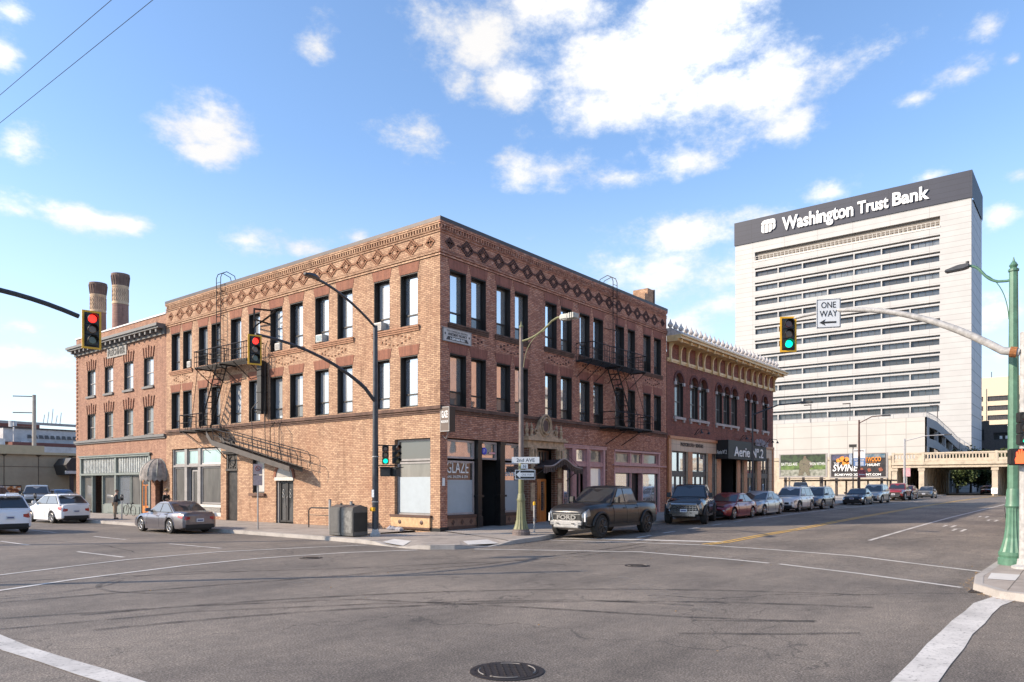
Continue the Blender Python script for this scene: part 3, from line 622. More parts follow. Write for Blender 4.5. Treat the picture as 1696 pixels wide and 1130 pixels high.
for k in range(14): g.tube([(16.57 + .3 * math.cos(k * .45), -.03, 3.55 + .3 * math.sin(k * .45)), (16.57 + .3 * math.cos(k * .45 + .45), -.03, 3.55 + .3 * math.sin(k * .45 + .45))], .035, 5)
for k in range(5): g.box(16.0 + k * .24, 16.12 + k * .24, -.05, .0, 3.15, 3.95 if k in (0, 4) else 3.22)
g.box(16.3, 16.84, .02, .1, 4.16, 4.75); g.tube([(16.2, .05, 4.16), (16.3, .05, 4.6), (16.57, .05, 4.85), (16.84, .05, 4.6), (16.94, .05, 4.16)], .05, 5)
g.obj('carved_hood', M('dark_carved_stone', (.05, .042, .036), .6, var=.5, sc=9, bmp=.6, bsc=20), bld)
# shop front at the north end
for a, b in ((17.85, 20.15), (20.45, 21.75), (22.05, 23.4)):
    frame_win(LF, bld, a, b, 3.42, 4.38, GAQ, WHITEF if a < 20 else GREYF, w=-.2)
    if a == 20.45:
        frame_win(LF, bld, a, b, .35, 3.3, GD, GREYF, w=-.3, name='door')
        frame_win(LF, bld, a + .1, a + .75, .5, 3.1, GDL, GREYF, w=-.18)
    else: frame_win(LF, bld, a, b, 1.05, 3.3, GDL, GREYF, w=-.2)
g = G(LF)
for a in (17.75, 20.15, 21.75, 23.4): g.box(a, a + (.1 if a in (17.75, 23.4) else .3), -.3, -.06, .33, 4.42)
g.box(17.85, 23.4, -.28, -.04, 3.3, 3.42); g.obj('shop_posts', GREYF, bld)
g = G(LF)
for a, b in ((17.85, 20.15), (22.05, 23.4)):
    g.box(a, b, -.25, -.08, .33, .55); g.box(a, b, -.22, -.06, .85, 1.02)
    for k in range(6): g.box(a + .15, b - .15, -.2, -.1, .57 + k * .045, .59 + k * .045)
g.obj('stall_riser', WHITEF, bld)
g = G(LF); g.quad((17.85, -.4, .34), (23.4, -.4, .34), (23.4, -.4, 4.4), (17.85, -.4, 4.4)); g.obj('shop_backing', M('shop_dark', (.02, .02, .02), .9), bld)
# ---- ground floor, right facade: salon
LILAC = M('grey_lilac_frame', (.42, .35, .33), .5); PINK = M('dusty_pink_paint', (.50, .27, .26), .5, var=.15, sc=5)
Wt = M('white_lettering', (.80, .80, .78), .5, var=.03)
def shopfilm(a, b, c, d, w): return G(RF).box(a, b, w, w + .006, c, d).obj('window_film', MATS['frosted_film'], bld)
for (a, b, top) in ((.50, 2.42, GR[2]), (2.78, 4.05, GR[1]), (4.48, 5.95, GR[2])):
    frame_win(RF, bld, a, b, 3.38, 4.22, top, LILAC, w=-.2)
frame_win(RF, bld, .50, 2.42, .85, 3.28, GD, LILAC, w=-.2, label='salon window with lettering and frosted film'); shopfilm(.6, 2.32, .94, 2.42, -.198)
frame_win(RF, bld, 4.48, 5.95, .85, 3.28, GR[1], LILAC, w=-.2); shopfilm(4.58, 5.85, .94, 2.42, -.198)
frame_win(RF, bld, 2.95, 3.98, .75, 3.2, GD, BLACKP, t=.06, w=-1.3, name='side_light'); G(RF).box(3.1, 3.9, -1.28, -1.27, .9, 3.1).obj('window_film', MATS['frosted_film'], bld)
g = G(RF); g.box(2.5, 3.0, -1.42, -1.34, .2, 3.2); g.quad((2.44, -.25, .15), (2.6, -1.4, .15), (2.6, -1.4, 3.3), (2.44, -.25, 3.3)); g.quad((4.3, -.25, .15), (4.1, -1.4, .15), (4.1, -1.4, 3.3), (4.3, -.25, 3.3)); g.quad((2.44, -.2, 3.3), (4.4, -.2, 3.3), (4.4, -1.45, 3.3), (2.44, -1.45, 3.3)); g.box(2.6, 4.1, -1.5, -1.44, .15, 3.3)
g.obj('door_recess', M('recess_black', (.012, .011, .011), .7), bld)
g = G(RF)
for a, b in ((2.43, 2.77), (4.06, 4.47)):
    g.box(a + .03, b - .03, -.25, .05, .25, 4.25); g.box(a - .05, b + .05, -.28, .10, 1.62, 1.72); g.box(a, b, -.26, .08, .25, .75); g.box(a + .02, b - .02, -.26, .07, 1.0, 1.05); g.box(a, b, -.26, .09, 4.1, 4.25)
g.obj('shop_column', BLACKP, bld)
for q in ((.48, 2.43, -.3, -.02), (4.48, 5.95, -.3, -.02), (3.0, 4.0, -1.3, -1.2)): G(RF).box(*q, .35, .70).obj('tile_panel', M('brown_glazed_tile', (.24, .13, .085), .4, var=.2, sc=7, coat=.3), bld)
g = G(RF); 
for a, b in ((.48, 2.43), (4.48, 5.95)): g.box(a, b, -.3, .02, .70, .84); g.box(a, b, -.3, 0, .2, .35)
for m in (.85, 1.45, 2.05, 4.85, 5.4): g.prism([(m, .40), (m + .11, .525), (m, .65), (m - .11, .525)], -.02, .0, 'y')
g.obj('tile_border', TILED, bld)
g = G(RF); g.box(-.03, .5, 0, .03, .14, .32); g.obj('plinth', BLACKP, bld)
rfn = lambda a0, z0, w: (lambda a, b, d: (a0 + a, -(w + d), z0 + b))
text('GLAZE', Wt, bld, rfn(.60, 2.72, -.19), 1.45, .52, ext=.008)
text('NAIL SALON & SPA', Wt, bld, rfn(.60, 2.50, -.19), 1.42, .13, ext=.008)
text('SALON', Wt, bld, rfn(4.75, 2.62, -.19), .9, .2, ext=.008)
G(RF).box(3.5, 3.95, -.17, -.165, 3.66, 3.74).obj('open_sign_strip', M('pink_sign', (.9, .45, .5), .4), bld)
g = G(RF); g.tube([(3.15, -.168, 3.78), (3.15, -.155, 3.78)], .17, 20); g.obj('round_sign', M('blue_sign', (.03, .06, .6), .4), bld)
text('P', Wt, bld, rfn(3.09, 3.7, -.156), .1, .16, ext=.006)
# ---- ornate entrance
TERRA = M('tan_terracotta', (.46, .32, .20), .6, var=.35, sc=4, bmp=.4, bsc=12); GLZ = brick('brown_glazed_brick', (.19, .075, .035), (.12, .05, .03), (.33, .24, .17), (.1, .05, .04), bw=.36, bh=.12, ms=.012)
ent = g = G(RF)
for a in (6.0, 8.35): g.box(a, a + .75, 0, .25, .2, 4.05 - .0)
g.obj('portal_pier', GLZ, bld)
g = G(RF)
for a in (6.0, 8.35):
    g.box(a + .22, a + .53, .25, .30, .9, 2.3); g.lathe(0, 0, [(0, 0)], 3) if 0 else None
    g.box(a + .1, a + .65, .25, .34, 3.45, 4.05); g.box(a + .2, a + .3, .34, .40, 3.5, 3.98); g.box(a + .45, a + .55, .34, .40, 3.5, 3.98)
    g.box(a + .24, a + .5, .25, .32, 2.55, 3.3)
    for k in range(8): g.tube([(a + .375 + .09 * math.cos(k * .785), .33, 2.9 + .2 * math.sin(k * .785)), (a + .375 + .09 * math.cos(k * .785 + .785), .33, 2.9 + .2 * math.sin(k * .785 + .785))], .025, 5)
g.box(5.9, 9.2, 0, .34, 4.05, 4.18); g.box(5.95, 9.15, 0, .28, 4.18, 4.42); g.box(5.82, 9.28, 0, .44, 4.42, 4.52); g.box(5.9, 9.2, 0, .36, 4.52, 4.62)
g.obj('portal_carving', TERRA, bld)
g = G(RF); m = 7.55
P_ = [(m - 1.15, 4.62), (m - .75, 4.78), (m - .62, 5.05), (m - .52, 5.25)] + [(m + .5 * math.cos(math.pi * (1 - i / 10)), 5.28 + .42 * math.sin(math.pi * (1 - i / 10))) for i in range(11)] + [(m + .52, 5.25), (m + .62, 5.05), (m + .75, 4.78), (m + 1.15, 4.62)]
g.prism(P_, .02, .22, 'y')
for r, w in ((.50, .24), (.36, .28)):
    g.tube([(m + r * math.cos(k * .3927), w, 5.22 + r * 1.12 * math.sin(k * .3927)) for k in range(17)], .045, 6)
for s in (-1, 1):
    g.tube([(m + s * (.78 + .15 * math.cos(k * .6) * (1 - k * .07)), .2, 4.88 + .17 * math.sin(k * .6) * (1 - k * .07)) for k in range(11)], .04, 5)
for u in (6.05, 6.45, 8.62, 9.05):
    g.add(*[(lambda q: (q.v, q.f))(G().lathe(u, .14, [(4.62, .10), (4.72, .10), (4.76, .06), (4.86, .09), (4.98, .11), (5.05, .06), (5.10, .08), (5.24, .04), (5.34, .01)], 10))][0])
g.obj('portal_crest', TERRA, bld)
g = G(RF); g.prism([(m + .22 * math.cos(k * .3927), 5.22 + .30 * math.sin(k * .3927)) for k in range(16)], .22, .245, 'y'); g.obj('oval_panel', M('oval_dark', (.10, .055, .045), .6), bld)
g = G(RF); g.box(6.75, 8.35, -.42, -.35, .15, 4.05); g.obj('door_recess', MATS['recess_black'], bld)
f = frame_win(RF, bld, 6.78, 8.32, 3.0, 3.98, GD, TILED, t=.08, w=-.18)
g = G(RF)
for k in range(5): g.box(6.98 + k * .28, 7.04 + k * .28, -.17, -.12, 3.08, 3.9)
g.obj('glazing_bar', TILED, f)
OAK = M('golden_oak', (.56, .20, .05), .4, var=.3, sc=5, streak=True, coat=.3)
for a in (6.95, 7.58):
    f = frame_win(RF, bld, a, a + .6, .28, 2.5, GR[1], OAK, t=.13, w=-.25, name='oak_door')
    G(RF).box(a + .13, a + .47, -.27, -.23, .41, .85).obj('door_panel', OAK, f)
    g = G(RF); [g.tube([(a + .18 + k * .08, -.21, .9), (a + .18 + k * .08, -.21, 1.75)], .008, 4) for k in range(4)]; g.obj('door_grille', STEELB, f)
G(RF).disc((7.56, -.18, 1.42), (0, 1, 0), .05, .04, .05, 10).obj('door_knob', M('brass', (.6, .45, .2), .3, .9), bld)
# curved canopy with hanging fringe
g = G(RF); prof = []
for i in range(25):
    s = i / 24; u = 6.35 + s * 3.45; z = 3.02 + .42 * math.exp(-((s - .50) / .2) ** 2) - .05 * s; prof.append((u, z))
top = [(u, z + .09) for u, z in prof]
g.prism(prof + top[::-1], .0, 1.0, 'y'); 
for u, z in prof[::1]: g.box(u - .035, u + .035, .96, 1.02, z - .22 - .04 * math.sin(u * 9), z)
for u in (6.45, 9.7): g.tube([(u, .05, 2.4), (u, .5, 2.75), (u, .95, 2.98)], .025, 5); g.tube([(u, .05, 3.9), (u, .9, 3.1)], .012, 4)
g.obj('entrance_canopy', M('canopy_brown', (.07, .045, .04), .5, var=.3, sc=6), bld)
g = G(RF); g.prism([(u, z + .092) for u, z in prof] + [(u, z + .13) for u, z in prof[::-1]], .98, 1.05, 'y'); g.obj('canopy_rim', LILAC, bld)
# pink shop fronts
for a, b in ((9.55, 10.35), (10.75, 11.85), (12.2, 13.6)): 
    if a != 9.55: frame_win(RF, bld, a, b, 3.45, 4.2, GDL if a == 12.2 else GR[1], PINK, t=.06, w=-.18)
    else: frame_win(RF, bld, a, b, 3.45, 4.2, GDL, PINK, t=.06, w=-.18)
frame_win(RF, bld, 9.5, 10.35, .7, 3.2, GR[2], BLACKP, t=.05, w=-.18)
frame_win(RF, bld, 10.78, 11.82, .3, 3.2, GD, PINK, t=.1, w=-.5, name='door'); frame_win(RF, bld, 12.2, 13.6, .7, 3.2, glass('curtain_pane', (.60, .64, .66), .15), PINK, t=.07, w=-.18)
g = G(RF)
for a, b in ((9.42, 9.52), (10.35, 10.75), (11.85, 12.2), (13.6, 13.8)): g.box(a, b, -.3, .0, .2, 4.2)
g.box(9.4, 13.9, -.3, .03, 4.2, 4.34); g.box(9.4, 13.9, -.3, .07, 4.34, 4.40); g.box(9.52, 13.6, -.3, -.05, 3.22, 3.44); g.box(12.2, 13.6, -.3, -.08, .2, .7); g.box(9.52, 10.35, -.3, -.08, .2, .7)
for a in (10.4, 10.5, 10.6, 11.92, 12.02): g.box(a, a + .05, 0, .02, .5, 4.1)
g.obj('pink_shopfront', PINK, bld)
g = G(RF)
for a, b in ((14.98, 16.75), (17.0, 18.3), (18.55, 20.45)):
    frame_win(RF, bld, a, b, 3.5, 4.15, GDL, PINK, t=.06, w=-.16)
for a, b in ((14.95, 16.8), (18.35, 20.5)):
    f = frame_win(RF, bld, a, b, .6, 2.9, GR[2], BLACKP, t=.04, w=-.16)
    g2 = G(RF)
    for k in range(7):
        for j in range(9): g2.box(a + .1 + k * .24, a + .13 + k * .24, -.158, -.15, 1.0 + j * .2, 1.03 + j * .2)
    g2.obj('dot_curtain', Wt, f)
f = frame_win(RF, bld, 16.9, 18.25, .3, 2.9, GD, BLACKP, t=.06, w=-.4, name='door')
g.box(14.82, 14.95, -.3, .0, .2, 4.3); g.box(20.5, 20.7, -.3, 0, .2, 4.3); g.box(16.8, 16.9, -.3, 0, .2, 2.9); g.box(18.25, 18.35, -.3, 0, .2, 2.9)
g.box(14.95, 20.5, -.3, -.02, 2.92, 3.32); g.box(14.6, 21.4, -.02, .12, 3.34, 3.42); g.box(14.82, 20.7, -.3, .04, 4.18, 4.30); g.box(14.95, 20.5, -.3, -.04, 3.42, 3.5)
g.box(16.76, 16.98, -.3, -.05, 3.5, 4.18); g.box(18.32, 18.53, -.3, -.05, 3.5, 4.18)
g.obj('pink_shopfront', PINK, bld)
# roof chimney stub at the east end
t = thing('brick_chimney', 'short weathered brick chimney on the roof at the far end of the corner building', 'chimney', (20.2, 1.6, TOP - .5))
g = G(); g.box(20.1, 21.3, .8, 1.9, TOP - .5, 14.8); g.box(20.5, 21.3, .8, 1.9, 14.8, 15.2); g.obj('stack', BR_L, t); G().box(21.3, 21.42, .75, 1.95, TOP - .5, 15.25).obj('flashing', COPE, t)
# ---- fire escapes
def rail(g, P, Q, h=.92, n=6, mid=2, posts=True):
    P = Vector(P); Q = Vector(Q); up = Vector((0, 0, h))
    g.bar(P + up, Q + up, .04)
    for m in range(1, mid + 1): g.bar(P + up * (m / (mid + 1.)), Q + up * (m / (mid + 1.)), .022)
    for k in range(n + 1):
        a = P.lerp(Q, k / n); g.bar(a, a + up, .022)
def grate(g, u0, u1, w0, w1, z):
    for k in range(int((w1 - w0) / .09) + 1): g.box(u0, u1, w0 + k * .09, w0 + k * .09 + .03, z, z + .04)
    for u in (u0, (u0 + u1) / 2, u1 - .05): g.box(u, u + .05, w0, w1, z - .08, z)
fe = thing('fire_escape', 'black iron fire escape on the sunlit facade with a long swing stair', 'fire escape', (0, 15, 5))
g = G(LF); grate(g, 13.3, 18.7, .05, 1.1, 8.98); g.obj('upper_platform', STEELB, fe)
g = G(LF); rail(g, (13.3, 1.1, 9.0), (18.7, 1.1, 9.0), .92, 22, 2); rail(g, (13.3, .05, 9.0), (13.3, 1.1, 9.0), .92, 4, 2); rail(g, (18.7, .05, 9.0), (18.7, 1.1, 9.0), .92, 4, 2); rail(g, (16.3, .35, 9.0), (16.3, 1.1, 9.0), .92, 3, 2); g.obj('upper_railing', STEELB, fe)
for u in (13.35, 14.6, 16.0, 17.3, 18.65): G(LF).bar((u, 1.1, 8.95), (u, .03, 8.1), .04).obj('bracket', STEELB, fe)
for u in (17.1, 18.4, 20.2): G(LF).bar((u, 1.0, 5.4), (u, .03, 4.75), .04).obj('bracket', STEELB, fe)
g = G(LF)
for w in (.0, .0):
    pass
for du in (0, .46):
    g.tube([(17.27 + du, .28, 9.0), (17.27 + du, .28, 14.2), (17.27 + du, .18, 14.45), (17.27 + du, -.1, 14.6), (17.27 + du, -.6, 14.45), (17.27 + du, -.75, 13.9)], .025, 6)
for k in range(15): g.bar((17.27, .28, 9.3 + k * .33), (17.73, .28, 9.3 + k * .33), .022)
for z in (10.6, 12.0, 13.4): g.bar((17.27, .28, z), (17.27, 0, z), .03); g.bar((17.73, .28, z), (17.73, 0, z), .03)
g.obj('roof_ladder', STEELB, fe)
g = G(LF)
for w in (.35, .95):
    g.bar((16.5, w, 9.0), (18.3, w, 5.5), .06); g.bar((16.5, w, 9.85), (18.3, w, 6.4), .03); g.bar((17.4, w, 7.25), (17.4, w, 8.1), .025)
for k in range(11): s = (k + .5) / 11; g.box(16.5 + 1.8 * s - .09, 16.5 + 1.8 * s + .09, .35, .95, 9.0 - 3.5 * s - .015, 9.0 - 3.5 * s + .015)
g.bar((18.3, 1.1, 9.0), (19.1, 1.1, 5.4), .025); g.obj('upper_stair', STEELB, fe)
g = G(LF); grate(g, 16.9, 20.5, .05, 1.05, 5.38); rail(g, (17.9, 1.05, 5.42), (20.5, 1.05, 5.42), .9, 4, 1); rail(g, (20.5, .05, 5.42), (20.5, 1.05, 5.42), .9, 2, 1); g.bar((16.9, 1.05, 5.42), (16.9, 1.05, 6.3), .03); g.obj('lower_platform', STEELB, fe)
g = G(LF); a, b = (17.3, 5.25), (9.35, 3.12)
for w in (.35, 1.12):
    g.prism([(a[0], a[1]), (16.7, 4.72), (b[0], b[1]), (b[0], b[1] - .26), (16.7, 4.42), (a[0], a[1] - .3)], w, w + .04, 'y')
g.obj('swing_stair_beam', M('grey_brown_steel', (.085, .07, .06), .5, .2, var=.2), fe)
g = G(LF)
for k in range(30): s = (k + .5) / 30; u = 16.7 - 7.35 * s; z = 4.62 - 1.55 * s; g.box(u - .1, u + .1, .39, 1.12, z - .02, z + .0)
g.obj('tread', STEELB, fe)
g = G(LF)
for w in (.37, 1.14):
    g.bar((16.6, w, 5.35), (9.3, w, 3.95), .035); g.bar((16.6, w, 5.0), (9.3, w, 3.6), .028)
    for k in range(9): s = k / 8; u = 16.5 - 7.1 * s; g.bar((u, w, 4.6 - 1.45 * s), (u + .15, w, 5.33 - 1.38 * s), .028)
    g.tube([(9.3, w, 3.95), (8.9, w, 3.86), (8.7, w, 3.6), (8.75, w, 3.1)], .02, 5)
    g.tube([(12.6, w, 3.8), (12.75, w, 6.2), (12.4, (w + .75) / 2, 6.65)], .02, 5)
g.bar((12.75, .37, 6.2), (12.75, 1.14, 6.2), .03); g.bar((17.2, .37, 5.3), (17.2, .37, 6.3), .03); g.bar((17.2, 1.14, 5.3), (17.2, 1.14, 6.3), .03)
g.bar((20.3, 1.0, 5.35), (17.0, 1.05, 4.0), .03); g.bar((17.0, .1, 3.7), (16.4, 1.1, 4.35), .05)
g.obj('swing_stair_railing', STEELB, fe)
g = G(LF); g.box(12.98, 13.36, .08, .42, 6.05, 8.9)
for z in (6.3, 7.2, 8.1): g.box(12.95, 13.39, .05, .45, z, z + .05)
g.obj('counterweight_case', STEELB, fe)
g = G(LF)
for u in (12.5, 12.85): g.tube([(u, .25, 5.6), (u, .25, 9.6), (u, .1, 10.0), (u - .1, 0, 10.0)], .02, 5)
g.tube([(12.2, .05, 5.6), (12.0, .5, 5.2), (12.0, .5, 4.2)], .02, 5); g.tube([(11.6, .05, 5.6), (11.2, .5, 5.2), (11.2, .5, 4.0)], .02, 5); g.obj('guide_rods', STEELB, fe)
br = G(LF); br.bar((14.3, .02, 10.95), (12.7, 1.0, 11.55), .07); br.bar((14.3, .02, 10.95), (12.2, .02, 11.55), .07); br.bar((12.2, .02, 11.55), (12.7, 1.0, 11.55), .07); br.bar((12.7, .05, 10.9), (12.7, 1.0, 11.0), .07); br.bar((12.7, 1.0, 11.0), (12.7, 1.0, 11.6), .07); br.bar((14.3, .02, 10.95), (12.7, 1.0, 10.95), .07)
tag(br.obj('sign_bracket', STEELB, loc=(0, 13.3, 11)), 'empty black steel sign bracket above a top floor window of the sunlit facade', 'bracket')
fe = thing('fire_escape', 'black iron fire escape on the shaded facade with two platforms and a stair', 'fire escape', (13, 0, 5))
g = G(RF); grate(g, 10.65, 16.7, .05, 1.1, 9.0); grate(g, 13.1, 17.6, .05, 1.05, 5.5); g.obj('platform', STEELB, fe)
g = G(RF); rail(g, (10.65, 1.1, 9.0), (16.7, 1.1, 9.0), .95, 24, 2); rail(g, (10.65, .05, 9.0), (10.65, 1.1, 9.0), .95, 4, 2); rail(g, (16.7, .05, 9.0), (16.7, 1.1, 9.0), .95, 4, 2); rail(g, (13.1, 1.05, 5.52), (17.6, 1.05, 5.52), .85, 3, 1); rail(g, (13.1, .05, 5.52), (13.1, 1.05, 5.52), .85, 1, 1); rail(g, (17.6, .05, 5.52), (17.6, 1.05, 5.52), .85, 1, 1); g.obj('railing', STEELB, fe)
g = G(RF)
for w in (.35, .95): g.bar((13.4, w, 9.0), (15.6, w, 5.5), .06); g.bar((13.6, w, 9.6), (15.9, w, 6.3), .03)
for k in range(12): s = (k + .5) / 12; g.box(13.4 + 2.2 * s - .09, 13.4 + 2.2 * s + .09, .35, .95, 9.0 - 3.5 * s - .015, 9.0 - 3.5 * s + .015)
g.bar((14.9, 1.1, 9.0), (16.6, 1.1, 6.3), .025); g.obj('stair', STEELB, fe)
g = G(RF)
for du in (0, .46): g.tube([(14.2 + du, .28, 9.0), (14.2 + du, .28, 14.1), (14.2 + du, .18, 14.35), (14.2 + du, -.1, 14.5), (14.2 + du, -.6, 14.35), (14.2 + du, -.75, 13.8)], .025, 6)
for k in range(15): g.bar((14.2, .28, 9.3 + k * .33), (14.66, .28, 9.3 + k * .33), .022)
for z in (11.3, 13.2): g.bar((14.2, .28, z), (14.2, 0, z), .03); g.bar((14.66, .28, z), (14.66, 0, z), .03); g.bar((13.6, .02, z), (14.2, .02, z), .03)
g.obj('roof_ladder', STEELB, fe)
for u in (10.7, 11.8, 12.7, 14.0, 15.2, 16.65): G(RF).bar((u, 1.1, 8.97), (u, .03, 8.1), .035).obj('bracket', STEELB, fe)
for u in (13.8, 15.6): G(RF).bar((u + .9, 1.05, 5.48), (u, .03, 4.55), .035).obj('bracket', STEELB, fe)
# ---- air conditioners
def ac(xf, u, z, label, blue=False, w=.52, h=.38):
    p = xf(u, -.1, z); t = thing('air_conditioner', label, 'air conditioner', p, 0, 'window air conditioners'); 
    G(xf).box(u - w / 2, u + w / 2, -.30, .05, z, z + h).obj('casing', WHITEF, t, bevel=.015)
    g = G(xf); k = 0
    while k < 7: g.box(u - w / 2 + .05, u + w / 2 - .05, .05, .062, z + .05 + k * .042, z + .07 + k * .042); k += 1
    g.obj('grille', M('blue_grey_grille', (.20, .36, .42), .5) if blue else GREYF, t)
ac(LF, 4.02, 9.42, 'grey air conditioner in the top floor window second from the corner, sunlit side'); ac(LF, 8.45, 9.42, 'blue fronted air conditioner in the fourth top floor window from the corner', True)
ac(LF, 12.05, 9.42, 'small white air conditioner in the top floor window beside the sign bracket', w=.45); ac(LF, 21.35, 9.42, 'white air conditioner in the top floor window near the north end', w=.42)
# ---- signs
t = thing('vacancy_sign', 'weathered white notice board about apartment vacancies bolted to the brick corner', 'sign', (.15, 0, 8.5))
G(RF).box(.15, 1.93, .02, .07, 8.53, 9.07).obj('board', M('weathered_white', (.55, .51, .48), .6, var=.15, sc=6), t)
g = G(RF); ring(g, .12, 1.96, 8.50, 9.10, .02, .085, .03); g.obj('frame', GREYF, t)
DK = M('dark_lettering', (.05, .045, .045), .6); G(RF).prism([(.3, 8.58), (1.78, 8.58), (1.64, 8.74), (.42, 8.74)], .071, .078, 'y').obj('banner', DK, t)
text('THE COMMERCIAL BUILDING', M('faded_lettering', (.25, .22, .2), .6), t, rfn(.35, 8.93, .072), 1.35, .09, ext=.008); text('APARTMENT VACANCY', DK, t, rfn(.42, 8.78, .072), 1.25, .12, ext=.008, bold=.01); text('1-509-868-9251', Wt, t, rfn(.56, 8.60, .08), .95, .11, ext=.008, bold=.02)
for u in (.25, 1.82): G(RF).prism([(u, 8.78), (u + .05, 8.84), (u, 8.9), (u - .05, 8.84)], .071, .078, 'y').obj('star', DK, t)
t = thing('blade_sign', 'brown and black box sign projecting from the brick corner above the salon', 'sign', (.1, 0, 4.4))
g = G(); g.box(-.02, .36, -.57, -.03, 4.5, 5.58); g.obj('box', BLACKP, t, bevel=.01)
G().box(-.03, -.021, -.54, -.06, 4.54, 5.54).obj('face', M('brown_sign_face', (.13, .09, .07), .5), t)
g = G(); g.box(-.035, -.02, -.57, -.03, 5.54, 5.58); g.box(-.035, -.02, -.57, -.03, 4.5, 4.54); g.box(-.035, -.02, -.06, -.03, 4.54, 5.54); g.box(-.035, -.02, -.57, -.54, 4.54, 5.54); g.obj('trim', GREYF, t)
bfn = lambda y0, z0: (lambda a, b, d: (-.032 - d, y0 - a, z0 + b))
text('GLAZE', Wt, t, bfn(-.12, 5.1), .36, .3, ext=.006, bold=.02); text('NAIL SALON & SPA', Wt, t, bfn(-.09, 4.88), .42, .11, ext=.006, bold=.02)
G().tube([(.15, 0, 4.35), (.15, -.2, 4.2), (.15, -.35, 4.5)], .02, 5).tube([(.15, 0, 5.3), (.15, -.12, 5.3)], .03, 5).obj('conduit', GREYF, t)
tag(G(RF).box(.12, .28, .01, .02, 2.15, 2.5).obj('door_notice', Wt, loc=(.2, 0, 2.15)), 'small white notice on the brick pier beside the salon window', 'notice')
# ------------------------------------------------------------------ three storey building to the north
X0N, X1N = 24.25, 38.15
BR_N = brick('salmon_brick', (.44, .245, .16), (.29, .15, .10), (.18, .10, .07), (.25, .115, .08), patch=.5)
nb = thing('brick_building', 'narrower salmon brick building with dark cornice and name plaque, left of the corner building', 'building', (0, 24.25, 0))
NW = [(25.98, 27.32), (28.85, 30.22), (31.90, 33.25), (34.80, 36.15)]
TOPN = 13.15
ops = [(a, b, 8.72, 10.62) for a, b in NW] + [(a, b, 5.52, 7.38) for a, b in NW] + [(26.35, 37.35, .15, 4.25), (24.7, 25.75, .15, 2.9)]
g = G(LF); wall(g, X0N, X1N, -.1, TOPN, ops, .3, -.03); g.obj('wall', BR_N, nb)
g = G(); g.quad((.03, X1N, -.1), (20, X1N, -.1), (20, X1N, TOPN), (.03, X1N, TOPN)); g.quad((.03, X0N, TOPN - .02), (20, X0N, TOPN - .02), (20, X0N, 11), (.03, X0N, 11)); g.obj('side_wall', BR_N, nb)
g = G(); g.box(.3, 20, X0N + .1, X1N - .3, 12.3, 12.4); g.obj('roof', M('pale_roof', (.62, .62, .62), .8), nb)
g = G(LF); g.box(X0N + .02, X1N + .04, -.35, .03, TOPN, TOPN + .09); g.obj('parapet_cap', M('white_parapet_cap', (.72, .72, .71), .6), nb)
g = G(LF); g.box(X0N + .02, X1N + .3, -.03, .62, 12.32, 12.5); g.box(X0N + .02, X1N + .22, -.03, .52, 12.2, 12.32); g.box(X0N + .02, X1N + .05, -.03, .12, 11.85, 12.2); g.obj('cornice', M('grey_cornice', (.16, .155, .15), .6, var=.15), nb)
for k in range(19): G(LF).box(X0N + .35 + k * .73, X0N + .53 + k * .73, .12, .46, 11.98, 12.2).obj('cornice_bracket', MATS['grey_cornice'], nb)
g = G(LF); g.box(X0N + .02, X1N, -.03, .16, 5.30, 5.46); g.box(X0N + .02, X1N, -.03, .08, 5.2, 5.3); g.obj('belt_course', MATS['grey_cornice'], nb)
for z0, z1 in ((8.72, 10.62), (5.52, 7.38)):
    for i, (a, b) in enumerate(NW):
        f = win(LF, nb, a, b, z0, z1, GL[(i + 1) % 3] if z0 > 8 else GDL, WHITEF if 0 else LIN, GREYF, d=.26, rail=.48, w=-.03)
        g = G(LF); g.prism([(a - .03, z1 + .0), (b + .03, z1), (b + .18, z1 + .62), (a - .18, z1 + .62)], -.029, -.015, 'y'); g.obj('lintel', LINT, f)
        g = G(LF)
        for k in range(5):
            t0 = k / 4; ua = a + .05 + (b - a - .1) * t0; ub = a - .1 + (b - a + .2) * t0; g.prism([(ua - .055, z1), (ua + .055, z1), (ub + .06, z1 + .68 + (.12 if k == 2 else 0)), (ub - .06, z1 + .68 + (.12 if k == 2 else 0))], -.015, .035, 'y')
        g.obj('lintel_ribs', BR_N, f)
        G(LF).box(a - .1, b + .1, -.03, .08, z0 - .16, z0 - .02).obj('sill', MATS['grey_cornice'], f)
g = G(LF)
for k in range(22): g.box(X1N - .32, X1N - .02, -.03, .02, 5.6 + k * .29, 5.75 + k * .29)
g.obj('corner_quoins', BR_N, nb)
G(LF).box(29.7, 32.7, -.03, .05, 11.15, 11.82).obj('plaque', M('grey_plaque', (.28, .27, .25), .6), nb)
text('PLECHNER', M('plaque_letters', (.10, .095, .09), .6), nb, lambda a, b, d: (-(.05 + d), 32.5 - a, 11.28 + b), 2.6, .42, ext=.03, bold=.02)
SAGE = M('sage_shop_paint', (.20, .225, .205), .5, var=.15, sc=4)
g = G(LF)
for a in (26.35, 31.35, 37.15): g.box(a, a + .22, -.3, .03, .15, 4.22)
for a in (27.75, 33.65, 35.35): g.box(a, a + .1, -.28, -.05, .15, 2.9)
g.box(26.35, 37.35, -.3, .06, 2.88, 3.02); g.box(26.35, 37.35, -.3, .08, 4.12, 4.24); g.box(26.2, 37.5, .0, .14, 4.24, 4.32); g.obj('shop_frame', SAGE, nb)
g = G(LF)
for a, b in ((26.57, 31.35), (31.57, 37.15)):
    k = a + .05
    while k < b - .15: g.box(k, k + .1, -.17, -.09, 3.04, 4.1); k += .26
g.obj('transom_slats', M('pale_slats', (.50, .52, .50), .6, var=.3, sc=3), nb)
G(LF).box(26.5, 37.2, -.24, -.2, 3.0, 4.15).obj('transom_pane', GDL, nb)
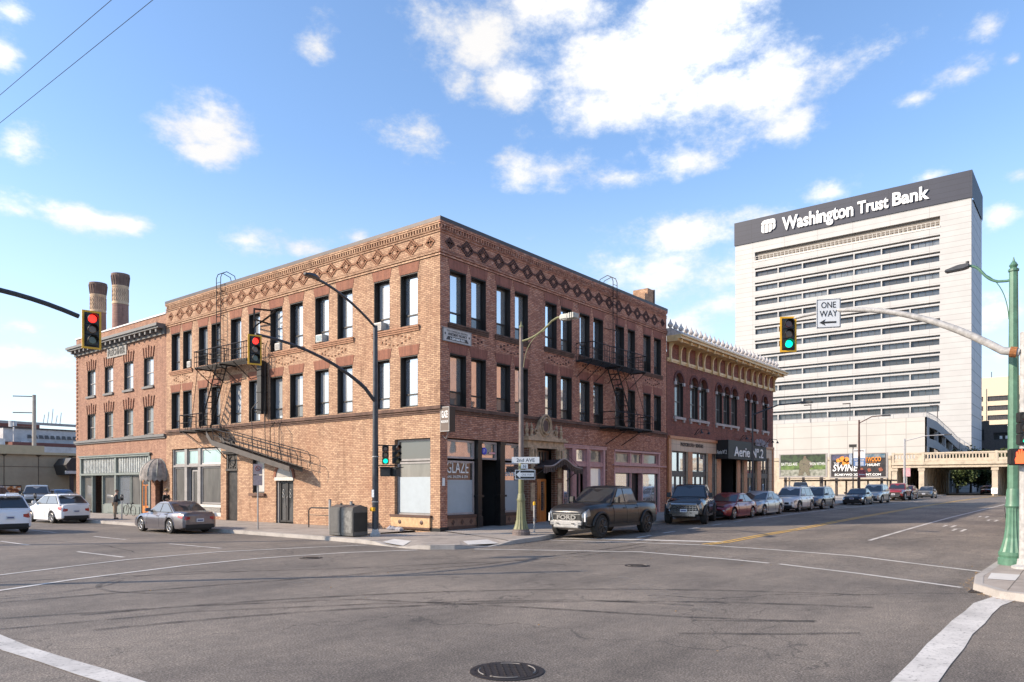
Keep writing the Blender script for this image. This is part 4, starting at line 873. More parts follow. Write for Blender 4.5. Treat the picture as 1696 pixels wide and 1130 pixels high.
for a, b in ((27.85, 29.4), (29.5, 31.3), (31.6, 33.65), (35.45, 37.1)): frame_win(LF, nb, a, b, .8 if a < 35 else .3, 2.86, GDL if a != 29.5 else GL[2], SAGE, t=.06, w=-.2)
g = G(LF); g.box(27.8, 33.65, -.3, -.08, .15, .8)
for a in (28.0, 29.3, 30.4, 31.9): g.box(a, a + 1.0, -.08, -.04, .25, .7)
g.obj('stall_riser', SAGE, nb)
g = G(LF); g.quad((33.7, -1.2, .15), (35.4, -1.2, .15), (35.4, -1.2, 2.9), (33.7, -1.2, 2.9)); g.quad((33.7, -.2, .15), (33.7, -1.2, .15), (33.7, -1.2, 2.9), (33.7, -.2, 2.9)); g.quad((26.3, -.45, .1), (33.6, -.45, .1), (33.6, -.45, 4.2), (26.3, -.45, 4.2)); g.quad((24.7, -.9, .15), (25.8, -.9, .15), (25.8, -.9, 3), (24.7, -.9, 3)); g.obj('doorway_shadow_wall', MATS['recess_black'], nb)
G(LF).prism(arch_pts(26.55, 27.75, 2.15) + [(26.55, .3), (27.75, .3)][::1], -.22, -.12, 'y').obj('arched_door_frame', OAK, nb)
for a in (26.68, 27.2): 
    f = G(LF).box(a, a + .44, -.12, -.09, .35, 2.2).obj('door', OAK, nb); G(LF).box(a + .09, a + .35, -.09, -.075, .8, 2.15).obj('pane', GR[1], f)
G(LF).prism(arch_pts(26.72, 27.6, 2.2), -.12, -.10, 'y').obj('fanlight', GR[1], nb)
# shell awning
aw = thing('shell_awning', 'faded grey fabric shell awning with scalloped edge over the arched wooden door', 'awning', (0, 25.9, 3))
g = G(LF); c = 25.2; n1 = 12; n2 = 7
P = lambda i, j: (c + 1.15 * math.cos(math.pi * i / n1), .02 + 1.15 * math.sin(math.pi * i / n1) * math.sin(1.45 * j / n2 + .12), 3.95 - 1.35 * (1 - math.cos(1.5 * j / n2)) - .0)
P = lambda i, j: (c + 1.08 * math.cos(math.pi * i / n1) * math.sin(.12 + 1.45 * j / n2), 1.15 * math.sin(math.pi * i / n1) * math.sin(.12 + 1.45 * j / n2), 2.75 + 1.15 * math.cos(.12 + 1.45 * j / n2))
for i in range(n1):
    for j in range(n2): g.quad(P(i, j), P(i + 1, j), P(i + 1, j + 1), P(i, j + 1))
    a, b = P(i, n2), P(i + 1, n2); m = tuple((p + q) / 2 for p, q in zip(a, b)); g.quad(a, b, (b[0], b[1], b[2] - .22), (m[0], m[1], m[2] - .36), (a[0], a[1], a[2] - .22))
g.obj('canopy', M('faded_canvas', (.27, .24, .215), .9, var=.35, sc=4), aw)
g = G(LF)
for i in range(0, n1 + 1, 2): g.tube([P(i, j) for j in range(n2 + 1)], .022, 4)
g.obj('rib', SAGE, aw)
for u, s in ((26.0, -1), (37.6, 1)):
    pass
# ------------------------------------------------------------------ arched dark brick building
BR_A = brick('dark_red_brick', (.33, .125, .085), (.20, .075, .055), (.09, .045, .036), (.08, .036, .033), patch=.3)
ab = thing('arched_window_building', 'two storey dark brick building with round arched windows and cream bracketed cornice', 'building', (21.65, 0, 0))
AX0, AX1 = 21.65, 42.35
AW = [(22.82, 24.15), (25.30, 26.55), (26.85, 28.15), (29.75, 30.95), (31.2, 32.4), (32.75, 33.98), (35.62, 36.75), (37.1, 38.25), (39.65, 40.9)]
g = G(RF); wall(g, AX0, AX1, -.1, 11.2, [(a, b, 6.85, 9.85) for a, b in AW] + [(22.1, 41.9, .2, 5.3)], .35); g.obj('wall', BR_A, ab)
g = G(); g.quad((AX1, 0, -.1), (AX1, 20, -.1), (AX1, 20, 11.2), (AX1, 0, 11.2)); g.quad((AX0, 20, -.1), (AX1, 20, -.1), (AX1, 20, 11.2), (AX0, 20, 11.2)); g.obj('side_wall', BR_A, ab)
G().box(AX0, AX1, .1, 20, 11.0, 11.1).obj('roof', MATS['roof_felt'], ab)
STONE = M('white_stone_trim', (.42, .38, .36), .7, var=.15)
for a, b in AW:
    m = (a + b) / 2; r = (b - a) / 2
    f = win(RF, ab, a, b, 6.85, 9.2, GD, LIN, M('grey_green_sash', (.16, .17, .165), .5), d=.28, rail=.45)
    g = G(RF); hs = 9.2   # brick above the arch inside the square opening
    for s in (-1, 1):
        pts = [(m + s * r, 9.86), (m + s * r, hs)] + [(m + s * r * math.cos(math.pi / 2 * i / 8), hs + r * math.sin(math.pi / 2 * i / 8)) for i in range(1, 9)] + [(m, 9.86)]
        g.prism(pts, -.3, -.002, 'y')
    g.obj('arch_spandrel', BR_A, f)
    g = G(RF); g.prism([(m + .9 * r * math.cos(math.pi * i / 12), 9.22 + .9 * r * math.sin(math.pi * i / 12)) for i in range(13)], -.27, -.24, 'y'); g.obj('arch_panel', LIN, f)
    G(RF).prism([(m + .55 * r * math.cos(k * .5236), 9.4 + .34 * math.sin(k * .5236)) for k in range(12)], -.24, -.22, 'y').obj('oval_light', GDL, f)
    g = G(RF); O = [(m + (r + .16) * math.cos(math.pi * i / 16), hs + (r + .16) * math.sin(math.pi * i / 16)) for i in range(17)]; I = [(m + r * math.cos(math.pi * i / 16), hs + r * math.sin(math.pi * i / 16)) for i in range(17)]
    for i in range(16):
        g.add([(O[i][0], 0, O[i][1]), (O[i + 1][0], 0, O[i + 1][1]), (I[i + 1][0], 0, I[i + 1][1]), (I[i][0], 0, I[i][1])] + [(O[i][0], .06, O[i][1]), (O[i + 1][0], .06, O[i + 1][1]), (I[i + 1][0], .06, I[i + 1][1]), (I[i][0], .06, I[i][1])], [(4, 5, 6, 7), (0, 1, 5, 4), (3, 2, 6, 7)])
    g.obj('arch_ring', M('arch_brick', (.10, .035, .032), .85), f)
imp = sorted({round(v, 2) for a, b in AW for v in (a, b)}); done = []
for grp in ([22.82, 24.15], [25.30, 26.7, 28.15], [29.75, 31.07, 32.58, 33.98], [35.62, 36.92, 38.25], [39.65, 40.9]):
    for k, v in enumerate(grp):
        s = .15 if 0 < k < len(grp) - 1 else .13; G(RF).box(v - s, v + s, -.02, .11, 9.0, 9.22).obj('impost_block', STONE, ab)
    g = G(RF); g.box(grp[0] - .2, grp[-1] + .2, 0, .13, 6.66, 6.83)
    for v in grp: g.box(v - .11, v + .11, 0, .10, 6.5, 6.66)
    g.obj('sill', STONE, ab)
CREAM = M('cream_cornice_paint', (.70, .50, .25), .5, var=.15, sc=4); CREAML = M('pale_zinc', (.52, .48, .45), .5, var=.25, sc=5)
g = G(RF); g.box(AX0, AX1, 0, .10, 10.55, 10.68); g.box(AX0, AX1, 0, .06, 10.45, 10.55); g.box(AX0 - .02, AX1 + .65, -.0, 1.05, 11.85, 12.02); g.box(AX0 - .02, AX1 + .72, -.0, 1.15, 12.02, 12.12); g.box(AX0, AX1 + .5, 0, .8, 11.72, 11.85); g.obj('cornice', CREAM, ab)
g = G(RF); g.box(AX0, AX1, -.02, .02, 11.2, 11.8); g.obj('wall_top', BR_A, ab)
for k in range(16):
    u = AX0 + .35 + k * 1.345 + (.15 if k % 2 else 0)
    g = G(RF); pts = [(.06, 10.5), (.20, 10.5), (.18, 11.3), (.26, 11.55), (.45, 11.7), (.95, 11.74), (.95, 11.86), (.06, 11.86)]
    inner = [(.02, 10.4), (.22, 10.4), (.16, 10.9), (.20, 11.4), (.34, 11.62), (.70, 11.74), (.92, 11.62), (.97, 11.84), (.02, 11.84)]
    n_ = len(inner); g.add([(u - .07, w, z) for w, z in inner] + [(u + .07, w, z) for w, z in inner], [tuple(range(n_)), tuple(range(2 * n_ - 1, n_ - 1, -1))] + [(i, (i + 1) % n_, n_ + (i + 1) % n_, n_ + i) for i in range(n_)])
    g.obj('cornice_bracket', CREAM, ab)
g = G(RF); g.add([(AX0, 1.1, 12.12), (AX1 + .7, 1.1, 12.12), (AX1 + .1, .2, 12.62), (AX0, .2, 12.62)], [(0, 1, 2, 3)]); g.add([(AX1 + .7, 1.1, 12.12), (AX1 + .7, -5, 12.12), (AX1 + .1, -5, 12.62), (AX1 + .1, .2, 12.62)], [(0, 1, 2, 3)]); g.add([(AX0, 1.1, 12.12), (AX0, .2, 12.62), (AX0, -1, 12.62), (AX0, -1, 12.12)], [(0, 1, 2, 3)])
u = AX0
while u < AX1 + .5: g.box(u, u + .05, .18, 1.12, 12.1, 12.16) if 0 else g.tube([(u, 1.08, 12.15), (u, .22, 12.64)], .02, 4); u += .3
g.obj('sloping_roof', CREAML, ab)
for k in range(27):
    u = AX0 + .1 + k * .8; G(RF).lathe(0, 0, [(0, .10), (.1, .10), (.14, .17), (.26, .19), (.42, .08), (.62, .015)], 6).obj('finial', CREAML, ab, local=True).location = Vector((u - 21.65, -.22, 12.6))
# shop front
CT = panelmat('cream_tile_front', (.60, .47, .34), .62, .62, .012, .45); ORG = M('terracotta_pier', (.50, .21, .09), .5, var=.2, sc=6); TAU = M('dark_taupe_frame', (.075, .066, .06), .5)
g = G(RF)
sops = [(22.3, 24.75), (25.45, 28.15), (28.8, 29.75), (30.5, 33.75), (34.4, 35.2), (35.9, 38.2), (39.1, 41.2)]
wall(g, 22.1, 41.9, .2, 5.3, [(a, b, .3, 4.5) for a, b in sops], .3, .06); g.obj('shopfront', CT, ab)
g = G(RF)
for (a, b), (c, d) in zip(sops, sops[1:]): g.box(b, c, .062, .10, .2, 4.5)
g.box(21.85, 42.2, 0, .16, 5.3, 5.5); g.box(21.75, 22.1, 0, .12, .2, 5.3); g.box(41.9, 42.25, 0, .12, .2, 5.3); g.obj('terracotta_trim', ORG, ab)
for a, b in sops:
    if a == 30.5:
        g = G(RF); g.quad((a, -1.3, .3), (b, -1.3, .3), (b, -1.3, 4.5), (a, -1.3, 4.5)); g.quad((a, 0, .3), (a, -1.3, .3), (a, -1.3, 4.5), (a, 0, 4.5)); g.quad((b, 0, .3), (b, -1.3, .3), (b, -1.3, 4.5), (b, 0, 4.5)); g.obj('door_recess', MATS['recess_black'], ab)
        frame_win(RF, ab, 31.6, 32.6, .3, 4.3, GR[1], BLACKP, t=.1, w=-1.2, name='door'); continue
    f = frame_win(RF, ab, a, b, .3, 4.5, GR[1] if a > 29 else GR[2], TAU, t=.1, w=-.12)
    g = G(RF); g.box(a + .1, b - .1, -.16, -.05, 2.75, 3.15); m = (a + b) / 2; g.box(m - .07, m + .07, -.16, -.06, 3.15, 4.4)
    k = 3 if b - a > 1.5 else 2
    for j in range(1, k): x = a + (b - a) * j / k; g.box(x - .05, x + .05, -.16, -.06, .4, 2.75)
    g.obj('glazing_bar', TAU, f)
text('PHOTOBOOTH + RENTALS', M('brown_lettering', (.06, .04, .03), .6), ab, rfn(23.6, 4.85, .065), 3.7, .26, ext=.02, bold=.025)
g = G(RF); g.box(29.7, 37.8, .0, 1.0, 4.15, 5.55); 
f = g.obj('black_canopy', M('canopy_black', (.012, .012, .012), .6), ab)
text('Aerie Nº.2', Wt, ab, lambda a, b, d: (30.8 + a, -(1.0 + d), 4.35 + b), 6.2, .75, ext=.03, bold=.012)
text('Aerie Nº.2', Wt, ab, lambda a, b, d: (29.7 - d, -.12 - a, 4.5 + b), .75, .3, ext=.02)
g = G()
for k in range(60):
    x = 35.0 + rnd.random() * 2.9; z = 5.45 + rnd.random() * .4 - abs(x - 36.2) * .1; s = .14; g.quad(*[(x + s * math.cos(q * 1.26 + k) * rnd.uniform(.6, 1.2), -1.02 - rnd.random() * .15, z + s * math.sin(q * 1.26 + k)) for q in range(5)])
g.obj('paper_flowers', M('paper_grey', (.34, .34, .38), .8), ab)
for u in (26.0, 34.5, 40.5):
    g = G(RF)
    for d in (-.6, .6): g.tube([(u + d * .2, .05, 5.75), (u + d * .5, .45, 6.15), (u + d, .75, 6.1), (u + d, .8, 5.95)], .025, 5); g.lathe(0, 0, [(0, 0)], 3) if 0 else g.disc((u + d, .8, 5.95), (0, 0, -1), .04, .14, .16, 8)
    g.obj('gooseneck_lamp', BLACKP, ab)
t = thing('brick_chimney', 'small red brick chimney seen past the end of the arched building', 'chimney', (43.2, 6, 0)); G().box(42.5, 43.4, 2.0, 3.0, .6, 9.3).obj('stack', M('orange_brick', (.42, .15, .07), .8), t)
# ------------------------------------------------------------------ bank tower
CLAD = panelmat('white_cladding', (.48, .47, .455), 8.7, 1.34, .045, .62, .03); CLADG = panelmat('shaded_cladding_side', (.43, .42, .44), 5.2, 2.68, .10, .4, .04)  # tower side uses a greyer cladding copy, its shade put into the colour
NAVY = panelmat('navy_cladding', (.036, .040, .060), 8.7, 1.34, .045, .6, .05)
bk = thing('bank_tower', 'tall white office tower with dark blue top band carrying white bank lettering', 'office tower', (180, .34, 0))
BY0, BY1, BX0, BX1, BT = .34, 57.6, 180., 200.2, 76.4
TF = lambda u, w, z: (180. - w, u, z)
rows = []; ops = [(6.8, 52.0, 64.4, 67.1)]
for k in range(11):
    z = 62.6 - 4.03 * k; ops += [(6.8, 52.0, z - .5, z)]; ops += [(6.8 + 6.457 * j + .15, 6.8 + 6.457 * (j + 1) - .15, z - 2.4, z - .95) for j in range(7)]
g = G(TF); wall(g, BY0, BY1, 0, 69.96, ops, .9); g.obj('facade', CLAD, bk)
g = G(TF); wall(g, BY0 - .2, BY1 + .2, 69.96, BT, [], .1, .25); g.quad((BY0 - .2, .25, 69.96), (BY1 + .2, .25, 69.96), (BY1 + .2, -.2, 69.96), (BY0 - .2, -.2, 69.96)); g.quad((BY0 - .2, .25, 69.96), (BY0 - .2, -20.5, 69.96), (BY0 - .2, -20.5, BT), (BY0 - .2, .25, BT)); g.quad((BY0 - .2, .25, BT), (BY1, .25, BT), (BY1, -20, BT), (BY0 - .2, -20, BT)); g.obj('top_band', NAVY, bk)
g = G(); g.quad((BX0, BY0, 0), (BX1, BY0, 0), (BX1, BY0, 70), (BX0, BY0, 70)); g.quad((BX0, BY1, 0), (BX1, BY1, 0), (BX1, BY1, 76), (BX0, BY1, 76)); g.quad((BX1, BY0, 0), (BX1, BY1, 0), (BX1, BY1, 76), (BX1, BY0, 76)); g.obj('side_wall', CLADG, bk)
gt = [glass('tower_pane_a', (.014, .018, .024), .0, var=.4), glass('tower_pane_b', (.028, .034, .042), .03, var=.4), glass('tower_pane_c', (.11, .12, .125), .03, var=.4)]
TFR = M('tower_window_bar', (.07, .07, .07), .5)
for k in range(11):
    z = 62.6 - 4.03 * k
    f = G(TF).box(6.8, 52, -.9, -.8, z - .5, z).obj('clerestory_band', gt[0], bk)
    g = G(TF)
    for j in range(28): g.box(6.8 + j * 1.614, 6.88 + j * 1.614, -.8, -.7, z - .5, z)
    g.obj('window_bars', TFR, f)
    for j in range(7):
        a = 6.8 + 6.457 * j + .15; b = 6.8 + 6.457 * (j + 1) - .15
        f = G(TF).box(a, b, -.8, -.7, z - 2.4, z - .95).obj('window', gt[rnd.choice((0, 0, 0, 1, 2) if k < 4 else (0, 0, 1, 1))], bk)
        g = G(TF)
        for q in range(1, 4): x = a + (b - a) * q / 4; g.box(x - .05, x + .05, -.7, -.64, z - 2.4, z - .95)
        g.obj('window_bars', TFR, f)
G(TF).box(6.8, 52, -.95, -.8, 64.4, 67.1).obj('terrace_recess', M('terrace_shade', (.20, .175, .15), .8), bk)
g = G(TF); g.box(6.8, 52, -.2, -.12, 65.9, 66.0); g.box(6.8, 52, -.2, -.12, 65.3, 65.36); g.box(6.8, 52, -.2, .1, 64.35, 64.75)
for j in range(46): g.box(6.8 + j * 1.0, 6.9 + j * 1.0, -.2, -.1, 64.7, 66.0)
g.obj('terrace_rail', WHITEF, bk)
WL = M('white_sign_letters', (.85, .85, .84), .5, var=.02)
tf2 = lambda y0, z0: (lambda a, b, d: (179.74 - d, y0 - a, z0 + b))
zc = lambda y: 72.2
text('Washington', WL, bk, tf2(44.3, 70.2), 18.1, 4.75, ext=.35, bold=.03); text('Trust', WL, bk, tf2(25.2, 71.45), 7.2, 3.2, ext=.35, bold=.03); text('Bank', WL, bk, tf2(17.1, 71.6), 8.1, 3.3, ext=.35, bold=.03)
lg = G(); X = 179.74; y0 = 49.9; Zb = 71.75; Zt = 75.1
def lp(pts): lg.prism([(y0 - a, Zb + b) for a, b in pts], X - .35, X, 'x')
lp([(.0, 2.35), (.1, 2.95), (.5, 3.35), (1.0, 3.5), (3.1, 3.5), (3.55, 3.35), (3.8, 2.95), (3.8, 2.2), (3.0, 2.2), (3.0, 2.45), (2.85, 2.6), (.0, 2.6)][1:] if 0 else [(.0, 2.4), (.0, 2.75), (.25, 3.2), (.8, 3.5), (3.1, 3.5), (3.6, 3.3), (3.8, 2.9), (3.8, 2.2), (3.1, 2.2), (3.1, 2.4)])
lp([(0, .5), (.25, .12), (.75, 0), (.75, 2.2), (0, 2.2)]); lp([(1.0, 0), (1.75, 0), (1.75, 2.2), (1.0, 2.2)]); lp([(2.0, 0), (2.55, .12), (2.85, .5), (2.85, 2.2), (2.0, 2.2)]); lp([(3.1, .5), (3.5, .7), (3.8, 1.2), (3.8, 2.0), (3.1, 2.0)])
lg.obj('emblem', WL, bk)
# garage podium with ramp
GW = panelmat('garage_panels', (.49, .465, .43), 3.55, 2.4, .05, .6, .03)
gr = thing('parking_garage', 'low white panelled parking garage with sloping ramp openings at the foot of the bank tower', 'parking garage', (136, 2.7, 0))
GX = lambda x, y, z: (136 + (x - 122) * 1.0965, 2.7 + (y - .5) * 1.0965, z * 1.0965 - .2)
g = G(GX); g.quad((122, .5, 0), (122, 48, 0), (122, 48, 14.0), (122, .5, 14.0)); g.quad((122, .5, 14), (122, 48, 14), (124, 48, 14), (124, .5, 14)); g.obj('front_wall', GW, gr)
GG = M('ramp_concrete_shade', (.30, .29, .30), .8, var=.12)
def ramp_band(g, zt, zb, y=.5, x0=122., x1=178., sag=0):
    st = [(122, 0), (132, -.1), (140, -.75), (150, -1.6), (160, -2.6), (170, -2.85), (178, -2.9)]
    for (xa, da), (xb, db) in zip(st, st[1:]): g.prism([(xa, zt + da), (xb, zt + db), (xb, zb + db), (xa, zb + da)], y, y + .3, 'y')
g = G(GX); ramp_band(g, 14.0, 12.4); ramp_band(g, 10.4, 8.9); ramp_band(g, 6.6, 5.4); g.box(122, 124.6, .52, .8, 0, 14)
for x in (134, 143, 152, 160, 168, 177): g.box(x, x + .7, .6, 1.2, 0, 14 - 1.3 - (x - 134) * .04)
g.obj('ramp_side', GG, gr)
g = G(GX); g.quad((122.3, 6, 0), (178, 6, 0), (178, 6, 11), (122.3, 6, 12)); g.quad((122, .8, 14), (178, .8, 10.5), (178, 6, 10.5), (122, 6, 14)); g.obj('dark_interior', M('garage_interior', (.06, .06, .06), .9), gr)
g = G(GX); st = [(122, 0), (132, -.1), (140, -.75), (150, -1.6), (160, -2.6), (170, -2.85), (178, -2.9)]
for (xa, da), (xb, db) in zip(st, st[1:]):
    g.tube([(xa, .6, 14.9 + da), (xb, .6, 14.9 + db)], .06, 4); n_ = 10
    for k in range(n_): s = k / n_; g.tube([(xa + (xb - xa) * s, .6, 14 + da + (db - da) * s), (xa + (xb - xa) * s, .6, 14.9 + da + (db - da) * s)], .045, 4)
g.tube([(122.1, .5, 14.8), (122.1, 48, 14.8)], .05, 4)
for k in range(20): g.tube([(122.1, 1 + k * 2.4, 14), (122.1, 1 + k * 2.4, 14.8)], .04, 4)
g.obj('railing', M('pale_rail', (.42, .41, .40), .5), gr)
for i, (x, y) in enumerate(((138.2, 24.7), (140.4, 17.5), (155.7, 3.8))):
    t = thing('lamp_post', ('thin lamp post on the garage roof nearest the arched building', 'second thin lamp post on the garage roof', 'lamp post on the garage ramp next to the tower corner')[i], 'lamp post', (x, y, 14.3), 0, 'lamp posts on the garage roof')
    G().tube([(x, y, 14.3), (x, y, 19.1)], .08, 6).obj('pole', COPE, t); G().box(x - .2, x + .2, y - .1, y + 1.4, 19.0, 19.2).obj('lamp_head', COPE, t)
# ------------------------------------------------------------------ railway bridge
BC = concrete('bridge_concrete', (.50, .42, .32), 0); 
bc_t = BC.node_tree
rb = thing('railway_bridge', 'old cream concrete bridge with pierced parapet crossing the street', 'bridge', (108, -8, .5))
BYA, BYB = -40, 3.3
g = G(); g.box(108, 134, BYA, BYB, 4.95, 5.9); g.box(107.75, 108, BYA, BYB, 5.35, 5.75); g.box(107.85, 108, BYA, BYB, 4.9, 5.1); g.obj('deck', BC, rb)
holes = []; y = BYB - .6
spans = [(3.3, -1.0), (-1.0, -10.7), (-10.7, -20), (-20, -29), (-29, -40)]
for a, b in spans:
    n_ = int((a - b - 1.0) / .43)
    for k in range(n_): yc = a - .6 - k * .43; holes.append((yc - .125, yc + .125, 6.32, 6.92))
XF = lambda u, w, z: (108 - w, u, z)
g = G(XF); wall(g, BYA, BYB, 5.9, 7.05, holes, .28); g.obj('parapet', BC, rb)
g = G(XF); g.box(BYA, BYB, -.33, .07, 7.05, 7.28); g.box(BYA, BYB, -.28, .03, 5.9, 6.1)
for a, b in spans: g.box(a - .35, a, -.35, .1, 5.75, 7.35)
for h in holes[::1]:
    for s0, s1 in ((h[2], .08), (h[3] - .08, .08)): pass
g.obj('parapet_cap', BC, rb)
for y in (3.0, -.85, -10.6, -19.8, -28.7):
    for x in (108.0, 110.8, 113.6, 116.4, 119.2, 122, 124.8, 127.6, 130.4, 133.0):
        g = G(); zz = gz(x, y) - .2; g.box(x + .1, x + .85, y - .45, y + .3, zz, 4.4); g.box(x + .0, x + .95, y - .55, y + .4, 4.4, 4.95); g.obj('pier', BC, rb)
G().box(108.3, 133.5, 3.0, 3.3, .3, 4.9).obj('abutment_wall', BC, rb)
for y in (-.85, -10.6): G().box(109, 133.5, y - .12, y + .02, .3, 4.9).obj('pier_wall', BC, rb)
wl = thing('retaining_wall', 'long cream retaining wall running behind the billboards and lot', 'wall', (108, 20, .5))
g = G(); g.box(108, 108.5, 3.4, 50, 0, 6.9); g.box(107.8, 108, 3.4, 50, 6.4, 6.9)
for k in range(9): g.box(107.75, 108, 4 + k * 5.2, 4.8 + k * 5.2, 0, 6.4)
g.obj('wall', BC, wl)
# ------------------------------------------------------------------ billboards
def bill_mat(name, stops, sc, det=3):
    m, t, b = newmat(name); p = nn(t, 'ShaderNodeTexCoord').outputs['Object']
    t.links.new(ramp(t, noise_out(t, p, sc, det), stops), b.inputs['Base Color']); b.inputs['Roughness'].default_value = .5; MATS[name] = m; return m
FX = lambda x: (lambda y0, z0: (lambda a, b, d: (x - d, y0 - a, z0 + b)))
def billboard(label, ya, yb, z0, z1, x=85.):
    t = thing('billboard', label, 'billboard', (x + .3, (ya + yb) / 2, .6), 0, 'billboards on the lot')
    g = G(); w = .22; g.box(x - .05, x + .12, yb - w, ya + w, z0 - w, z0); g.box(x - .05, x + .12, yb - w, ya + w, z1, z1 + .12); g.box(x - .05, x + .12, yb - w, yb, z0, z1); g.box(x - .05, x + .12, ya, ya + w, z0, z1); g.obj('frame', GREYF, t)
    for k in range(3):
        y = yb + .6 + (ya - yb - 1.2) * k / 2; G().box(x + .2, x + .5, y - .15, y + .15, .5, z1 - .2).obj('post', COPE, t)
    g = G(); g.box(x - .7, x - .05, yb, ya, z0 - .42, z0 - .34); g.obj('catwalk', COPE, t)
    return t
b1 = billboard('wide green billboard showing a soldier with white slogan lettering, left of the pair', 13.45, 7.2, 3.45, 6.5)
G().box(85.0, 85.03, 7.2, 13.45, 5.3, 6.5).obj('tree_backdrop', bill_mat('printed_trees', [(.35, (.006, .012, .006)), (.6, (.03, .06, .02))], 2.2), b1)
G().box(85.0, 85.03, 7.2, 13.45, 4.35, 5.3).obj('grass_print', bill_mat('printed_grass', [(.3, (.03, .06, .015)), (.7, (.14, .22, .05))], 1.6), b1)
G().box(85.0, 85.03, 7.2, 13.45, 3.45, 4.35).obj('water_print', bill_mat('printed_water', [(.3, (.09, .10, .07)), (.7, (.36, .36, .30))], 2.4), b1)
sg = G(); ym, xx = 10.0, 84.97
body = [(-.95, 3.5), (-.75, 4.5), (-.85, 5.1), (-.7, 5.6), (-.3, 5.8), (-.2, 6.0), (-.17, 6.3), (.17, 6.3), (.2, 6.0), (.35, 5.8), (.85, 5.5), (1.05, 5.0), (.85, 4.6), (.65, 4.6), (.55, 4.2), (.75, 3.5), (.3, 3.5), (.0, 4.1), (-.35, 3.5)]
sg.prism([(ym - a, b) for a, b in body], xx, 85.0, 'x'); sg.obj('soldier_print', bill_mat('printed_camouflage', [(.35, (.05, .05, .035)), (.5, (.16, .13, .09)), (.65, (.10, .11, .06))], 5), b1)
G().prism([(ym + .18 * math.cos(k * .785), 6.08 + .24 * math.sin(k * .785)) for k in range(8)], 84.94, xx, 'x').obj('helmet_print', M('printed_helmet', (.14, .10, .07), .6), b1)
text('BATTLES ARE', Wt, b1, FX(84.96)(13.3, 4.95), 2.25, .42, ext=.01); text('WON WITHIN', Wt, b1, FX(84.96)(9.35, 4.95), 2.1, .42, ext=.01)
b2 = billboard('dark billboard with orange and white haunted attraction lettering, right of the pair', 6.45, -.5, 3.3, 6.4)
G().box(85.0, 85.03, -.5, 6.45, 3.3, 6.4).obj('dark_print', bill_mat('printed_dark', [(.4, (.008, .008, .012)), (.7, (.04, .03, .03))], 1.5), b2)
G().box(84.98, 85.0, -.4, 2.2, 5.85, 6.35).obj('sky_print', bill_mat('printed_teal', [(.35, (.02, .10, .16)), (.65, (.25, .25, .25))], 1.3), b2); G().box(84.98, 85.0, 2.4, 6.35, 5.6, 6.35).obj('dusk_print', bill_mat('printed_dusk', [(.35, (.03, .03, .07)), (.65, (.10, .10, .16))], 1.3), b2)
OR = M('printed_orange', (.85, .28, .03), .5, var=.3, sc=3)
g = G()
for cy, cz, r in ((5.5, 5.55, .30), (5.0, 5.75, .38), (4.4, 5.6, .42), (4.1, 5.25, .3), (4.7, 5.2, .34)):
    g.prism([(cy + r * (1 + .18 * math.sin(k * 2.1 + cy * 9)) * math.cos(k * .5236), cz + r * (1 + .2 * math.sin(k * 3.3 + cy * 5)) * math.sin(k * .5236)) for k in range(12)], 84.955, 84.98, 'x')
g.obj('flame_print', OR, b2)
g = G()
for cy, cz, r in ((1.55, 4.2, .24), (.15, 4.25, .27), (2.5, 4.3, .2)): g.prism([(cy + r * (1 + .2 * math.sin(k * 2.1)) * math.cos(k * .5236), cz + r * math.sin(k * .5236)) for k in range(12)], 84.96, 85.0, 'x')
g.obj('mask_print', M('printed_red_brown', (.30, .08, .04), .6, var=.4, sc=6), b2)
text('SWINE', Wt, b2, FX(84.95)(6.25, 4.05), 3.3, .95, ext=.01, bold=.02, shear=.25); text('THE', Wt, b2, FX(84.95)(6.1, 5.0), .7, .28, ext=.01)
text('SCARYWOOD', OR, b2, FX(84.95)(3.3, 5.35), 3.2, .62, ext=.01, bold=.02); text('HAUNTED NIGHTS', OR, b2, FX(84.95)(2.0, 5.18), 1.3, .13, ext=.01); text('NOW HAUNT', Wt, b2, FX(84.95)(3.1, 4.72), 2.9, .36, ext=.01, bold=.03)
text('SCARYWOODHAUNT.COM', Wt, b2, FX(84.95)(6.0, 3.42), 5.9, .32, ext=.01, bold=.04)
# carport and lot clutter behind the billboards
sh = thing('shelter', 'low brown flat shelter under the billboards', 'shelter', (88, 8, .6))
G().box(86.5, 89.5, -1, 13.5, 2.7, 2.9).obj('roof', M('brown_shelter', (.13, .09, .06), .7), sh)
for k in range(6): G().box(86.6, 86.8, -.8 + k * 2.8, -.6 + k * 2.8, .5, 2.7).obj('post', MATS['brown_shelter'], sh)
# ------------------------------------------------------------------ far right: office block and dark garage
ob = thing('office_tower', 'distant cream office block with dark ribbon windows at the right edge', 'office building', (283, 9, 0))
OF = lambda u, w, z: (283 - w, u, z); FC = M('far_cream', (.66, .56, .42), .8, var=.05)
ops = [(b_, b_ + 6.3, 33.2 - k * 3.33 - 1.75, 33.2 - k * 3.33) for k in range(9) for b_ in [y_ for y_ in (-14.5, -6.9, .7, 8.3)]]
g = G(OF); wall(g, -22, 30, 0, 39.8, ops, .6); g.quad((-22, 0, 0), (-22, -20, 0), (-22, -20, 39.8), (-22, 0, 39.8)); g.quad((30, 0, 0), (30, -20, 0), (30, -20, 39.8), (30, 0, 39.8)); g.quad((-22, 0, 39.8), (30, 0, 39.8), (30, -20, 39.8), (-22, -20, 39.8)); g.obj('facade', FC, ob)
for a, b, c, d in ops:
    f = G(OF).box(a, b, -.6, -.5, c, d).obj('window', glass('far_pane', (.05, .045, .04), .12) if 'far_pane' not in MATS else MATS['far_pane'], ob)
    g = G(OF); [g.box(a + (b - a) * q / 6 - .06, a + (b - a) * q / 6 + .06, -.5, -.4, c, d) for q in range(1, 6)]; g.obj('window_bars', TFR, f)
g = G(OF)
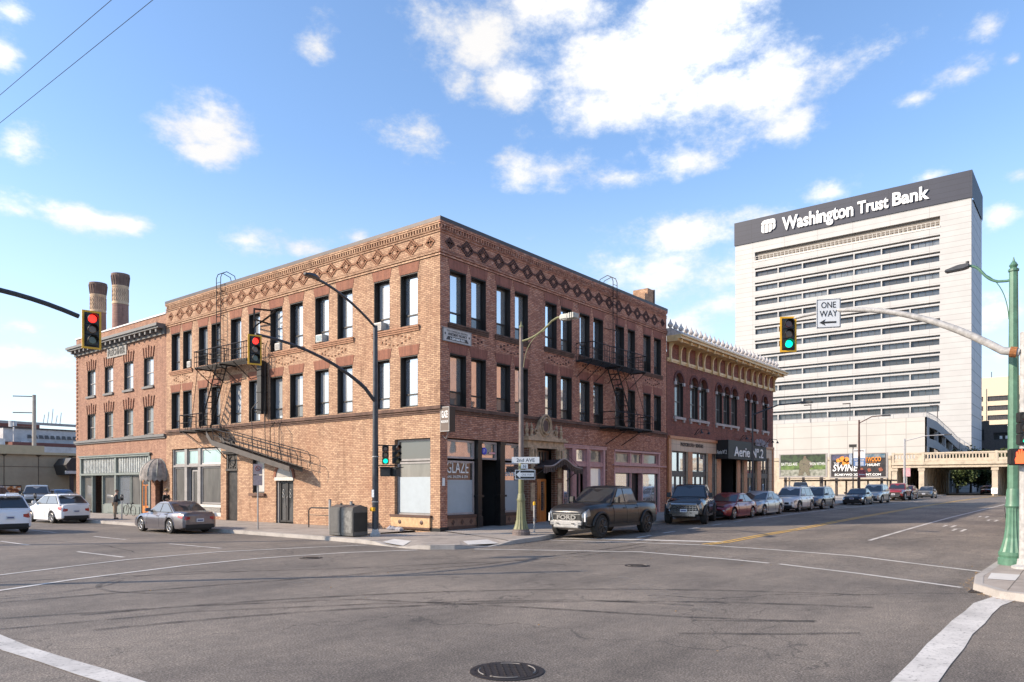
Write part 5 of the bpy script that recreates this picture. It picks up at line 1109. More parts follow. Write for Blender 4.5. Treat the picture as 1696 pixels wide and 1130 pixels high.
for b_ in (-15.3, -7.7, -.1, 7.5): g.box(b_ - .1, b_ + .7, 0, .3, 2, 36)
g.obj('pilasters', FC, ob)
g = G(); g.tube([(285, -4, 39.8), (285, -4, 45), (285, -8, 45), (285, -8, 39.8)], .15, 4); g.tube([(285, -4, 42), (285, -8, 42)], .15, 4); g.tube([(285, 6, 39.8), (285, 6, 42)], .12, 4); g.obj('roof_rack', COPE, ob)
dg = thing('parking_garage', 'dark brown open deck parking garage beyond the bridge', 'parking garage', (214, 0, 0)); DG = M('dark_deck_concrete', (.085, .075, .072), .8)
XG = lambda u, w, z: (214 - w, u, z); YG = lambda u, w, z: (u, -7.6 - w, z)
g = G(XG); wall(g, 0, 16, 0, 19.6, [(1.2, 14, 14.3, 17.3), (1.2, 14, 9.2, 12.2), (1.2, 14, 4.3, 7.2)], .6)
g2 = G(XG); wall(g2, -14, -.0, 0, 18.4, [(-13, -1.0, 14.4, 16.3), (-13, -1.0, 9.3, 11.2), (-13, -1, 4.3, 6.2)], .6); g.v += [tuple(v) for v in g2.v]; n0 = len(g.v) - len(g2.v); g.f += [tuple(n0 + i for i in f) for f in g2.f]
g.obj('facade', DG, dg); G().box(216, 230, -14, 16, 0, 18).obj('dark_interior', MATS['garage_interior'], dg)
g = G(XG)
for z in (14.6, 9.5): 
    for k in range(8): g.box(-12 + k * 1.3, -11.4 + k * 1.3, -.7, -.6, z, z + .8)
g.obj('daylight_block', M('daylight_white', (.8, .8, .8), .6), dg)  # solid white blocks painted as daylight showing through the deck
# ------------------------------------------------------------------ left background
TANW = M('tan_stucco', (.42, .33, .22), .9, var=.08, sc=1.5, bmp=.3, bsc=30); TANL = M('pale_tan_band', (.58, .46, .28), .9, var=.06)
tb = thing('store_building', 'long low tan stucco store with dark entrance canopy behind the parking lot', 'building', (0, 62, 0))
g = G(); g.box(-40, 40, 62, 90, 0, 5.45); g.obj('wall', TANW, tb)
g = G(); g.box(-40, 6.1, 61.8, 63, 5.5, 6.15); g.box(-40, 40, 61.7, 63, 5.25, 5.5); g.obj('parapet_band', TANL, tb)
g = G()
for k in range(12): g.box(-9.5 + 3.02 * k, -9.45 + 3.02 * k, 61.97, 62, 0, 5.25); g.prism([(-9.75 + 3.02 * k, 5.25), (-9.2 + 3.02 * k, 5.25), (-9.47 + 3.02 * k, 5.0)], 61.9, 62, 'y')
for z in (1.6, 4.0): g.box(-40, 40, 61.97, 62, z, z + .04)
g.obj('joints', M('dark_tan_joint', (.10, .075, .05), .9), tb)
g = G(); g.prism([(7.3, 3.2), (13, 3.2), (13, 4.9), (7.5, 4.9), (7.0, 4.2)], 58.8, 62, 'y'); g.obj('entrance_canopy', M('dark_canopy', (.035, .032, .03), .5), tb); G().box(6.9, 13, 58.6, 58.8, 3.3, 3.6).obj('canopy_fascia', WHITEF, tb)
for x in (7.5,): G().box(x, x + .3, 59, 59.3, .1, 3.3).obj('canopy_post', COPE, tb)
G().box(10.2, 11, 61.9, 61.98, .2, 2.6).obj('door', OAK, tb)
sg = thing('wall_poster', 'small orange and white poster on the tan store wall at the left edge', 'poster', (2.5, 61.9, 1)); G().box(.8, 4.0, 61.85, 61.95, 1.15, 2.05).obj('board', bill_mat('poster_print', [(.4, (.20, .05, .02)), (.5, (.7, .25, .06)), (.62, (.9, .85, .7))], 2.2), sg)
G().box(.7, 4.1, 61.95, 61.99, 1.05, 2.15).obj('frame', COPE, sg)
ib = thing('industrial_building', 'red brown industrial plant building with pipes and pale roof units in the far left', 'building', (15, 105, 0)); RBR = M('far_red_brick', (.17, .065, .05), .9, var=.1)
def obx(c, du, dv, z0, z1):      # box turned a little to the streets, at the plant's own angle
    return G().box(c[0] - du / 2, c[0] + du / 2, c[1] - dv / 2, c[1] + dv / 2, z0, z1)
G().box(-5, 21.5, 108, 125, 0, 11.6).obj('wall', RBR, ib); G().box(-6, 28, 108, 108.3, 11.6, 12.0).obj('eave', M('grey_eave', (.30, .29, .28), .6), ib)
G().box(10, 24, 100, 108, 0, 9.0).obj('wall', M('far_salmon', (.45, .22, .13), .9), ib); 
PG = M('pale_plant_grey', (.45, .45, .46), .6, var=.2, sc=1)
g = G(); g.box(13.5, 60, 98, 104, 8.3, 10.2); g.obj('roof_gallery', PG, ib); g = G()
for k in range(26): g.prism([(16.5 + k * .75, 8.9), (17.1 + k * .75, 8.9), (16.9 + k * .75, 9.4), (16.5 + k * .75, 9.4)], 97.9, 98, 'y')
g.obj('gallery_windows', M('gallery_glass', (.04, .05, .07), .3), ib); G().box(13, 60, 97.8, 98, 10.2, 10.4).obj('gallery_eave', COPE, ib)
G().box(14, 60, 96, 97.8, 7.4, 8.2).obj('wall', RBR, ib); G().box(12, 60, 92, 96, 6.4, 7.5).obj('lower_roof', PG, ib); 
g = G()
for x, y, s in ((6.5, 94, 1.5), (9.0, 94, 1.8), (11, 93, 1.2), (15.4, 97, 1.0)): g.box(x, x + s, y, y + 1.5, 6.6, 8.2 + s * .2)
g.obj('roof_unit', M('pale_unit', (.6, .6, .6), .5), ib); g = G()
for k in range(8): g.tube([(2 + k * 1.5, 106, 10.6), (3.5 + k * 1.5, 106, 12.2 - (k % 2) * 1.6)], .06, 4)
g.tube([(0, 106, 12.0), (18, 106, 10.5)], .12, 5); g.tube([(15.3, 100, 9), (15.3, 100, 11.4)], .5, 10); g.tube([(14.5, 97, 6.4), (14.5, 97, 11)], .12, 5); g.tube([(4.0, 110, 11.8), (4.0, 110, 16.5)], .10, 4); g.tube([(6.5, 110, 11.8), (6.5, 110, 14.5)], .10, 4)
for k in range(5): g.tube([(22 + k * .6, 108, 12), (22.2 + k * .6, 108, 13.3 + (k % 3) * .5)], .06, 4)
g.obj('pipework', PG, ib)
t = thing('steel_pole', 'tall grey steel pole with short cross arms behind the tan store', 'pole', (11.1, 79.4, 0)); G().tube([(11.1, 79.4, 0), (11.1, 79.4, 13.2)], [.26, .2], 10).obj('pole', M('weathered_steel', (.34, .31, .27), .6), t)
for z in (13.0, 11.0, 9.3): G().tube([(11.1, 79.4, z), (9.3, 80.9, z)], .06, 4).obj('cross_arm', COPE, t)
STK = brick('stack_brick', (.36, .19, .145), (.27, .14, .11), (.3, .2, .16), (.2, .1, .08), bw=.9, bh=.35, ms=.03)
STL = M('stack_tan_band', (.60, .43, .28), .9, var=.3, sc=.6); STD = M('stack_top', (.20, .13, .105), .9, var=.3, sc=.5)
def stack(px, D, zt, label):
    k = (px - 848) / 1217.6; c_, s_ = math.cos(R(38.369)), math.sin(R(38.369)); x = CAM[0] + D * (c_ + k * s_); y = CAM[1] + D * (s_ - k * c_)
    t = thing('brick_smokestack', label, 'smokestack', (x, y, 0), 0, 'pair of brick smokestacks')
    G().lathe(x, y, [(0, 2.9), (zt - 9.3, 2.25)], 24).obj('shaft', STK, t, smooth=True); G().lathe(x, y, [(zt - 9.3, 2.34), (zt - 8.9, 2.34), (zt - 8.8, 2.26), (zt - 4.2, 2.24), (zt - 4.1, 2.34), (zt - 3.7, 2.34)], 24).obj('patterned_band', STL, t, smooth=True)
    g = G().lathe(x, y, [(zt - 3.7, 2.25), (zt - 2.6, 2.32), (zt - 1., 2.55), (zt - .6, 2.62), (zt, 2.55)], 24)
    for q in range(20): a = q * math.pi / 10; g.tube([(x + 2.3 * math.cos(a), y + 2.3 * math.sin(a), zt - 3.5), (x + 2.62 * math.cos(a), y + 2.62 * math.sin(a), zt - .7)], .08, 4)
    g.obj('flared_top', STD, t)
    g = G()
    for q in range(24):
        a = q * math.pi / 12
        for j in range(3): g.tube([(x + 2.27 * math.cos(a), y + 2.27 * math.sin(a), zt - 8.4 + j * 1.3), (x + 2.27 * math.cos(a + .13), y + 2.27 * math.sin(a + .13), zt - 7.75 + j * 1.3), (x + 2.27 * math.cos(a), y + 2.27 * math.sin(a), zt - 7.1 + j * 1.3)], .07, 4)
    g.obj('diamond_brickwork', STK, t)
stack(199.5, 225, 2.2 + (803 - 455) * 225 / 1217.6, 'right hand and taller of the two brick smokestacks above the left building'); stack(162.5, 232, 2.2 + (803 - 470) * 232 / 1217.6, 'left hand and lower of the two brick smokestacks above the left building')
# ------------------------------------------------------------------ buildings across the street (they show in the windows)
for i, (x0, x1, h, c_) in enumerate(((2, 17, 13, (.62, .52, .40)), (18, 38, 16, (.50, .28, .19)), (40, 66, 13, (.62, .54, .43)))):
    t = thing('commercial_building', ('cream cornice building across the main street, opposite the salon', 'brick building across the main street, opposite the pink shops', 'cream building across the main street, opposite the arched building')[i], 'building', (x0, -25, 0))
    XS = lambda u, w, z: (u, -24.5 + w, z); ops = [(x0 + 1.2 + 2.6 * k, x0 + 2.6 + 2.6 * k, z, z + 1.9) for k in range(int((x1 - x0 - 2) / 2.6)) for z in (5.2, 8.4)]
    g = G(XS); wall(g, x0, x1, 0, h, ops, .3); g.quad((x0, 0, 0), (x0, -14, 0), (x0, -14, h), (x0, 0, h)); g.quad((x1, 0, 0), (x1, -14, 0), (x1, -14, h), (x1, 0, h)); g.quad((x0, 0, h), (x1, 0, h), (x1, -14, h), (x0, -14, h)); g.obj('facade', M('opposite_wall_%s' % 'abc'[i], c_, .9), t)
    for a, b, c, d in ops: G(XS).box(a, b, -.3, -.25, c, d).obj('window', GD, t)
    G(XS).box(x0, x1, 0, .5, h - .9, h - .3).obj('cornice', STONE, t)
# ------------------------------------------------------------------ vehicles
TYRE = M('tyre_rubber', (.018, .017, .016), .85, var=.2, sc=20); RIM = M('alloy_rim', (.42, .41, .40), .35, .8, var=.1); RIMD = M('dark_rim', (.06, .06, .06), .4, .6)
CHROME = M('chrome', (.55, .55, .55), .15, .95, var=.05); PLAST = M('black_plastic', (.02, .02, .021), .6); CGL = glass('car_glass', (.012, .014, .016), .04, .02)
LAMP = glass('headlamp_lens', (.12, .125, .135), .10, .08); TAIL = M('tail_lamp_red', (.38, .012, .012), .25, coat=.6, var=.15); TAILW = M('tail_lamp_clear', (.6, .5, .5), .3, coat=.5)
def paint(name, col, met=.3, rough=.32, coat=.8): return M('paint_' + name, col, rough, met, var=.04, sc=1, coat=coat)
def interp(tab, x):
    x = min(max(x, tab[0][0]), tab[-1][0])
    for (a, v), (b, w) in zip(tab, tab[1:]):
        if x <= b: s = (x - a) / (b - a + 1e-9); s = s * s * (3 - 2 * s) * .5 + s * .5; return v + (w - v) * s
    return tab[-1][1]
KINDS = dict(
 sedan=dict(gc=.20, top=[(-1, .86), (-.97, .97), (-.88, 1.02), (-.62, 1.03), (-.2, .96), (.36, .95), (.70, .88), (.90, .76), (.98, .66), (1, .60)], cab=(.40, .08, -.38, -.72), belt=.95, fw=.60, rw=-.56, r=.33),
 suv=dict(gc=.24, top=[(-1, .95), (-.97, 1.06), (-.8, 1.10), (.0, 1.06), (.42, 1.06), (.70, 1.00), (.90, .92), (.98, .82), (1, .72)], cab=(.44, .16, -.74, -.93), belt=1.05, fw=.60, rw=-.57, r=.36),
 hatch=dict(gc=.22, top=[(-1, .85), (-.97, .98), (-.8, 1.05), (.0, 1.0), (.44, 1.0), (.72, .90), (.92, .78), (1, .62)], cab=(.48, .12, -.62, -.92), belt=1.0, fw=.61, rw=-.57, r=.34),
 pickup=dict(gc=.42, top=[(-1, 1.26), (-.97, 1.29), (-.35, 1.29), (-.25, 1.27), (.40, 1.30), (.70, 1.27), (.90, 1.21), (.97, 1.12), (1, .98)], cab=(.40, .17, -.28, -.335), belt=1.27, fw=.69, rw=-.57, r=.44))
def vehicle(name, label, cat, loc, rz, kind, L, W, Hh, col, group=None, rim=RIM, r=None, grille='bar', two=False, ends='both', plate=True, zs=1.):
    K = KINDS[kind]; t = thing(name, label, cat, loc, rz, group); hl, hw = L / 2, W / 2; gc = K['gc']; r = r or K['r']; sc_ = Hh / {'sedan': 1.45, 'suv': 1.68, 'hatch': 1.50, 'pickup': 1.93}[kind]
    fx, rx = K['fw'] * hl, K['rw'] * hl; top = lambda x: interp(K['top'], x / hl) * sc_; ar = r + .075
    def halfw(x):
        s = abs(x / hl); return hw * (1 - .16 * max(0, s - .55) ** 2 / .2 - (.10 if s > .985 else 0))
    def bot(x):
        b = gc + (.10 * max(0, abs(x / hl) - .86) / .14)
        for wx in (fx, rx):
            d = abs(x - wx)
            if d < ar: b = max(b, r + math.sqrt(max(0, ar * ar - d * d)))
        return b
    FR = [(0, .90), (.04, .965), (.15, .99), (.42, 1.0), (.66, .992), (.80, .97), (.92, .92), (1, .84)]
    def S(x, f):       # side surface: height fraction f -> (y, z)
        b, tp = bot(x), top(x) - .03; b = min(b, tp - .06); z = b + f * (tp - b); fa = (z - gc) / max(.1, tp - gc)
        for (a, u), (c, v) in zip(FR, FR[1:]):
            if fa <= c: k = (fa - a) / (c - a); return halfw(x) * (u + (v - u) * k), z
        return halfw(x) * FR[-1][1], z
    xs_ = sorted(set([round(-hl + L * i / 46, 3) for i in range(47)] + [round(w + d, 3) for w in (fx, rx) for d in (-ar, -ar * .97, -ar * .85, -ar * .6, -ar * .3, 0, ar * .3, ar * .6, ar * .85, ar * .97, ar)] + [hl - .02, hl - .07, -hl + .02, -hl + .07]))
    g = G(); ringn = []; fs = [0, .04, .12, .3, .5, .7, .84, .93, 1]
    for x in xs_:
        pts = [S(x, f) for f in fs]; tp = top(x)
        full = [(-y, z) for y, z in pts] + [(-halfw(x) * .60, tp), (0, tp + .018), (halfw(x) * .60, tp)] + [(y, z) for y, z in pts[::-1]]
        ringn.append([(x, y, z) for y, z in full])
    n = len(ringn[0]); g.v = [p for q in ringn for p in q]
    g.f = [(i * n + k, i * n + (k + 1) % n, (i + 1) * n + (k + 1) % n, (i + 1) * n + k) for i in range(len(xs_) - 1) for k in range(n)] + [tuple(range(n)), tuple((len(xs_) - 1) * n + k for k in range(n))]
    P = col; g.obj('body', P, t, local=True, smooth=True)
    g = G(); g.box(-hl + .12, hl - .12, -hw + .30, hw - .30, gc - .04, .75 * sc_); g.obj('underbody', PLAST, t, local=True)
    # cabin
    xa, xb, xc, xd = [c * hl for c in K['cab']]; zb = K['belt'] * sc_; zr = Hh; wb, wr = hw * .90, hw * .70
    prof = [(xa, zb - .06), (xb, zr - .10), (xb - .18, zr - .03), (xb - .55, zr), ((xb + xc) / 2, zr + .005), (xc + .4, zr), (xc + .1, zr - .03), (xc, zr - .09), (xd, zb - .06)]
    wz = lambda z: wb + (wr - wb) * max(0, (z - zb)) / (zr - zb) 
    def cabring(x, z): 
        y = wz(z); e = .05; return [(x, -y, z - .0), (x, -y + .10, z + (e * .45 if z > zr - .12 else .004)), (x, 0, z + (e * .8 if z > zr - .12 else .02)), (x, y - .10, z + (e * .45 if z > zr - .12 else .004)), (x, y, z)]
    g = G(); rr = [cabring(x, z) for x, z in prof]; m = 5; g.v = [p for q in rr for p in q]; g.f = [(i * m + k, i * m + k + 1, (i + 1) * m + k + 1, (i + 1) * m + k) for i in range(len(prof) - 1) for k in range(4)]
    g.f += [tuple(i * m for i in range(len(prof))), tuple(i * m + 4 for i in range(len(prof)))]
    g.obj('cabin', P, t, local=True, smooth=True)
    def slab(name, pts, nrm, mat=CGL, th=.012, off=.004, par=None):
        nv = Vector(nrm).normalized(); A = [Vector(p) + nv * (off + th) for p in pts]; B = [Vector(p) - nv * .01 for p in pts]; k = len(pts)
        return G().add(A + B, [tuple(range(k)), tuple(range(2 * k - 1, k - 1, -1))] + [(i, (i + 1) % k, k + (i + 1) % k, k + i) for i in range(k)]).obj(name, mat, par or t, local=True)
    def strip_pt(p, q, s, y, lift=.0): x = p[0] + (q[0] - p[0]) * s; z = p[1] + (q[1] - p[1]) * s; return (x, y * wz(z), z + (.018 * (1 - y * y)))
    for nm, p, q, sg_ in (('windshield', prof[0], prof[1], 1), ('rear_window', prof[8], prof[7], -1)):
        s0, s1 = (.16, .97) if nm == 'windshield' else (.18 if kind != 'pickup' else .1, .95)
        ys_ = [-.90, -.45, 0, .45, .90]; lo = [strip_pt(p, q, s0, y) for y in ys_]; hi = [strip_pt(p, q, s1, y) for y in ys_]
        nrm = Vector((q[1] - p[1], 0, p[0] - q[0])); nrm = nrm if nrm.x * sg_ > 0 else -nrm
        slab(nm, lo + hi[::-1], nrm, off=.008)
    # side windows
    z0, z1 = zb + .03, zr - .10
    fxl = lambda z: xa + (xb - xa) * (z - (zb - .06)) / (zr - .10 - zb + .06) - .13; rxl = lambda z: xd + (xc - xd) * (z - (zb - .06)) / (zr - .09 - zb + .06) + (.12 if kind != 'pickup' else .06)
    xm = (fxl(z0) + rxl(z0)) / 2 + (.02 if kind != 'suv' else .25); cuts = [(fxl(z0), fxl(z1), xm + .035, xm + .02), (xm - .035, xm - .05, rxl(z0), rxl(z1))]
    if kind == 'suv': x2 = rxl(z0) + .62; cuts = [cuts[0], (xm - .035, xm - .05, x2 + .03, x2 + .0), (x2 - .04, x2 - .06, rxl(z0), rxl(z1))]
    BLK = M('window_rubber', (.012, .012, .012), .4)
    for sd_ in (-1, 1):
        fz0, fz1 = z0 - .025, z1 + .03; A0 = cuts[0]; B0 = cuts[-1]
        slab('window_surround', [(A0[0] + .05, sd_ * wz(fz0), fz0), (A0[1] + .03, sd_ * wz(fz1), fz1), (B0[3] - .04, sd_ * wz(fz1), fz1), (B0[2] - .05, sd_ * wz(fz0), fz0)], (0, sd_, .25), mat=BLK, th=.004, off=.0)
        for (a0, a1, b0, b1) in cuts:
            zz = (z0 + z1) / 2; pts = [(a0, sd_ * wz(z0), z0), (a1, sd_ * wz(z1), z1), (b1, sd_ * wz(z1), z1), (b0, sd_ * wz(z0), z0)]
            slab('side_window', pts, (0, sd_, .25), off=.004)
        # doors: thin skins standing off the body, gaps between them read as seams
        ds = [(cuts[0][0] + .12, xm), (xm - .016, max(rxl(z0) + .02, rx + ar * .55) if kind != 'pickup' else rxl(z0) - .03)]
        for (xf_, xe) in ds:
            g = G(); nx_, nf = 7, 7; grid = []
            for i in range(nx_):
                x = xf_ + (xe - xf_) * i / (nx_ - 1)
                for j in range(nf): y, z = S(x, .10 + .84 * j / (nf - 1)); grid.append((x, sd_ * (y + .007), z))
            g.v = grid; g.f = [(i * nf + j, (i + 1) * nf + j, (i + 1) * nf + j + 1, i * nf + j + 1) for i in range(nx_ - 1) for j in range(nf - 1)]
            edge = [i * nf for i in range(nx_)] + [(nx_ - 1) * nf + j for j in range(1, nf)] + [i * nf + nf - 1 for i in range(nx_ - 2, -1, -1)] + [j for j in range(nf - 2, 0, -1)]
            e0 = len(g.v); g.v += [(p[0], p[1] - sd_ * .02, p[2]) for p in (g.v[i] for i in edge)]; ne = len(edge); g.f += [(edge[i], edge[(i + 1) % ne], e0 + (i + 1) % ne, e0 + i) for i in range(ne)]
            d = g.obj('door', P, t, local=True, smooth=True)
            y, z = S(xe + .14, .80); G().box(xe + .06, xe + .26, sd_ * (y + .012) - .012, sd_ * (y + .012) + .018, z - .012, z + .018).obj('handle', P if kind != 'pickup' else PLAST, d, local=True)
        for xs3 in (ds[0][0] + .008, xm - .008, ds[1][1] - .0):
            G().tube([(xs3, sd_ * (S(xs3, f)[0] + .003), S(xs3, f)[1]) for f in (.12, .3, .5, .7, .85, .94)], .011, 4).obj('panel_gap', BLK, t, local=True)
        y, z = S(0, .12); g = G(); g.box(rx + ar + .02, fx - ar - .02, sd_ * hw * .95 - .03, sd_ * hw * .95 + .03, gc - .03, gc + .09); g.obj('sill_trim', PLAST if kind in ('suv', 'pickup') else P, t, local=True)
        # mirror
        xmr = cuts[0][0] - .02; g = G(); g.prism([(xmr - .10, zb + .02), (xmr + .07, zb + .04), (xmr + .05, zb + (.17 if kind != 'pickup' else .26)), (xmr - .10, zb + (.19 if kind != 'pickup' else .28))], sd_ * (wb + .04), sd_ * (wb + .24), 'y'); g.box(xmr - .04, xmr + .02, min(sd_ * (wb - .03), sd_ * (wb + .05)), max(sd_ * (wb - .03), sd_ * (wb + .05)), zb + .03, zb + .08)
        g.obj('mirror', P if kind != 'pickup' else PLAST, t, local=True, bevel=.02)
        # wheels
        for wx in (fx, rx):
            w_ = thing_part(t, 'wheel', (wx, sd_ * (hw - .13), r))
            g = G(); tw = .115 if kind != 'pickup' else .15; nq = 28; prof_t = [(-tw, r * .66), (-tw, r * .93), (-tw * .8, r * .99), (0, r), (tw * .8, r * .99), (tw, r * .93), (tw, r * .66)]
            for y_, rr_ in prof_t:
                for q in range(nq): a = 2 * math.pi * q / nq; g.v.append((rr_ * math.cos(a), y_, rr_ * math.sin(a)))
            g.f = [(i * nq + q, i * nq + (q + 1) % nq, (i + 1) * nq + (q + 1) % nq, (i + 1) * nq + q) for i in range(6) for q in range(nq)]; g.f += [tuple(range(nq)), tuple(6 * nq + q for q in range(nq))]
            g.obj('tyre', TYRE, w_, local=True, smooth=True)
            g = G(); yo = sd_ * (tw + .001); g.disc((0, sd_ * (tw - .01), 0), (0, sd_, 0), r * .66, r * .66, .012, 24); g.obj('rim_well', PLAST, w_, local=True)
            g = G(); nsp = 5 if kind != 'pickup' else 6
            for q in range(nsp):
                a = 2 * math.pi * q / nsp + .3
                for da in (-.13, .13): g.tube([(r * .10 * math.cos(a), yo + sd_ * .010, r * .10 * math.sin(a)), (r * .62 * math.cos(a + da), yo + sd_ * .004, r * .62 * math.sin(a + da))], [r * .075, r * .055], 5)
            g.tube([(r * .645 * math.cos(q * .2618), yo, r * .645 * math.sin(q * .2618)) for q in range(25)], r * .045, 5); g.disc((0, yo - sd_ * .01, 0), (0, sd_, 0), r * .17, r * .12, .035, 12)
            g.obj('rim', rim, w_, local=True)
        # arch lip
        for wx in (fx, rx):
            g = G(); k_ = 14; lip = []
            for q in range(k_ + 1):
                a = math.pi * (.02 + .96 * q / k_); x = wx + ar * math.cos(a); zz = r + ar * math.sin(a); yy, _ = S(min(max(x, -hl + .01), hl - .01), 0.02); lip.append((x, sd_ * (yy + (.035 if kind == 'pickup' else .004)), zz))
            g.tube(lip, .05 if kind == 'pickup' else (.028 if kind == 'suv' else .014), 6); g.obj('wheel_arch', PLAST if kind in ('suv', 'pickup') else P, t, local=True, smooth=True)
        # lamps on the corners: patches wrapping from the end onto the side
        for nm, e, mat, f0, f1, ln in (('headlight', 1, LAMP, .60 if kind != 'pickup' else .55, .84 if kind != 'pickup' else .92, .42 if kind != 'pickup' else .22), ('taillight', -1, TAIL, .58 if kind != 'pickup' else .35, .90, .36 if kind != 'pickup' else .12)):
            g = G(); cols = []
            xs2 = [e * (hl - ln * q / 5 - .02) for q in range(6)][::-1]
            for x in xs2:
                fade = (abs(x) - (hl - ln)) / ln; a0 = f0 + (f1 - f0) * .35 * (1 - fade) if kind != 'pickup' else f0
                cols.append([(x, sd_ * (S(x, f)[0] + .012), S(x, f)[1]) for f in (a0, (a0 + f1) / 2, f1)])
            yi = hw * (.62 if kind != 'pickup' else .66) if e > 0 else hw * (.52 if kind != 'pickup' else .80)
            za, zc_ = S(xs2[-1], f0)[1], S(xs2[-1], f1)[1]
            cols.append([(e * (hl + .012), sd_ * (S(e * hl, .7)[0] - .02), za), (e * (hl + .012), sd_ * (S(e * hl, .7)[0] - .02), (za + zc_) / 2), (e * (hl + .012), sd_ * (S(e * hl, .7)[0] - .04), zc_ - .02)])
            cols.append([(e * (hl + .012), sd_ * yi, za + .05), (e * (hl + .012), sd_ * yi, (za + zc_) / 2 + .02), (e * (hl + .012), sd_ * yi, zc_ - .03)])
            g.v = [p for c in cols for p in c]; g.f = [(i * 3 + j, (i + 1) * 3 + j, (i + 1) * 3 + j + 1, i * 3 + j + 1) for i in range(len(cols) - 1) for j in range(2)]
            n0 = len(g.v); g.v += [(p[0] - e * .03, p[1] - sd_ * .03, p[2]) for p in g.v[:n0]]; g.f += [tuple(n0 + i for i in f) for f in g.f[:(len(cols) - 1) * 2]]; nc = len(cols)
            g.f += [(i * 3, (i + 1) * 3, n0 + (i + 1) * 3, n0 + i * 3) for i in range(nc - 1)] + [(i * 3 + 2, (i + 1) * 3 + 2, n0 + (i + 1) * 3 + 2, n0 + i * 3 + 2) for i in range(nc - 1)] + [(0, 1, n0 + 1, n0), (1, 2, n0 + 2, n0 + 1), ((nc - 1) * 3, (nc - 1) * 3 + 1, n0 + (nc - 1) * 3 + 1, n0 + (nc - 1) * 3), ((nc - 1) * 3 + 1, (nc - 1) * 3 + 2, n0 + (nc - 1) * 3 + 2, n0 + (nc - 1) * 3 + 1)]
            g.obj(nm, mat, t, local=True, smooth=True)
    # front
    zf = top(hl - .02); g = G()
    if kind == 'pickup': ga, gb, gw = zf - .42, zf - .06, hw * .64
    elif grille == 'wide': ga, gb, gw = zf - .30, zf - .10, hw * .60
    else: ga, gb, gw = zf - .25, zf - .11, hw * .50
    g.box(hl - .03, hl + .012, -gw, gw, ga, gb); gl = g.obj('grille', PLAST, t, local=True, bevel=.01)
    g = G()
    nb_ = 4 if kind == 'pickup' else 3
    for k in range(nb_): z = ga + (gb - ga) * (k + .5) / nb_; g.box(hl + .012, hl + .028, -gw * .96, gw * .96, z - .012, z + .012)
    if grille in ('hex', 'raptor'):
        for k in range(9):
            y = -gw * .9 + gw * 1.8 * k / 8; g.box(hl + .013, hl + .026, y - .012, y + .012, ga + .03, gb - .03)
    g.obj('grille_bars', CHROME if grille in ('hex', 'wide') else PLAST, gl, local=True)
    if grille == 'hex':
        g = G(); o = [(-gw * 1.12, ga + .1), (-gw * .95, gb + .03), (gw * .95, gb + .03), (gw * 1.12, ga + .1), (gw * .9, ga - .1), (-gw * .9, ga - .1), (-gw * 1.12, ga + .1)]; g.tube([(hl + .02, y, z) for y, z in o], .035, 6); g.obj('grille_surround', CHROME, gl, local=True)
        G().tube([(hl + .03, .11 * math.cos(k * .524), (ga + gb) / 2 + .09 + .07 * math.sin(k * .524)) for k in range(13)], .014, 5).obj('emblem', CHROME, gl, local=True)
    if grille == 'raptor':
        g = G(); g.tube([(hl + .03, y, z) for y, z in ((-gw, ga), (-gw, gb), (gw, gb), (gw, ga), (-gw, ga))], .022, 4); g.box(hl + .01, hl + .035, -gw * .95, gw * .95, gb - .075, gb - .045); g.box(hl + .01, hl + .035, -gw * .95, gw * .95, ga + .045, ga + .075); g.obj('grille_trim', CHROME, gl, local=True)
        for y in (-hw * .8, hw * .8): G().box(hl - .02, hl + .02, y - .03, y + .03, ga + .02, gb - .02).obj('lamp_strip', M('lamp_strip', (.7, .7, .7), .3), t, local=True)
        for y in (-hw * .62, hw * .62): G().box(hl + .085, hl + .105, y - .08, y + .08, gc + .14, gc + .2).obj('fog_lamp', LAMP, t, local=True)
        text('FORD', CHROME, gl, lambda a, b, d: (hl + .03 + d, -gw * .66 + a, (ga + gb) / 2 - .09 + b), gw * 1.32, .18, name='grille_lettering', ext=.02, bold=.04, local=True)
    g = G(); g.box(hl - .10, hl + .02, -hw * .72, hw * .72, gc + .06, gc + .22 if kind != 'pickup' else gc + .20); g.obj('lower_bumper', PLAST, t, local=True, bevel=.02)
    if kind == 'pickup':
        g = G(); g.box(hl - .12, hl + .10, -hw * .70, hw * .70, gc + .10, gc + .26); g.prism([(hl + .10, gc + .10), (hl + .10, gc + .0), (hl - .35, gc - .12), (hl - .35, gc + .1)], -hw * .55, hw * .55, 'y'); g.obj('front_bumper', M('silver_bumper', (.42, .41, .40), .4, .6) if grille == 'raptor' else CHROME, t, local=True, bevel=.02)
        g = G()
        for y in (-hw * .35, hw * .35): g.tube([(hl + .08, y - .04, gc + .16), (hl + .17, y - .04, gc + .16), (hl + .17, y + .04, gc + .16), (hl + .08, y + .04, gc + .16)], .018, 5)
        g.obj('tow_hook', PLAST, t, local=True)
        # bed
        bx0, bx1 = -hl + .08, xd - .10; g = G(); g.box(bx0, bx1, -hw * .80, hw * .80, 1.0, 1.30 * sc_); g.obj('bed_cover', PLAST, t, local=True)
    # rear
    zt = top(-hl + .03); g = G(); g.box(-hl - .018, -hl + .1, -hw * .74, hw * .74, gc + .04, gc + .24); g.obj('rear_bumper', PLAST, t, local=True, bevel=.02)
    PL = M('number_plate', (.62, .64, .66), .5, var=.05); zp = gc + .30 if kind != 'pickup' else gc + .22
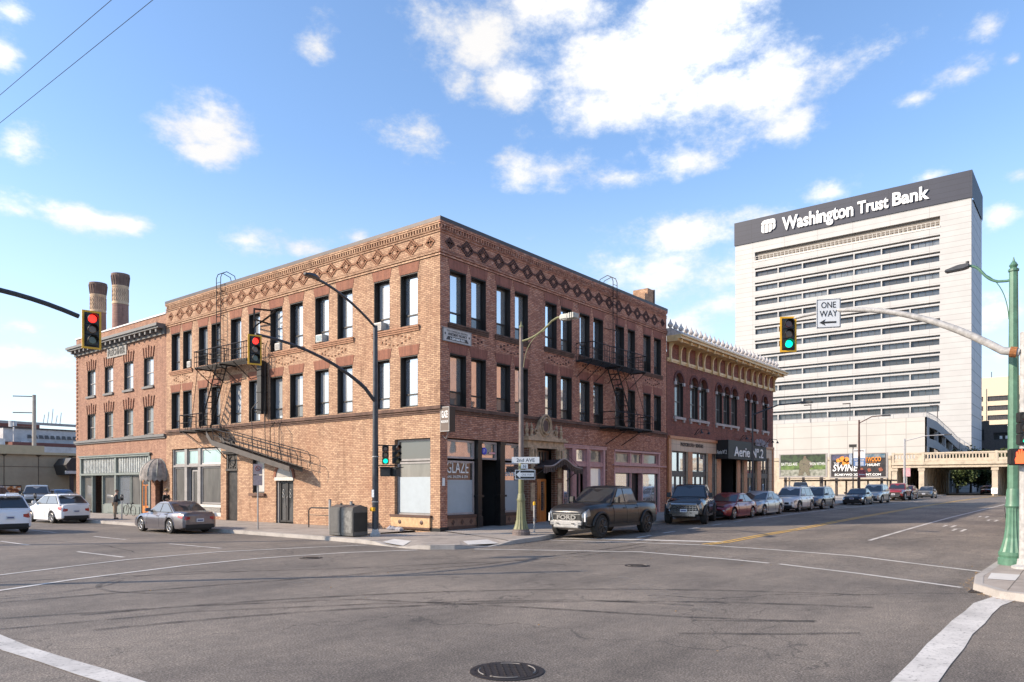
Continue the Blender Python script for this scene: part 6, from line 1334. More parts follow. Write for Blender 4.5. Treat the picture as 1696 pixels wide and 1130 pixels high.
    if plate:
        f = G().box(-hl - .03, -hl - .01, -.17, .17, zt - .36, zt - .21).obj('number_plate', PL, t, local=True); G().box(-hl - .034, -hl - .03, -.13, .13, zt - .32, zt - .26).obj('plate_characters', M('plate_blue', (.08, .10, .22), .6), f, local=True)
        f = G().box(hl + .02, hl + .035, -.17, .17, zp - .02, zp + .13).obj('number_plate', PL, t, local=True)
        if kind == 'pickup': f.location.x = .09
        G().box(hl + .035, hl + .038, -.13, .13, zp + .02, zp + .09).obj('plate_characters', MATS['plate_blue'], f, local=True)
    if kind in ('suv', 'hatch'):
        for y in (-hw * .6, hw * .6): G().tube([(xb - .3, y, zr + .03), (xb - .4, y, zr + .07), (xc + .3, y, zr + .07), (xc + .2, y, zr + .03)], .016, 5).obj('roof_rail', PLAST if kind == 'hatch' else CHROME, t, local=True)
        G().tube([(xc - .02, 0, zr - .02), (xc - .16, 0, zr + .0)], .03, 6).obj('roof_fin', P, t, local=True)
        G().box(xc - .18, xc + .12, -hw * .62, hw * .62, zr - .05, zr - .015).obj('roof_spoiler', P, t, local=True, bevel=.012)
    if kind == 'sedan': G().box(-hl + .02, -hl + .16, -hw * .66, hw * .66, zt - .02, zt + .022).obj('boot_lip', P, t, local=True, bevel=.01)
    return t
def thing_part(t, name, loc):
    o = bpy.data.objects.new(name, None); COL.objects.link(o); o.parent = t; o.location = loc; BASE[o.name] = Vector((0, 0, 0)); o.empty_display_size = .1; return o
PK = 'vehicles parked along the main street kerb'
def pk(x, y): return (x, y, gz(x, y) + .01)
vehicle('pickup_truck', 'matte dark grey lifted pickup with big off-road tyres and silver front bumper, nearest the corner', 'pickup truck', pk(3.9, -6.0), R(180), 'pickup', 5.9, 2.12, 2.03, paint('matte_graphite', (.020, .019, .019), .3, .34, .3), PK, rim=RIMD, r=.46, grille='raptor', plate=False)
vehicle('pickup_truck', 'glossy black pickup with big chrome framed hexagonal grille, second in the parked row', 'pickup truck', pk(13.4, -5.55), R(196), 'pickup', 5.0, 2.05, 1.98, paint('gloss_black', (.012, .012, .014), .2, .2), PK, grille='hex', rim=RIMD)
vehicle('parked_car', 'dark red four door sedan parked behind the black pickup', 'car', pk(18.0, -5.75), R(180), 'sedan', 4.8, 1.84, 1.45, paint('dark_red', (.20, .008, .014), .4), PK, grille='wide')
vehicle('parked_car', 'silver sedan with a low roofline parked behind the red sedan', 'car', pk(23.2, -5.6), R(180), 'sedan', 5.0, 1.88, 1.47, paint('silver', (.42, .42, .42), .5), PK)
vehicle('parked_suv', 'white crossover with dark lower trim, fifth in the parked row', 'car', pk(30.0, -5.6), R(180), 'suv', 4.65, 1.84, 1.68, paint('pearl_white', (.62, .62, .62), .1), PK, rim=RIM)
vehicle('parked_suv', 'grey blue crossover parked behind the white crossover', 'car', pk(35.6, -5.6), R(180), 'suv', 4.65, 1.84, 1.64, paint('grey_blue', (.14, .155, .175), .6), PK)
vehicle('parked_car', 'black compact sedan further along, in front of the billboards', 'car', pk(48.0, -5.7), R(180), 'sedan', 4.6, 1.8, 1.42, paint('blue_black', (.012, .014, .024), .3), PK)
vehicle('parked_suv', 'silver large family crossover behind the black compact sedan', 'car', pk(54.9, -5.6), R(180), 'suv', 5.0, 1.96, 1.75, paint('warm_silver', (.38, .38, .37), .5), PK, grille='wide')
vehicle('pickup_truck', 'faded red pickup with silver bumper parked near the bridge', 'pickup truck', pk(66.5, -5.5), R(180), 'pickup', 5.5, 1.95, 1.85, paint('faded_red', (.26, .02, .025), .2), PK)
vehicle('parked_car', 'dark maroon car tucked behind the red pickup near the bridge', 'car', pk(72.6, -5.2), R(180), 'hatch', 4.4, 1.8, 1.6, paint('maroon', (.10, .01, .015), .3), PK)
vehicle('parked_car', 'grey sedan parked last before the bridge pier', 'car', pk(82.0, -5.8), R(180), 'sedan', 4.7, 1.82, 1.45, paint('mid_grey', (.13, .13, .13), .5), PK)
vehicle('parked_car', 'bright red car beyond the underpass', 'car', pk(132, -7.4), R(180), 'sedan', 4.6, 1.8, 1.45, paint('bright_red', (.34, .01, .012), .2)); vehicle('parked_car', 'blue hatchback beyond the underpass, beside the red car', 'car', pk(140, -9.3), R(175), 'hatch', 4.2, 1.8, 1.5, paint('sky_blue', (.07, .16, .38), .4)); vehicle('parked_car', 'second red car beyond the underpass, half hidden by the first', 'car', pk(139, -6.8), R(180), 'hatch', 4.2, 1.8, 1.5, MATS['paint_bright_red'])
# far right car on the other side, seen past the green lamp post
vehicle('parked_suv', 'silver hatchback with red tail lamp at the right edge, behind the green lamp post', 'car', pk(26.2, -19.45), R(0), 'suv', 4.5, 1.85, 1.62, paint('pale_silver', (.50, .52, .55), .4))
# lot behind the billboards
vehicle('parked_suv', 'dark boxy off-road car standing on the lot behind the black sedan', 'car', (66.5, 5.0, .64), R(200), 'suv', 4.4, 1.9, 1.85, paint('lot_dark', (.03, .03, .03), .2)); vehicle('parked_car', 'blue grey car on the lot just past the arched building', 'car', (52.5, 4.8, .63), R(190), 'hatch', 4.5, 1.85, 1.65, paint('lot_blue', (.06, .09, .14), .4)); vehicle('parked_car', 'dark car on the lot behind the blue grey one', 'car', (61.5, 8.6, .63), R(170), 'suv', 4.6, 1.85, 1.7, MATS['paint_gloss_black'])
# cross street
vehicle('parked_car', 'mauve grey sporty sedan parked at the kerb of the cross street, seen from behind', 'car', (-5.95, 11.5, .01), R(90), 'sedan', 4.65, 1.82, 1.42, paint('mauve_grey', (.17, .155, .165), .55), rim=RIM)
vehicle('parked_suv', 'white rounded crossover parked by the left building, seen from behind', 'car', (-5.85, 25.4, .01), R(93), 'hatch', 4.65, 1.82, 1.62, paint('white_gloss', (.74, .74, .74), .0), rim=RIM)
vehicle('moving_suv', 'white family SUV driving away at the left edge, cut by the frame', 'car', (-11.4, 17.8, .01), R(90), 'suv', 4.9, 1.98, 1.72, paint('cool_white', (.80, .80, .82), .0))
vehicle('pickup_truck', 'beige silver pickup facing the street in the parking lot behind the white crossover', 'pickup truck', (-1.3, 42.0, .16), R(-112), 'pickup', 5.6, 1.98, 1.98, paint('beige_silver', (.36, .33, .29), .5))
vehicle('parked_suv', 'grey silver off-road car with dark fenders in the lot at far left', 'car', (-2.6, 50.5, .16), R(195), 'suv', 4.4, 1.88, 1.86, paint('steel_grey', (.24, .25, .27), .3), rim=RIMD)
vehicle('parked_car', 'blue car in the lot just left of the north building', 'car', (3.4, 50.0, .16), R(-95), 'hatch', 4.4, 1.8, 1.6, paint('deep_blue', (.02, .05, .14), .4))
vehicle('parked_car', 'dark car far left in the lot by the tan store wall', 'car', (-6.5, 56, .16), R(185), 'sedan', 4.6, 1.8, 1.45, MATS['paint_gloss_black'])
# ------------------------------------------------------------------ signals, lamp posts, signs
YEL = M('signal_yellow', (.80, .42, .02), .5, var=.1); SBLK = M('signal_black', (.02, .02, .02), .5); DGP = M('dark_grey_pole', (.055, .058, .066), .45, .3, var=.25, sc=6); WPL = M('weathered_white_pole', (.40, .39, .375), .55, var=.25, sc=8)
GRN = M('green_lamp_post', (.085, .19, .125), .45, var=.2, sc=5); OLV = M('olive_brown_post', (.20, .20, .10), .6, var=.35, sc=3, streak=True); OLVU = M('brown_grey_post', (.17, .13, .115), .55, var=.25, sc=3)
L_RED = emit('lit_red', (1, .03, .02), 1.3); L_GRN = emit('lit_green', (.0, .75, .42), 1.2); L_HAND = emit('lit_orange_red', (1, .10, .03), 1.2)
OFFR = M('unlit_red_lens', (.10, .012, .01), .2, coat=.6); OFFA = M('unlit_amber_lens', (.13, .06, .015), .2, coat=.6); OFFG = M('unlit_green_lens', (.05, .07, .03), .2, coat=.6)
def signal(label, loc, rz, lit, plate=True, s=1., group=None):
    """faces local -y; loc = centre of the housing"""
    t = thing('traffic_signal', label, 'traffic light', loc, rz, group)
    w, h = .15 * s, .43 * s
    if plate:
        g = G(); b = .08 * s; ring(g, -w - b, w + b, -h - b, h + b, -.005, .025, .05 * s); g2 = G(); [g2.v.append(v) for v in g.v]; g2.f = g.f
        g2.obj('backplate_border', YEL, t, local=True)
        G().box(-w - b + .03 * s, w + b - .03 * s, .005, .016, -h - b + .03 * s, h + b - .03 * s).obj('backplate', SBLK, t, local=True)
    for k, (nm, off) in enumerate((('red', OFFR), ('amber', OFFA), ('green', OFFG))):
        z = h * .667 * (1 - k); g = G(); g.box(-w, w, -.06 * s, .17 * s, z - h * .32, z + h * .32); sec = g.obj('signal_section', SBLK, t, local=True, bevel=.015)
        on = lit == nm; mat = {'red': L_RED, 'green': L_GRN}.get(lit) if on else off
        G().disc((0, -.06 * s, z), (0, -1, 0), .108 * s, .09 * s, .018, 20).obj('lens', mat, sec, local=True)
        g = G(); n_ = 16; a0 = -.35; a1 = math.pi + .35; pr = []
        for q in range(n_ + 1):
            a = a0 + (a1 - a0) * q / n_; pr.append((.122 * s * math.cos(a), z + .122 * s * math.sin(a)))
        for (x0, z0), (x1, z1) in zip(pr, pr[1:]): g.quad((x0, -.06 * s, z0), (x1, -.06 * s, z1), (x1, -.24 * s + .10 * s * (1 if z1 < z else .2), z1), (x0, -.24 * s + .10 * s * (1 if z0 < z else .2), z0))
        g.obj('visor', SBLK, sec, local=True)
    return t
def curve_pts(P0, P1, P2, n=14): 
    P0, P1, P2 = map(Vector, (P0, P1, P2)); return [P0 * (1 - t) ** 2 + P1 * 2 * t * (1 - t) + P2 * t * t for t in [i / n for i in range(n + 1)]]
# centre pole with mast arm over the cross street and a lamp
cp = thing('signal_pole', 'dark grey pole at the brick corner with a curved mast arm and a street lamp', 'signal pole', (-3.51, .19, .15))
x, y = -3.51, .19
G().tube([(x, y, .42), (x, y, 8.55)], [.135, .09], 12).obj('pole', DGP, cp, smooth=True); G().lathe(x, y, [(.15, .27), (.25, .27), (.30, .20), (.42, .17), (.45, .14)], 4).obj('base', WPL, cp)
arm = [(-3.51, .19, 5.5)] + [(-4.05, .18, 6.0)] + curve_pts((-4.3, .17, 6.15), (-6.3, .12, 7.25), (-8.95, .06, 7.33), 14)
G().tube(arm, [.075] * 3 + [.07 - .002 * i for i in range(14)], 8).obj('mast_arm', DGP, cp, smooth=True)
G().tube([(x, y, 8.45)] + curve_pts((x - .05, y - .02, 8.5), (-5.6, -.5, 9.35), (-7.2, -.95, 9.42), 10), [.05] * 12, 7).obj('lamp_arm', DGP, cp, smooth=True)
g = G(); d = Vector((-.96, -.29, 0)).normalized(); p = Vector((-7.1, -.93, 9.43)); s_ = Vector((-d.y, d.x, 0)); sec = [(0, .07, .05), (.15, .12, .07), (.35, .17, .08), (.6, .15, .06), (.78, .05, .03)]
for a, w, h in sec:
    for yy, zz in ((-w, -.02), (-w * .8, h), (w * .8, h), (w, -.02), (0, -.05)): g.v.append(tuple(p + d * a + s_ * yy + Vector((0, 0, zz))))
g.f = [(i * 5 + k, i * 5 + (k + 1) % 5, (i + 1) * 5 + (k + 1) % 5, (i + 1) * 5 + k) for i in range(4) for k in range(5)] + [(0, 1, 2, 3, 4), (20, 21, 22, 23, 24)]
g.obj('lamp_head', DGP, cp, smooth=True)
signal('red traffic light with yellow bordered backplate on the centre mast arm', (-9.0, .02, 6.78), R(-14), 'red')
g = G(); g.tube([(x, y, 3.78), (-3.0, -.05, 3.78), (-2.72, -.2, 3.78)], .025, 5); g.tube([(x, y, 2.98), (-3.0, -.05, 2.98), (-2.72, -.2, 2.98)], .025, 5); g.obj('side_bracket', SBLK, cp)
signal('dark signal head with lit green lens strapped to the centre pole', (-3.22, -.08, 3.39), R(-40), 'green', False, .85); signal('dark signal head with no lit lens strapped beside the centre pole', (-2.84, -.33, 3.42), R(-10), 'none', False, .9)
t = thing('pedestrian_signal', 'black twin pedestrian signal boxes below the pole mounted lights on the centre pole', 'pedestrian signal', (-3.1, -.1, 2.6))
for (px_, py_, a) in ((-3.25, -.12, R(-50)), (-2.88, -.28, R(20))):
    g = G(); g.box(-.2, .2, -.14, .12, -.19, .19); o = g.obj('housing', SBLK, t, local=True, bevel=.02); o.location = (px_ + 3.1, py_ + .1, .12); o.rotation_euler = (0, 0, a)
    k = G().box(-.22, .22, -.26, -.14, .16, .19).obj('visor', SBLK, o, local=True)
G().box(-3.72, -3.58, .1, .28, 1.15, 1.3).obj('push_button_box', YEL, cp); G().tube([(-3.51, .19, 1.5), (-3.51, .19, 1.54)], .15, 10).tube([(-3.51, .19, 3.3), (-3.51, .19, 3.34)], .14, 10).obj('strap', WPL, cp)
G().box(-3.66, -3.60, .13, .25, 1.7, 2.0).obj('sticker', Wt, cp)
# left mast arm from outside the frame
lp_ = thing('signal_pole', 'dark mast arm reaching in from the left edge above the cross street', 'signal pole', (-20.2, -1.2, 0))
G().tube([(-20.2, -1.2, 0), (-20.2, -1.2, 9)], [.14, .09], 10).obj('pole', DGP, lp_, smooth=True)
G().tube([(-20.2, -1.2, 6.2)] + curve_pts((-19.8, -1.2, 6.5), (-17.6, -1.1, 7.45), (-14.9, -.95, 6.72), 14), .065, 8).obj('mast_arm', DGP, lp_, smooth=True)

signal('red traffic light with yellow bordered backplate on the left mast arm', (-14.55, -.9, 6.42), R(-8), 'red', s=1.02)
# right: white pole with mast arm and one way sign
rp = thing('signal_pole', 'white weathered signal pole at the right edge with a long curved mast arm', 'signal pole', (-1.45, -21.0, .15))
x, y = -1.45, -21.0
G().tube([(x, y, .15), (x, y, 5.9)], [.12, .10], 12).obj('pole', WPL, rp, smooth=True); G().lathe(x, y, [(.15, .28), (.22, .28), (.26, .17), (.40, .15)], 14).obj('base', WPL, rp)
am = [(x, y + .1, 5.42)] + curve_pts((x, y + .45, 5.5), (x, -17.9, 7.5), (x, -15.2, 6.95), 18)
G().tube(am, [.10] + [.10 - .0033 * i for i in range(19)], 10).obj('mast_arm', WPL, rp, smooth=True)
G().disc((x, y + .16, 5.43), (0, 1, .2), .13, .13, .14, 12).obj('clamp', M('rusty_clamp', (.30, .12, .04), .8, var=.4, sc=20), rp)
signal('green traffic light with yellow bordered backplate on the right mast arm', (x - .12, -15.4, 6.54), R(-58), 'green')
ow = thing('one_way_sign', 'tall white sign reading ONE WAY with a left arrow on the right mast arm', 'sign', (x - .1, -16.55, 7.0), R(-66))
ow.location = (x - .12, -16.5, 6.97)
G().box(-.32, .32, -.02, 0, -.40, .42).obj('board', M('sign_white', (.62, .64, .66), .5, var=.05), ow, local=True, bevel=.008)
g = G(); ring(g, -.305, .305, -.385, .405, -.024, -.021, .015); g.obj('border', SBLK, ow, local=True)
tl = lambda x0, z0, yy=-.022: (lambda a, b, d: (x0 + a, yy - d, z0 + b))
text('ONE', SBLK, ow, tl(-.19, .16), .38, .17, ext=.004, local=True, bold=.005); text('WAY', SBLK, ow, tl(-.23, -.08), .46, .17, ext=.004, local=True, bold=.005)
G().prism([(-.24, -.24), (-.08, -.15), (-.11, -.215), (.2, -.215), (.2, -.265), (-.11, -.265), (-.08, -.33)], -.026, -.022, 'y').obj('arrow', SBLK, ow, local=True)
signal('dark signal head with lit green lens on the white pole at the right edge', (x - .1, y - .02, 3.56), R(-58), 'green', False, .92)
ps = thing('pedestrian_signal', 'black pedestrian signal with a lit orange hand on the white pole', 'pedestrian signal', (x - .18, y + .12, 2.87), R(-60))
G().box(-.2, .2, -.12, .12, -.2, .2).obj('housing', SBLK, ps, local=True, bevel=.03)
g = G(); H_ = [(-.11, -.15), (.05, -.15), (.10, -.05), (.14, .02), (.155, .07), (.13, .075), (.07, .0), (.065, .12), (.045, .125), (.035, .03), (.025, .16), (.0, .165), (-.01, .03), (-.025, .15), (-.05, .15), (-.05, .03), (-.07, .11), (-.095, .105), (-.095, 0), (-.12, -.05)]
g.prism([(a * 1.1, b * 1.1) for a, b in H_], -.135, -.122, 'y'); g.obj('hand_symbol', L_HAND, ps, local=True)
# green historic lamp
gl = thing('street_lamp', 'green fluted historic lamp post at the right edge with a curved arm', 'street lamp', (-.68, -20.72, .15))
x, y = -.68, -20.72; fl = lambda k, z: 1 - .07 * (k % 2)
G().lathe(x, y, [(.15, .34), (.34, .34), (.36, .31), (.42, .33), (.50, .33)], 24).obj('base', GRN, gl)
G().lathe(x, y, [(.50, .31), (.62, .27), (.85, .21), (1.15, .175), (1.5, .16), (1.62, .16)], 32, fl).obj('fluted_base', GRN, gl)
G().lathe(x, y, [(1.62, .17), (1.66, .19), (1.72, .17), (2.05, .155), (2.1, .14)], 24).obj('collar', GRN, gl, smooth=True)
G().lathe(x, y, [(2.1, .135), (7.6, .095)], 16, fl).obj('post', GRN, gl); G().lathe(x, y, [(7.6, .12), (7.65, .12), (7.69, .07), (7.75, .10), (7.82, .06), (7.86, .03), (7.96, .01)], 12).obj('finial', GRN, gl)
arm = [(x, y, 7.40), (x, y + .15, 7.38)] + curve_pts((x, y + .25, 7.38), (x, y + .5, 7.42), (x, y + .65, 7.66), 6)[1:] + curve_pts((x, y + .68, 7.70), (x, y + .8, 7.9), (x, y + 1.0, 7.92), 6)
G().tube(arm, .035, 7).obj('lamp_arm', GRN, gl, smooth=True); G().tube(curve_pts((x, y + .6, 7.62), (x, y + .14, 7.3), (x, y + .1, 6.4), 10), .012, 5).obj('brace_wire', GRN, gl)
g = G(); g.prism([(y + .95, 7.98), (y + .95, 7.88), (y + 1.08, 7.84), (y + 1.5, 7.82), (y + 1.52, 7.88), (y + 1.2, 7.97)], x - .11, x + .11, 'x'); g.obj('lamp_head', DGP, gl, bevel=.02); G().lathe(x, y + 1.0, [(7.96, .04), (8.04, .04)], 10).obj('photocell', SBLK, gl)
mb = thing('mailbox', 'blue collection box with a pictogram label behind the white pole at the right edge', 'mailbox', (1.3, -21.35, .2)); BLU = M('mailbox_blue', (.03, .14, .33), .45, var=.1)
G().prism([(.95, .42), (1.75, .42), (1.75, 1.3), (1.68, 1.42), (1.5, 1.5), (1.2, 1.5), (1.02, 1.42), (.95, 1.3)], -21.75, -21.05, 'y').obj('box', BLU, mb)
for a in (1.0, 1.62): 
    for b in (-21.7, -21.15): G().box(a, a + .07, b, b + .07, .16, .42).obj('leg', BLU, mb)
G().box(.93, .949, -21.6, -21.2, .75, 1.1).obj('label_panel', Wt, mb)
# olive lamp post on the main street corner
ol = thing('street_lamp', 'old olive and brown lamp post with fluted base carrying street name signs', 'street lamp', (.2, -4.3, .18)); x, y = .2, -4.3
G().lathe(x, y, [(.16, .36), (.32, .36), (.36, .33), (.42, .33)], 20).obj('base', OLVU, ol); G().lathe(x, y, [(.42, .31), (.55, .26), (.8, .2), (1.3, .165), (1.55, .16)], 28, fl).obj('fluted_base', OLV, ol)
G().lathe(x, y, [(1.55, .17), (1.62, .18), (1.68, .15), (1.8, .14), (1.85, .11)], 20).obj('collar', OLV, ol, smooth=True); G().lathe(x, y, [(1.85, .11), (3.3, .105)], 14).obj('post', OLV, ol, smooth=True); G().lathe(x, y, [(3.3, .105), (7.9, .075), (8.5, .07)], 14).obj('upper_post', OLVU, ol, smooth=True); G().lathe(x, y, [(8.5, .09), (8.56, .09), (8.6, .04), (8.75, .01)], 10).obj('finial', OLV, ol)
G().tube([(x, y, 7.95)] + curve_pts((x, y - .1, 7.95), (x, y - .9, 8.05), (x, y - 1.5, 8.55), 7)[1:] + [(x, y - 1.75, 8.65), (x, y - 2.0, 8.66)], .04, 7).obj('lamp_arm', OLV, ol, smooth=True); G().tube(curve_pts((x, y - 1.2, 8.25), (x, y - .2, 8.0), (x, y - .12, 6.9), 8), .014, 5).obj('brace_wire', OLV, ol)
g = G(); g.box(x - .17, x + .17, y - 2.35, y - 1.95, 8.5, 8.72); g.obj('lamp_head', M('pale_lamp_housing', (.42, .42, .38), .5), ol, bevel=.04)
g = G(); [g.box(x - .19, x + .19, y - 2.62 + k * .09, y - 2.57 + k * .09, 8.52, 8.72) for k in range(3)]; g.box(x - .15, x + .15, y - 2.65, y - 2.3, 8.54, 8.70); g.obj('lamp_fins', MATS['pale_lamp_housing'], ol)
def plate(name, label, cx, cy, cz, w, h, rz, cat='sign', mat=None, group=None):
    t = thing(name, label, cat, (cx, cy, cz), rz, group); G().box(-w / 2, w / 2, -.012, 0, -h / 2, h / 2).obj('board', mat or MATS['sign_white'], t, local=True, bevel=.004); return t
s = plate('street_name_sign', 'white street name sign reading 2nd Ave on the olive lamp post', x - .05, y - .26, 3.18, 1.1, .25, R(-52)); text('2nd AVE', SBLK, s, tl(-.36, -.07, -.013), .72, .14, ext=.003, local=True)
s = plate('street_name_sign', 'cream street name sign seen edge on behind the 2nd Ave sign', x + .45, y - .12, 3.16, .6, .24, R(-35), mat=M('cream_sign', (.55, .50, .42), .5))
s = plate('small_route_sign', 'little white plate between the street name and ONE WAY signs', x - .1, y - .24, 2.93, .28, .18, R(-45)); text('N', SBLK, s, tl(-.05, -.06, -.013), .1, .12, ext=.003, local=True)
s = plate('one_way_sign', 'wide black and white ONE WAY arrow sign on the olive lamp post', x - .05, y - .24, 2.6, .82, .38, R(-42)); G().box(-.38, .38, -.016, -.0125, -.16, .16).obj('black_field', SBLK, s, local=True)
G().prism([(-.37, 0), (-.20, -.15), (-.20, -.08), (.35, -.08), (.35, .08), (-.20, .08), (-.20, .15)], -.021, -.0165, 'y').obj('arrow', Wt, s, local=True); text('ONE WAY', M('sign_grey_letters', (.25, .25, .25), .6), s, tl(-.15, -.045, -.0215), .45, .09, ext=.002, local=True)
s = plate('numbered_plate', 'small white numbered plate behind the ONE WAY arrow sign', x + .40, y - .1, 2.72, .3, .22, R(-42)); text('3', SBLK, s, tl(-.04, -.06, -.013), .08, .12, ext=.003, local=True)
t = thing('parking_meter_post', 'slim grey post with a yellow cap beside the pickup truck', 'bollard', (1.35, -4.1, .2)); G().tube([(1.35, -4.1, .18), (1.35, -4.1, 1.35)], .04, 8).obj('post', WPL, t); G().lathe(1.35, -4.1, [(1.35, .06), (1.48, .055), (1.5, .02)], 10).obj('cap', YEL, t); G().lathe(1.35, -4.1, [(.18, .11), (.22, .10)], 12).obj('foot', WPL, t)
# distant lamp posts and signs
def far_lamp(label, x, y, zb_, zt_, arm_y, mat, arm2=False, r0=.14):
    t = thing('street_lamp', label, 'street lamp', (x, y, zb_)); G().tube([(x, y, zb_), (x, y, zt_)], [r0, r0 * .6], 8).obj('pole', mat, t); G().tube([(x, y, zt_ - .3), (x, y + arm_y * .5, zt_ + .25), (x, y + arm_y, zt_ + .3)], .05, 6).obj('lamp_arm', mat, t); G().box(x - .15, x + .15, y + arm_y - .5, y + arm_y + .25, zt_ + .22, zt_ + .38).obj('lamp_head', DGP, t, bevel=.03); return t
far_lamp('brown lamp post with double head standing in front of the dark billboard', 51.5, -4.95, .5, 8.3, -2.2, M('brown_pole', (.10, .05, .04), .5), r0=.13)
far_lamp('pale galvanised lamp post just left of the bridge opening, arm to the right', 73, -4.9, .6, 7.6, -4.3, M('galvanised', (.42, .42, .43), .4, .5), r0=.15)
far_lamp('grey lamp post in front of the arched building above the black canopy', 25.7, -4.3, .4, 7.2, -3.4, DGP, r0=.085)
t = thing('street_lamp', 'round white globe lamp behind the bridge parapet', 'street lamp', (128, -10, 5)); G().tube([(128, -11.1, 0), (128, -11.1, 12.0)], .14, 8).obj('pole', WPL, t); G().lathe(128, -11.5, [(11.9, .2), (12.1, .75), (12.4, .8), (12.7, .4)], 12).obj('globe', WL, t)
G_SIGN = M('parking_sign_blue', (.07, .16, .36), .5, var=.1)
t = thing('parking_sign', 'tall white and blue parking price sign in front of the dark billboard', 'sign', (56, -3.9, .6)); XA = 56
G().tube([(XA, -3.9, .6), (XA, -3.9, 5.7)], .06, 6).obj('post', WPL, t); G().box(XA - .1, XA, -4.5, -3.4, 4.06, 4.85).obj('blue_panel', G_SIGN, t); G().box(XA - .1, XA, -4.5, -3.4, 4.85, 5.75).obj('white_panel', MATS['sign_white'], t); text('EASY PARK', Wt, t, FX(XA - .11)(-3.48, 4.58), .95, .18, ext=.01); text('PARKING', DK, t, FX(XA - .11)(-3.48, 5.52), .9, .14, ext=.01)
for k in range(4): G().box(XA - .11, XA - .1, -4.35, -3.55, 4.14 + k * .1, 4.18 + k * .1).obj('small_print', Wt, t)
t = thing('parking_sign', 'narrow upright blue and white lot sign left of the parking price sign', 'sign', (57, -3.1, .6)); G().tube([(57, -3.1, .6), (57, -3.1, 6.0)], .05, 6).obj('post', COPE, t); G().box(56.9, 57, -3.05, -2.75, 4.25, 5.4).obj('banner', M('banner_blue_white', (.35, .42, .52), .6, var=.4, sc=4), t); G().box(56.85, 57.0, -3.45, -2.75, 6.0, 6.3).obj('top_box', SBLK, t)
t = thing('direction_sign', 'small red and white sign on the lamp post by the dark billboard', 'sign', (51, -5, 3)); G().box(51.2, 51.25, -5.6, -4.9, 2.9, 3.6).obj('board', M('sign_red', (.45, .12, .13), .5, var=.5, sc=8), t); G().box(51.18, 51.2, -5.5, -5.0, 3.1, 3.2).obj('white_band', Wt, t)
t = thing('no_parking_sign', 'pink and white sign on a post above the red pickup by the bridge', 'sign', (76, -4.6, .6)); G().tube([(76, -4.6, .6), (76, -4.6, 3.4)], .05, 6).obj('post', WPL, t); G().box(75.9, 75.95, -5.0, -4.2, 3.2, 4.2).obj('board', M('sign_pink', (.6, .32, .35), .5, var=.3, sc=6), t)
t = thing('track_sign', 'white numbered sign strapped to the bridge pier', 'sign', (107.8, -10.7, 1.2)); G().box(107.6, 107.75, -11.05, -10.25, .85, 1.75).obj('board', Wt, t); text('27', DK, t, FX(107.6)(-10.35, 1.1), .5, .4, ext=.01)
# sidewalk furniture along the tan wall
PI_ = (-3.98, 7.7)
t = thing('parking_sign', 'grey no parking sign plates on a thin post in front of the arched door', 'sign', (PI_[0], PI_[1], .15)); G().tube([(PI_[0], PI_[1], .15), (PI_[0], PI_[1], 3.15)], .035, 8).obj('post', M('galvanised_post', (.35, .34, .33), .5, .4), t)
o = G().box(-.2, .2, -.01, .01, 2.62, 3.1).obj('upper_plate', M('dusty_plate', (.34, .27, .27), .6, var=.15, sc=10), t, local=True); o.rotation_euler = (0, 0, R(-45)); o.location = (-.03, -.04, -.1)
o = G().box(-.2, .2, -.01, .01, 2.12, 2.58).obj('lower_plate', MATS['dusty_plate'], t, local=True); o.rotation_euler = (0, 0, R(-45)); o.location = (-.03, -.04, -.1)
g = G(); g.tube([(.11 * math.cos(k * .524), -.015, 2.9 + .11 * math.sin(k * .524)) for k in range(13)], .014, 4); g.tube([(-.08, -.015, 2.98), (.08, -.015, 2.82)], .014, 4); o = g.obj('prohibition_ring', M('dull_red', (.22, .07, .08), .6), t, local=True); o.rotation_euler = (0, 0, R(-45)); o.location = (-.04, -.05, -.1)
t = thing('waste_cabinet', 'pair of dark grey metal waste and recycling cabinets beside the centre pole', 'waste bin', (-4.1, 1.1, .15)); CAB = M('cabinet_grey', (.12, .115, .11), .45, .3, var=.12, sc=5, bmp=.15); 
for i, (a, b) in enumerate(((1.12, 1.85), (.36, 1.10))):
    g = G(); g.prism([(-4.5, .18), (-3.75, .18), (-3.75, 1.30), (-4.12, 1.40), (-4.5, 1.30)], a, b, 'y'); o = g.obj('cabinet', CAB, t, bevel=.02)
    g = G(); g.box(-4.515, -4.50, a + .06, b - .06, .30, 1.18); g.obj('door_panel', CAB if i == 0 else M('marbled_panel', (.17, .165, .155), .6, var=.5, sc=6), o)
    G().tube([(-4.1, (a + b) / 2 + .1, 1.38), (-4.1, (a + b) / 2 + .1, 1.45)], .05, 6).obj('lid_knob', SBLK, o)
G().box(-4.45, -3.8, .345, .36, .35, 1.1).obj('side_panel', SBLK, t)
t = thing('bike_rack', 'black tube bike rack on the pavement along the tan brick wall', 'bike rack', (-1.5, 5.9, .15))
G().tube([(-1.45, 7.35, .15), (-1.45, 7.35, .95)] + curve_pts((-1.45, 7.35, .95), (-1.45, 7.3, 1.08), (-1.45, 7.15, 1.1), 4) + [(-1.45, 5.75, 1.1)] + curve_pts((-1.45, 5.7, 1.1), (-1.45, 5.55, 1.08), (-1.45, 5.52, .95), 4) + [(-1.45, 5.5, .15)], .03, 7).tube([(-1.45, 7.35, .75), (-1.45, 5.5, .75)], .022, 6).obj('tube_frame', STEELB, t)
bk_ = thing('planter_crate', 'dark cast iron bench end stack leaning in the bike rack', 'bench', (-1.0, 5.0, .15)); g = G()
for k in range(5): g.box(-1.25 + k * .1, -1.2 + k * .1, 4.6, 5.9, .25, .95)
for z in (.25, .55, .9): g.box(-1.27, -.78, 4.6, 5.9, z, z + .05)
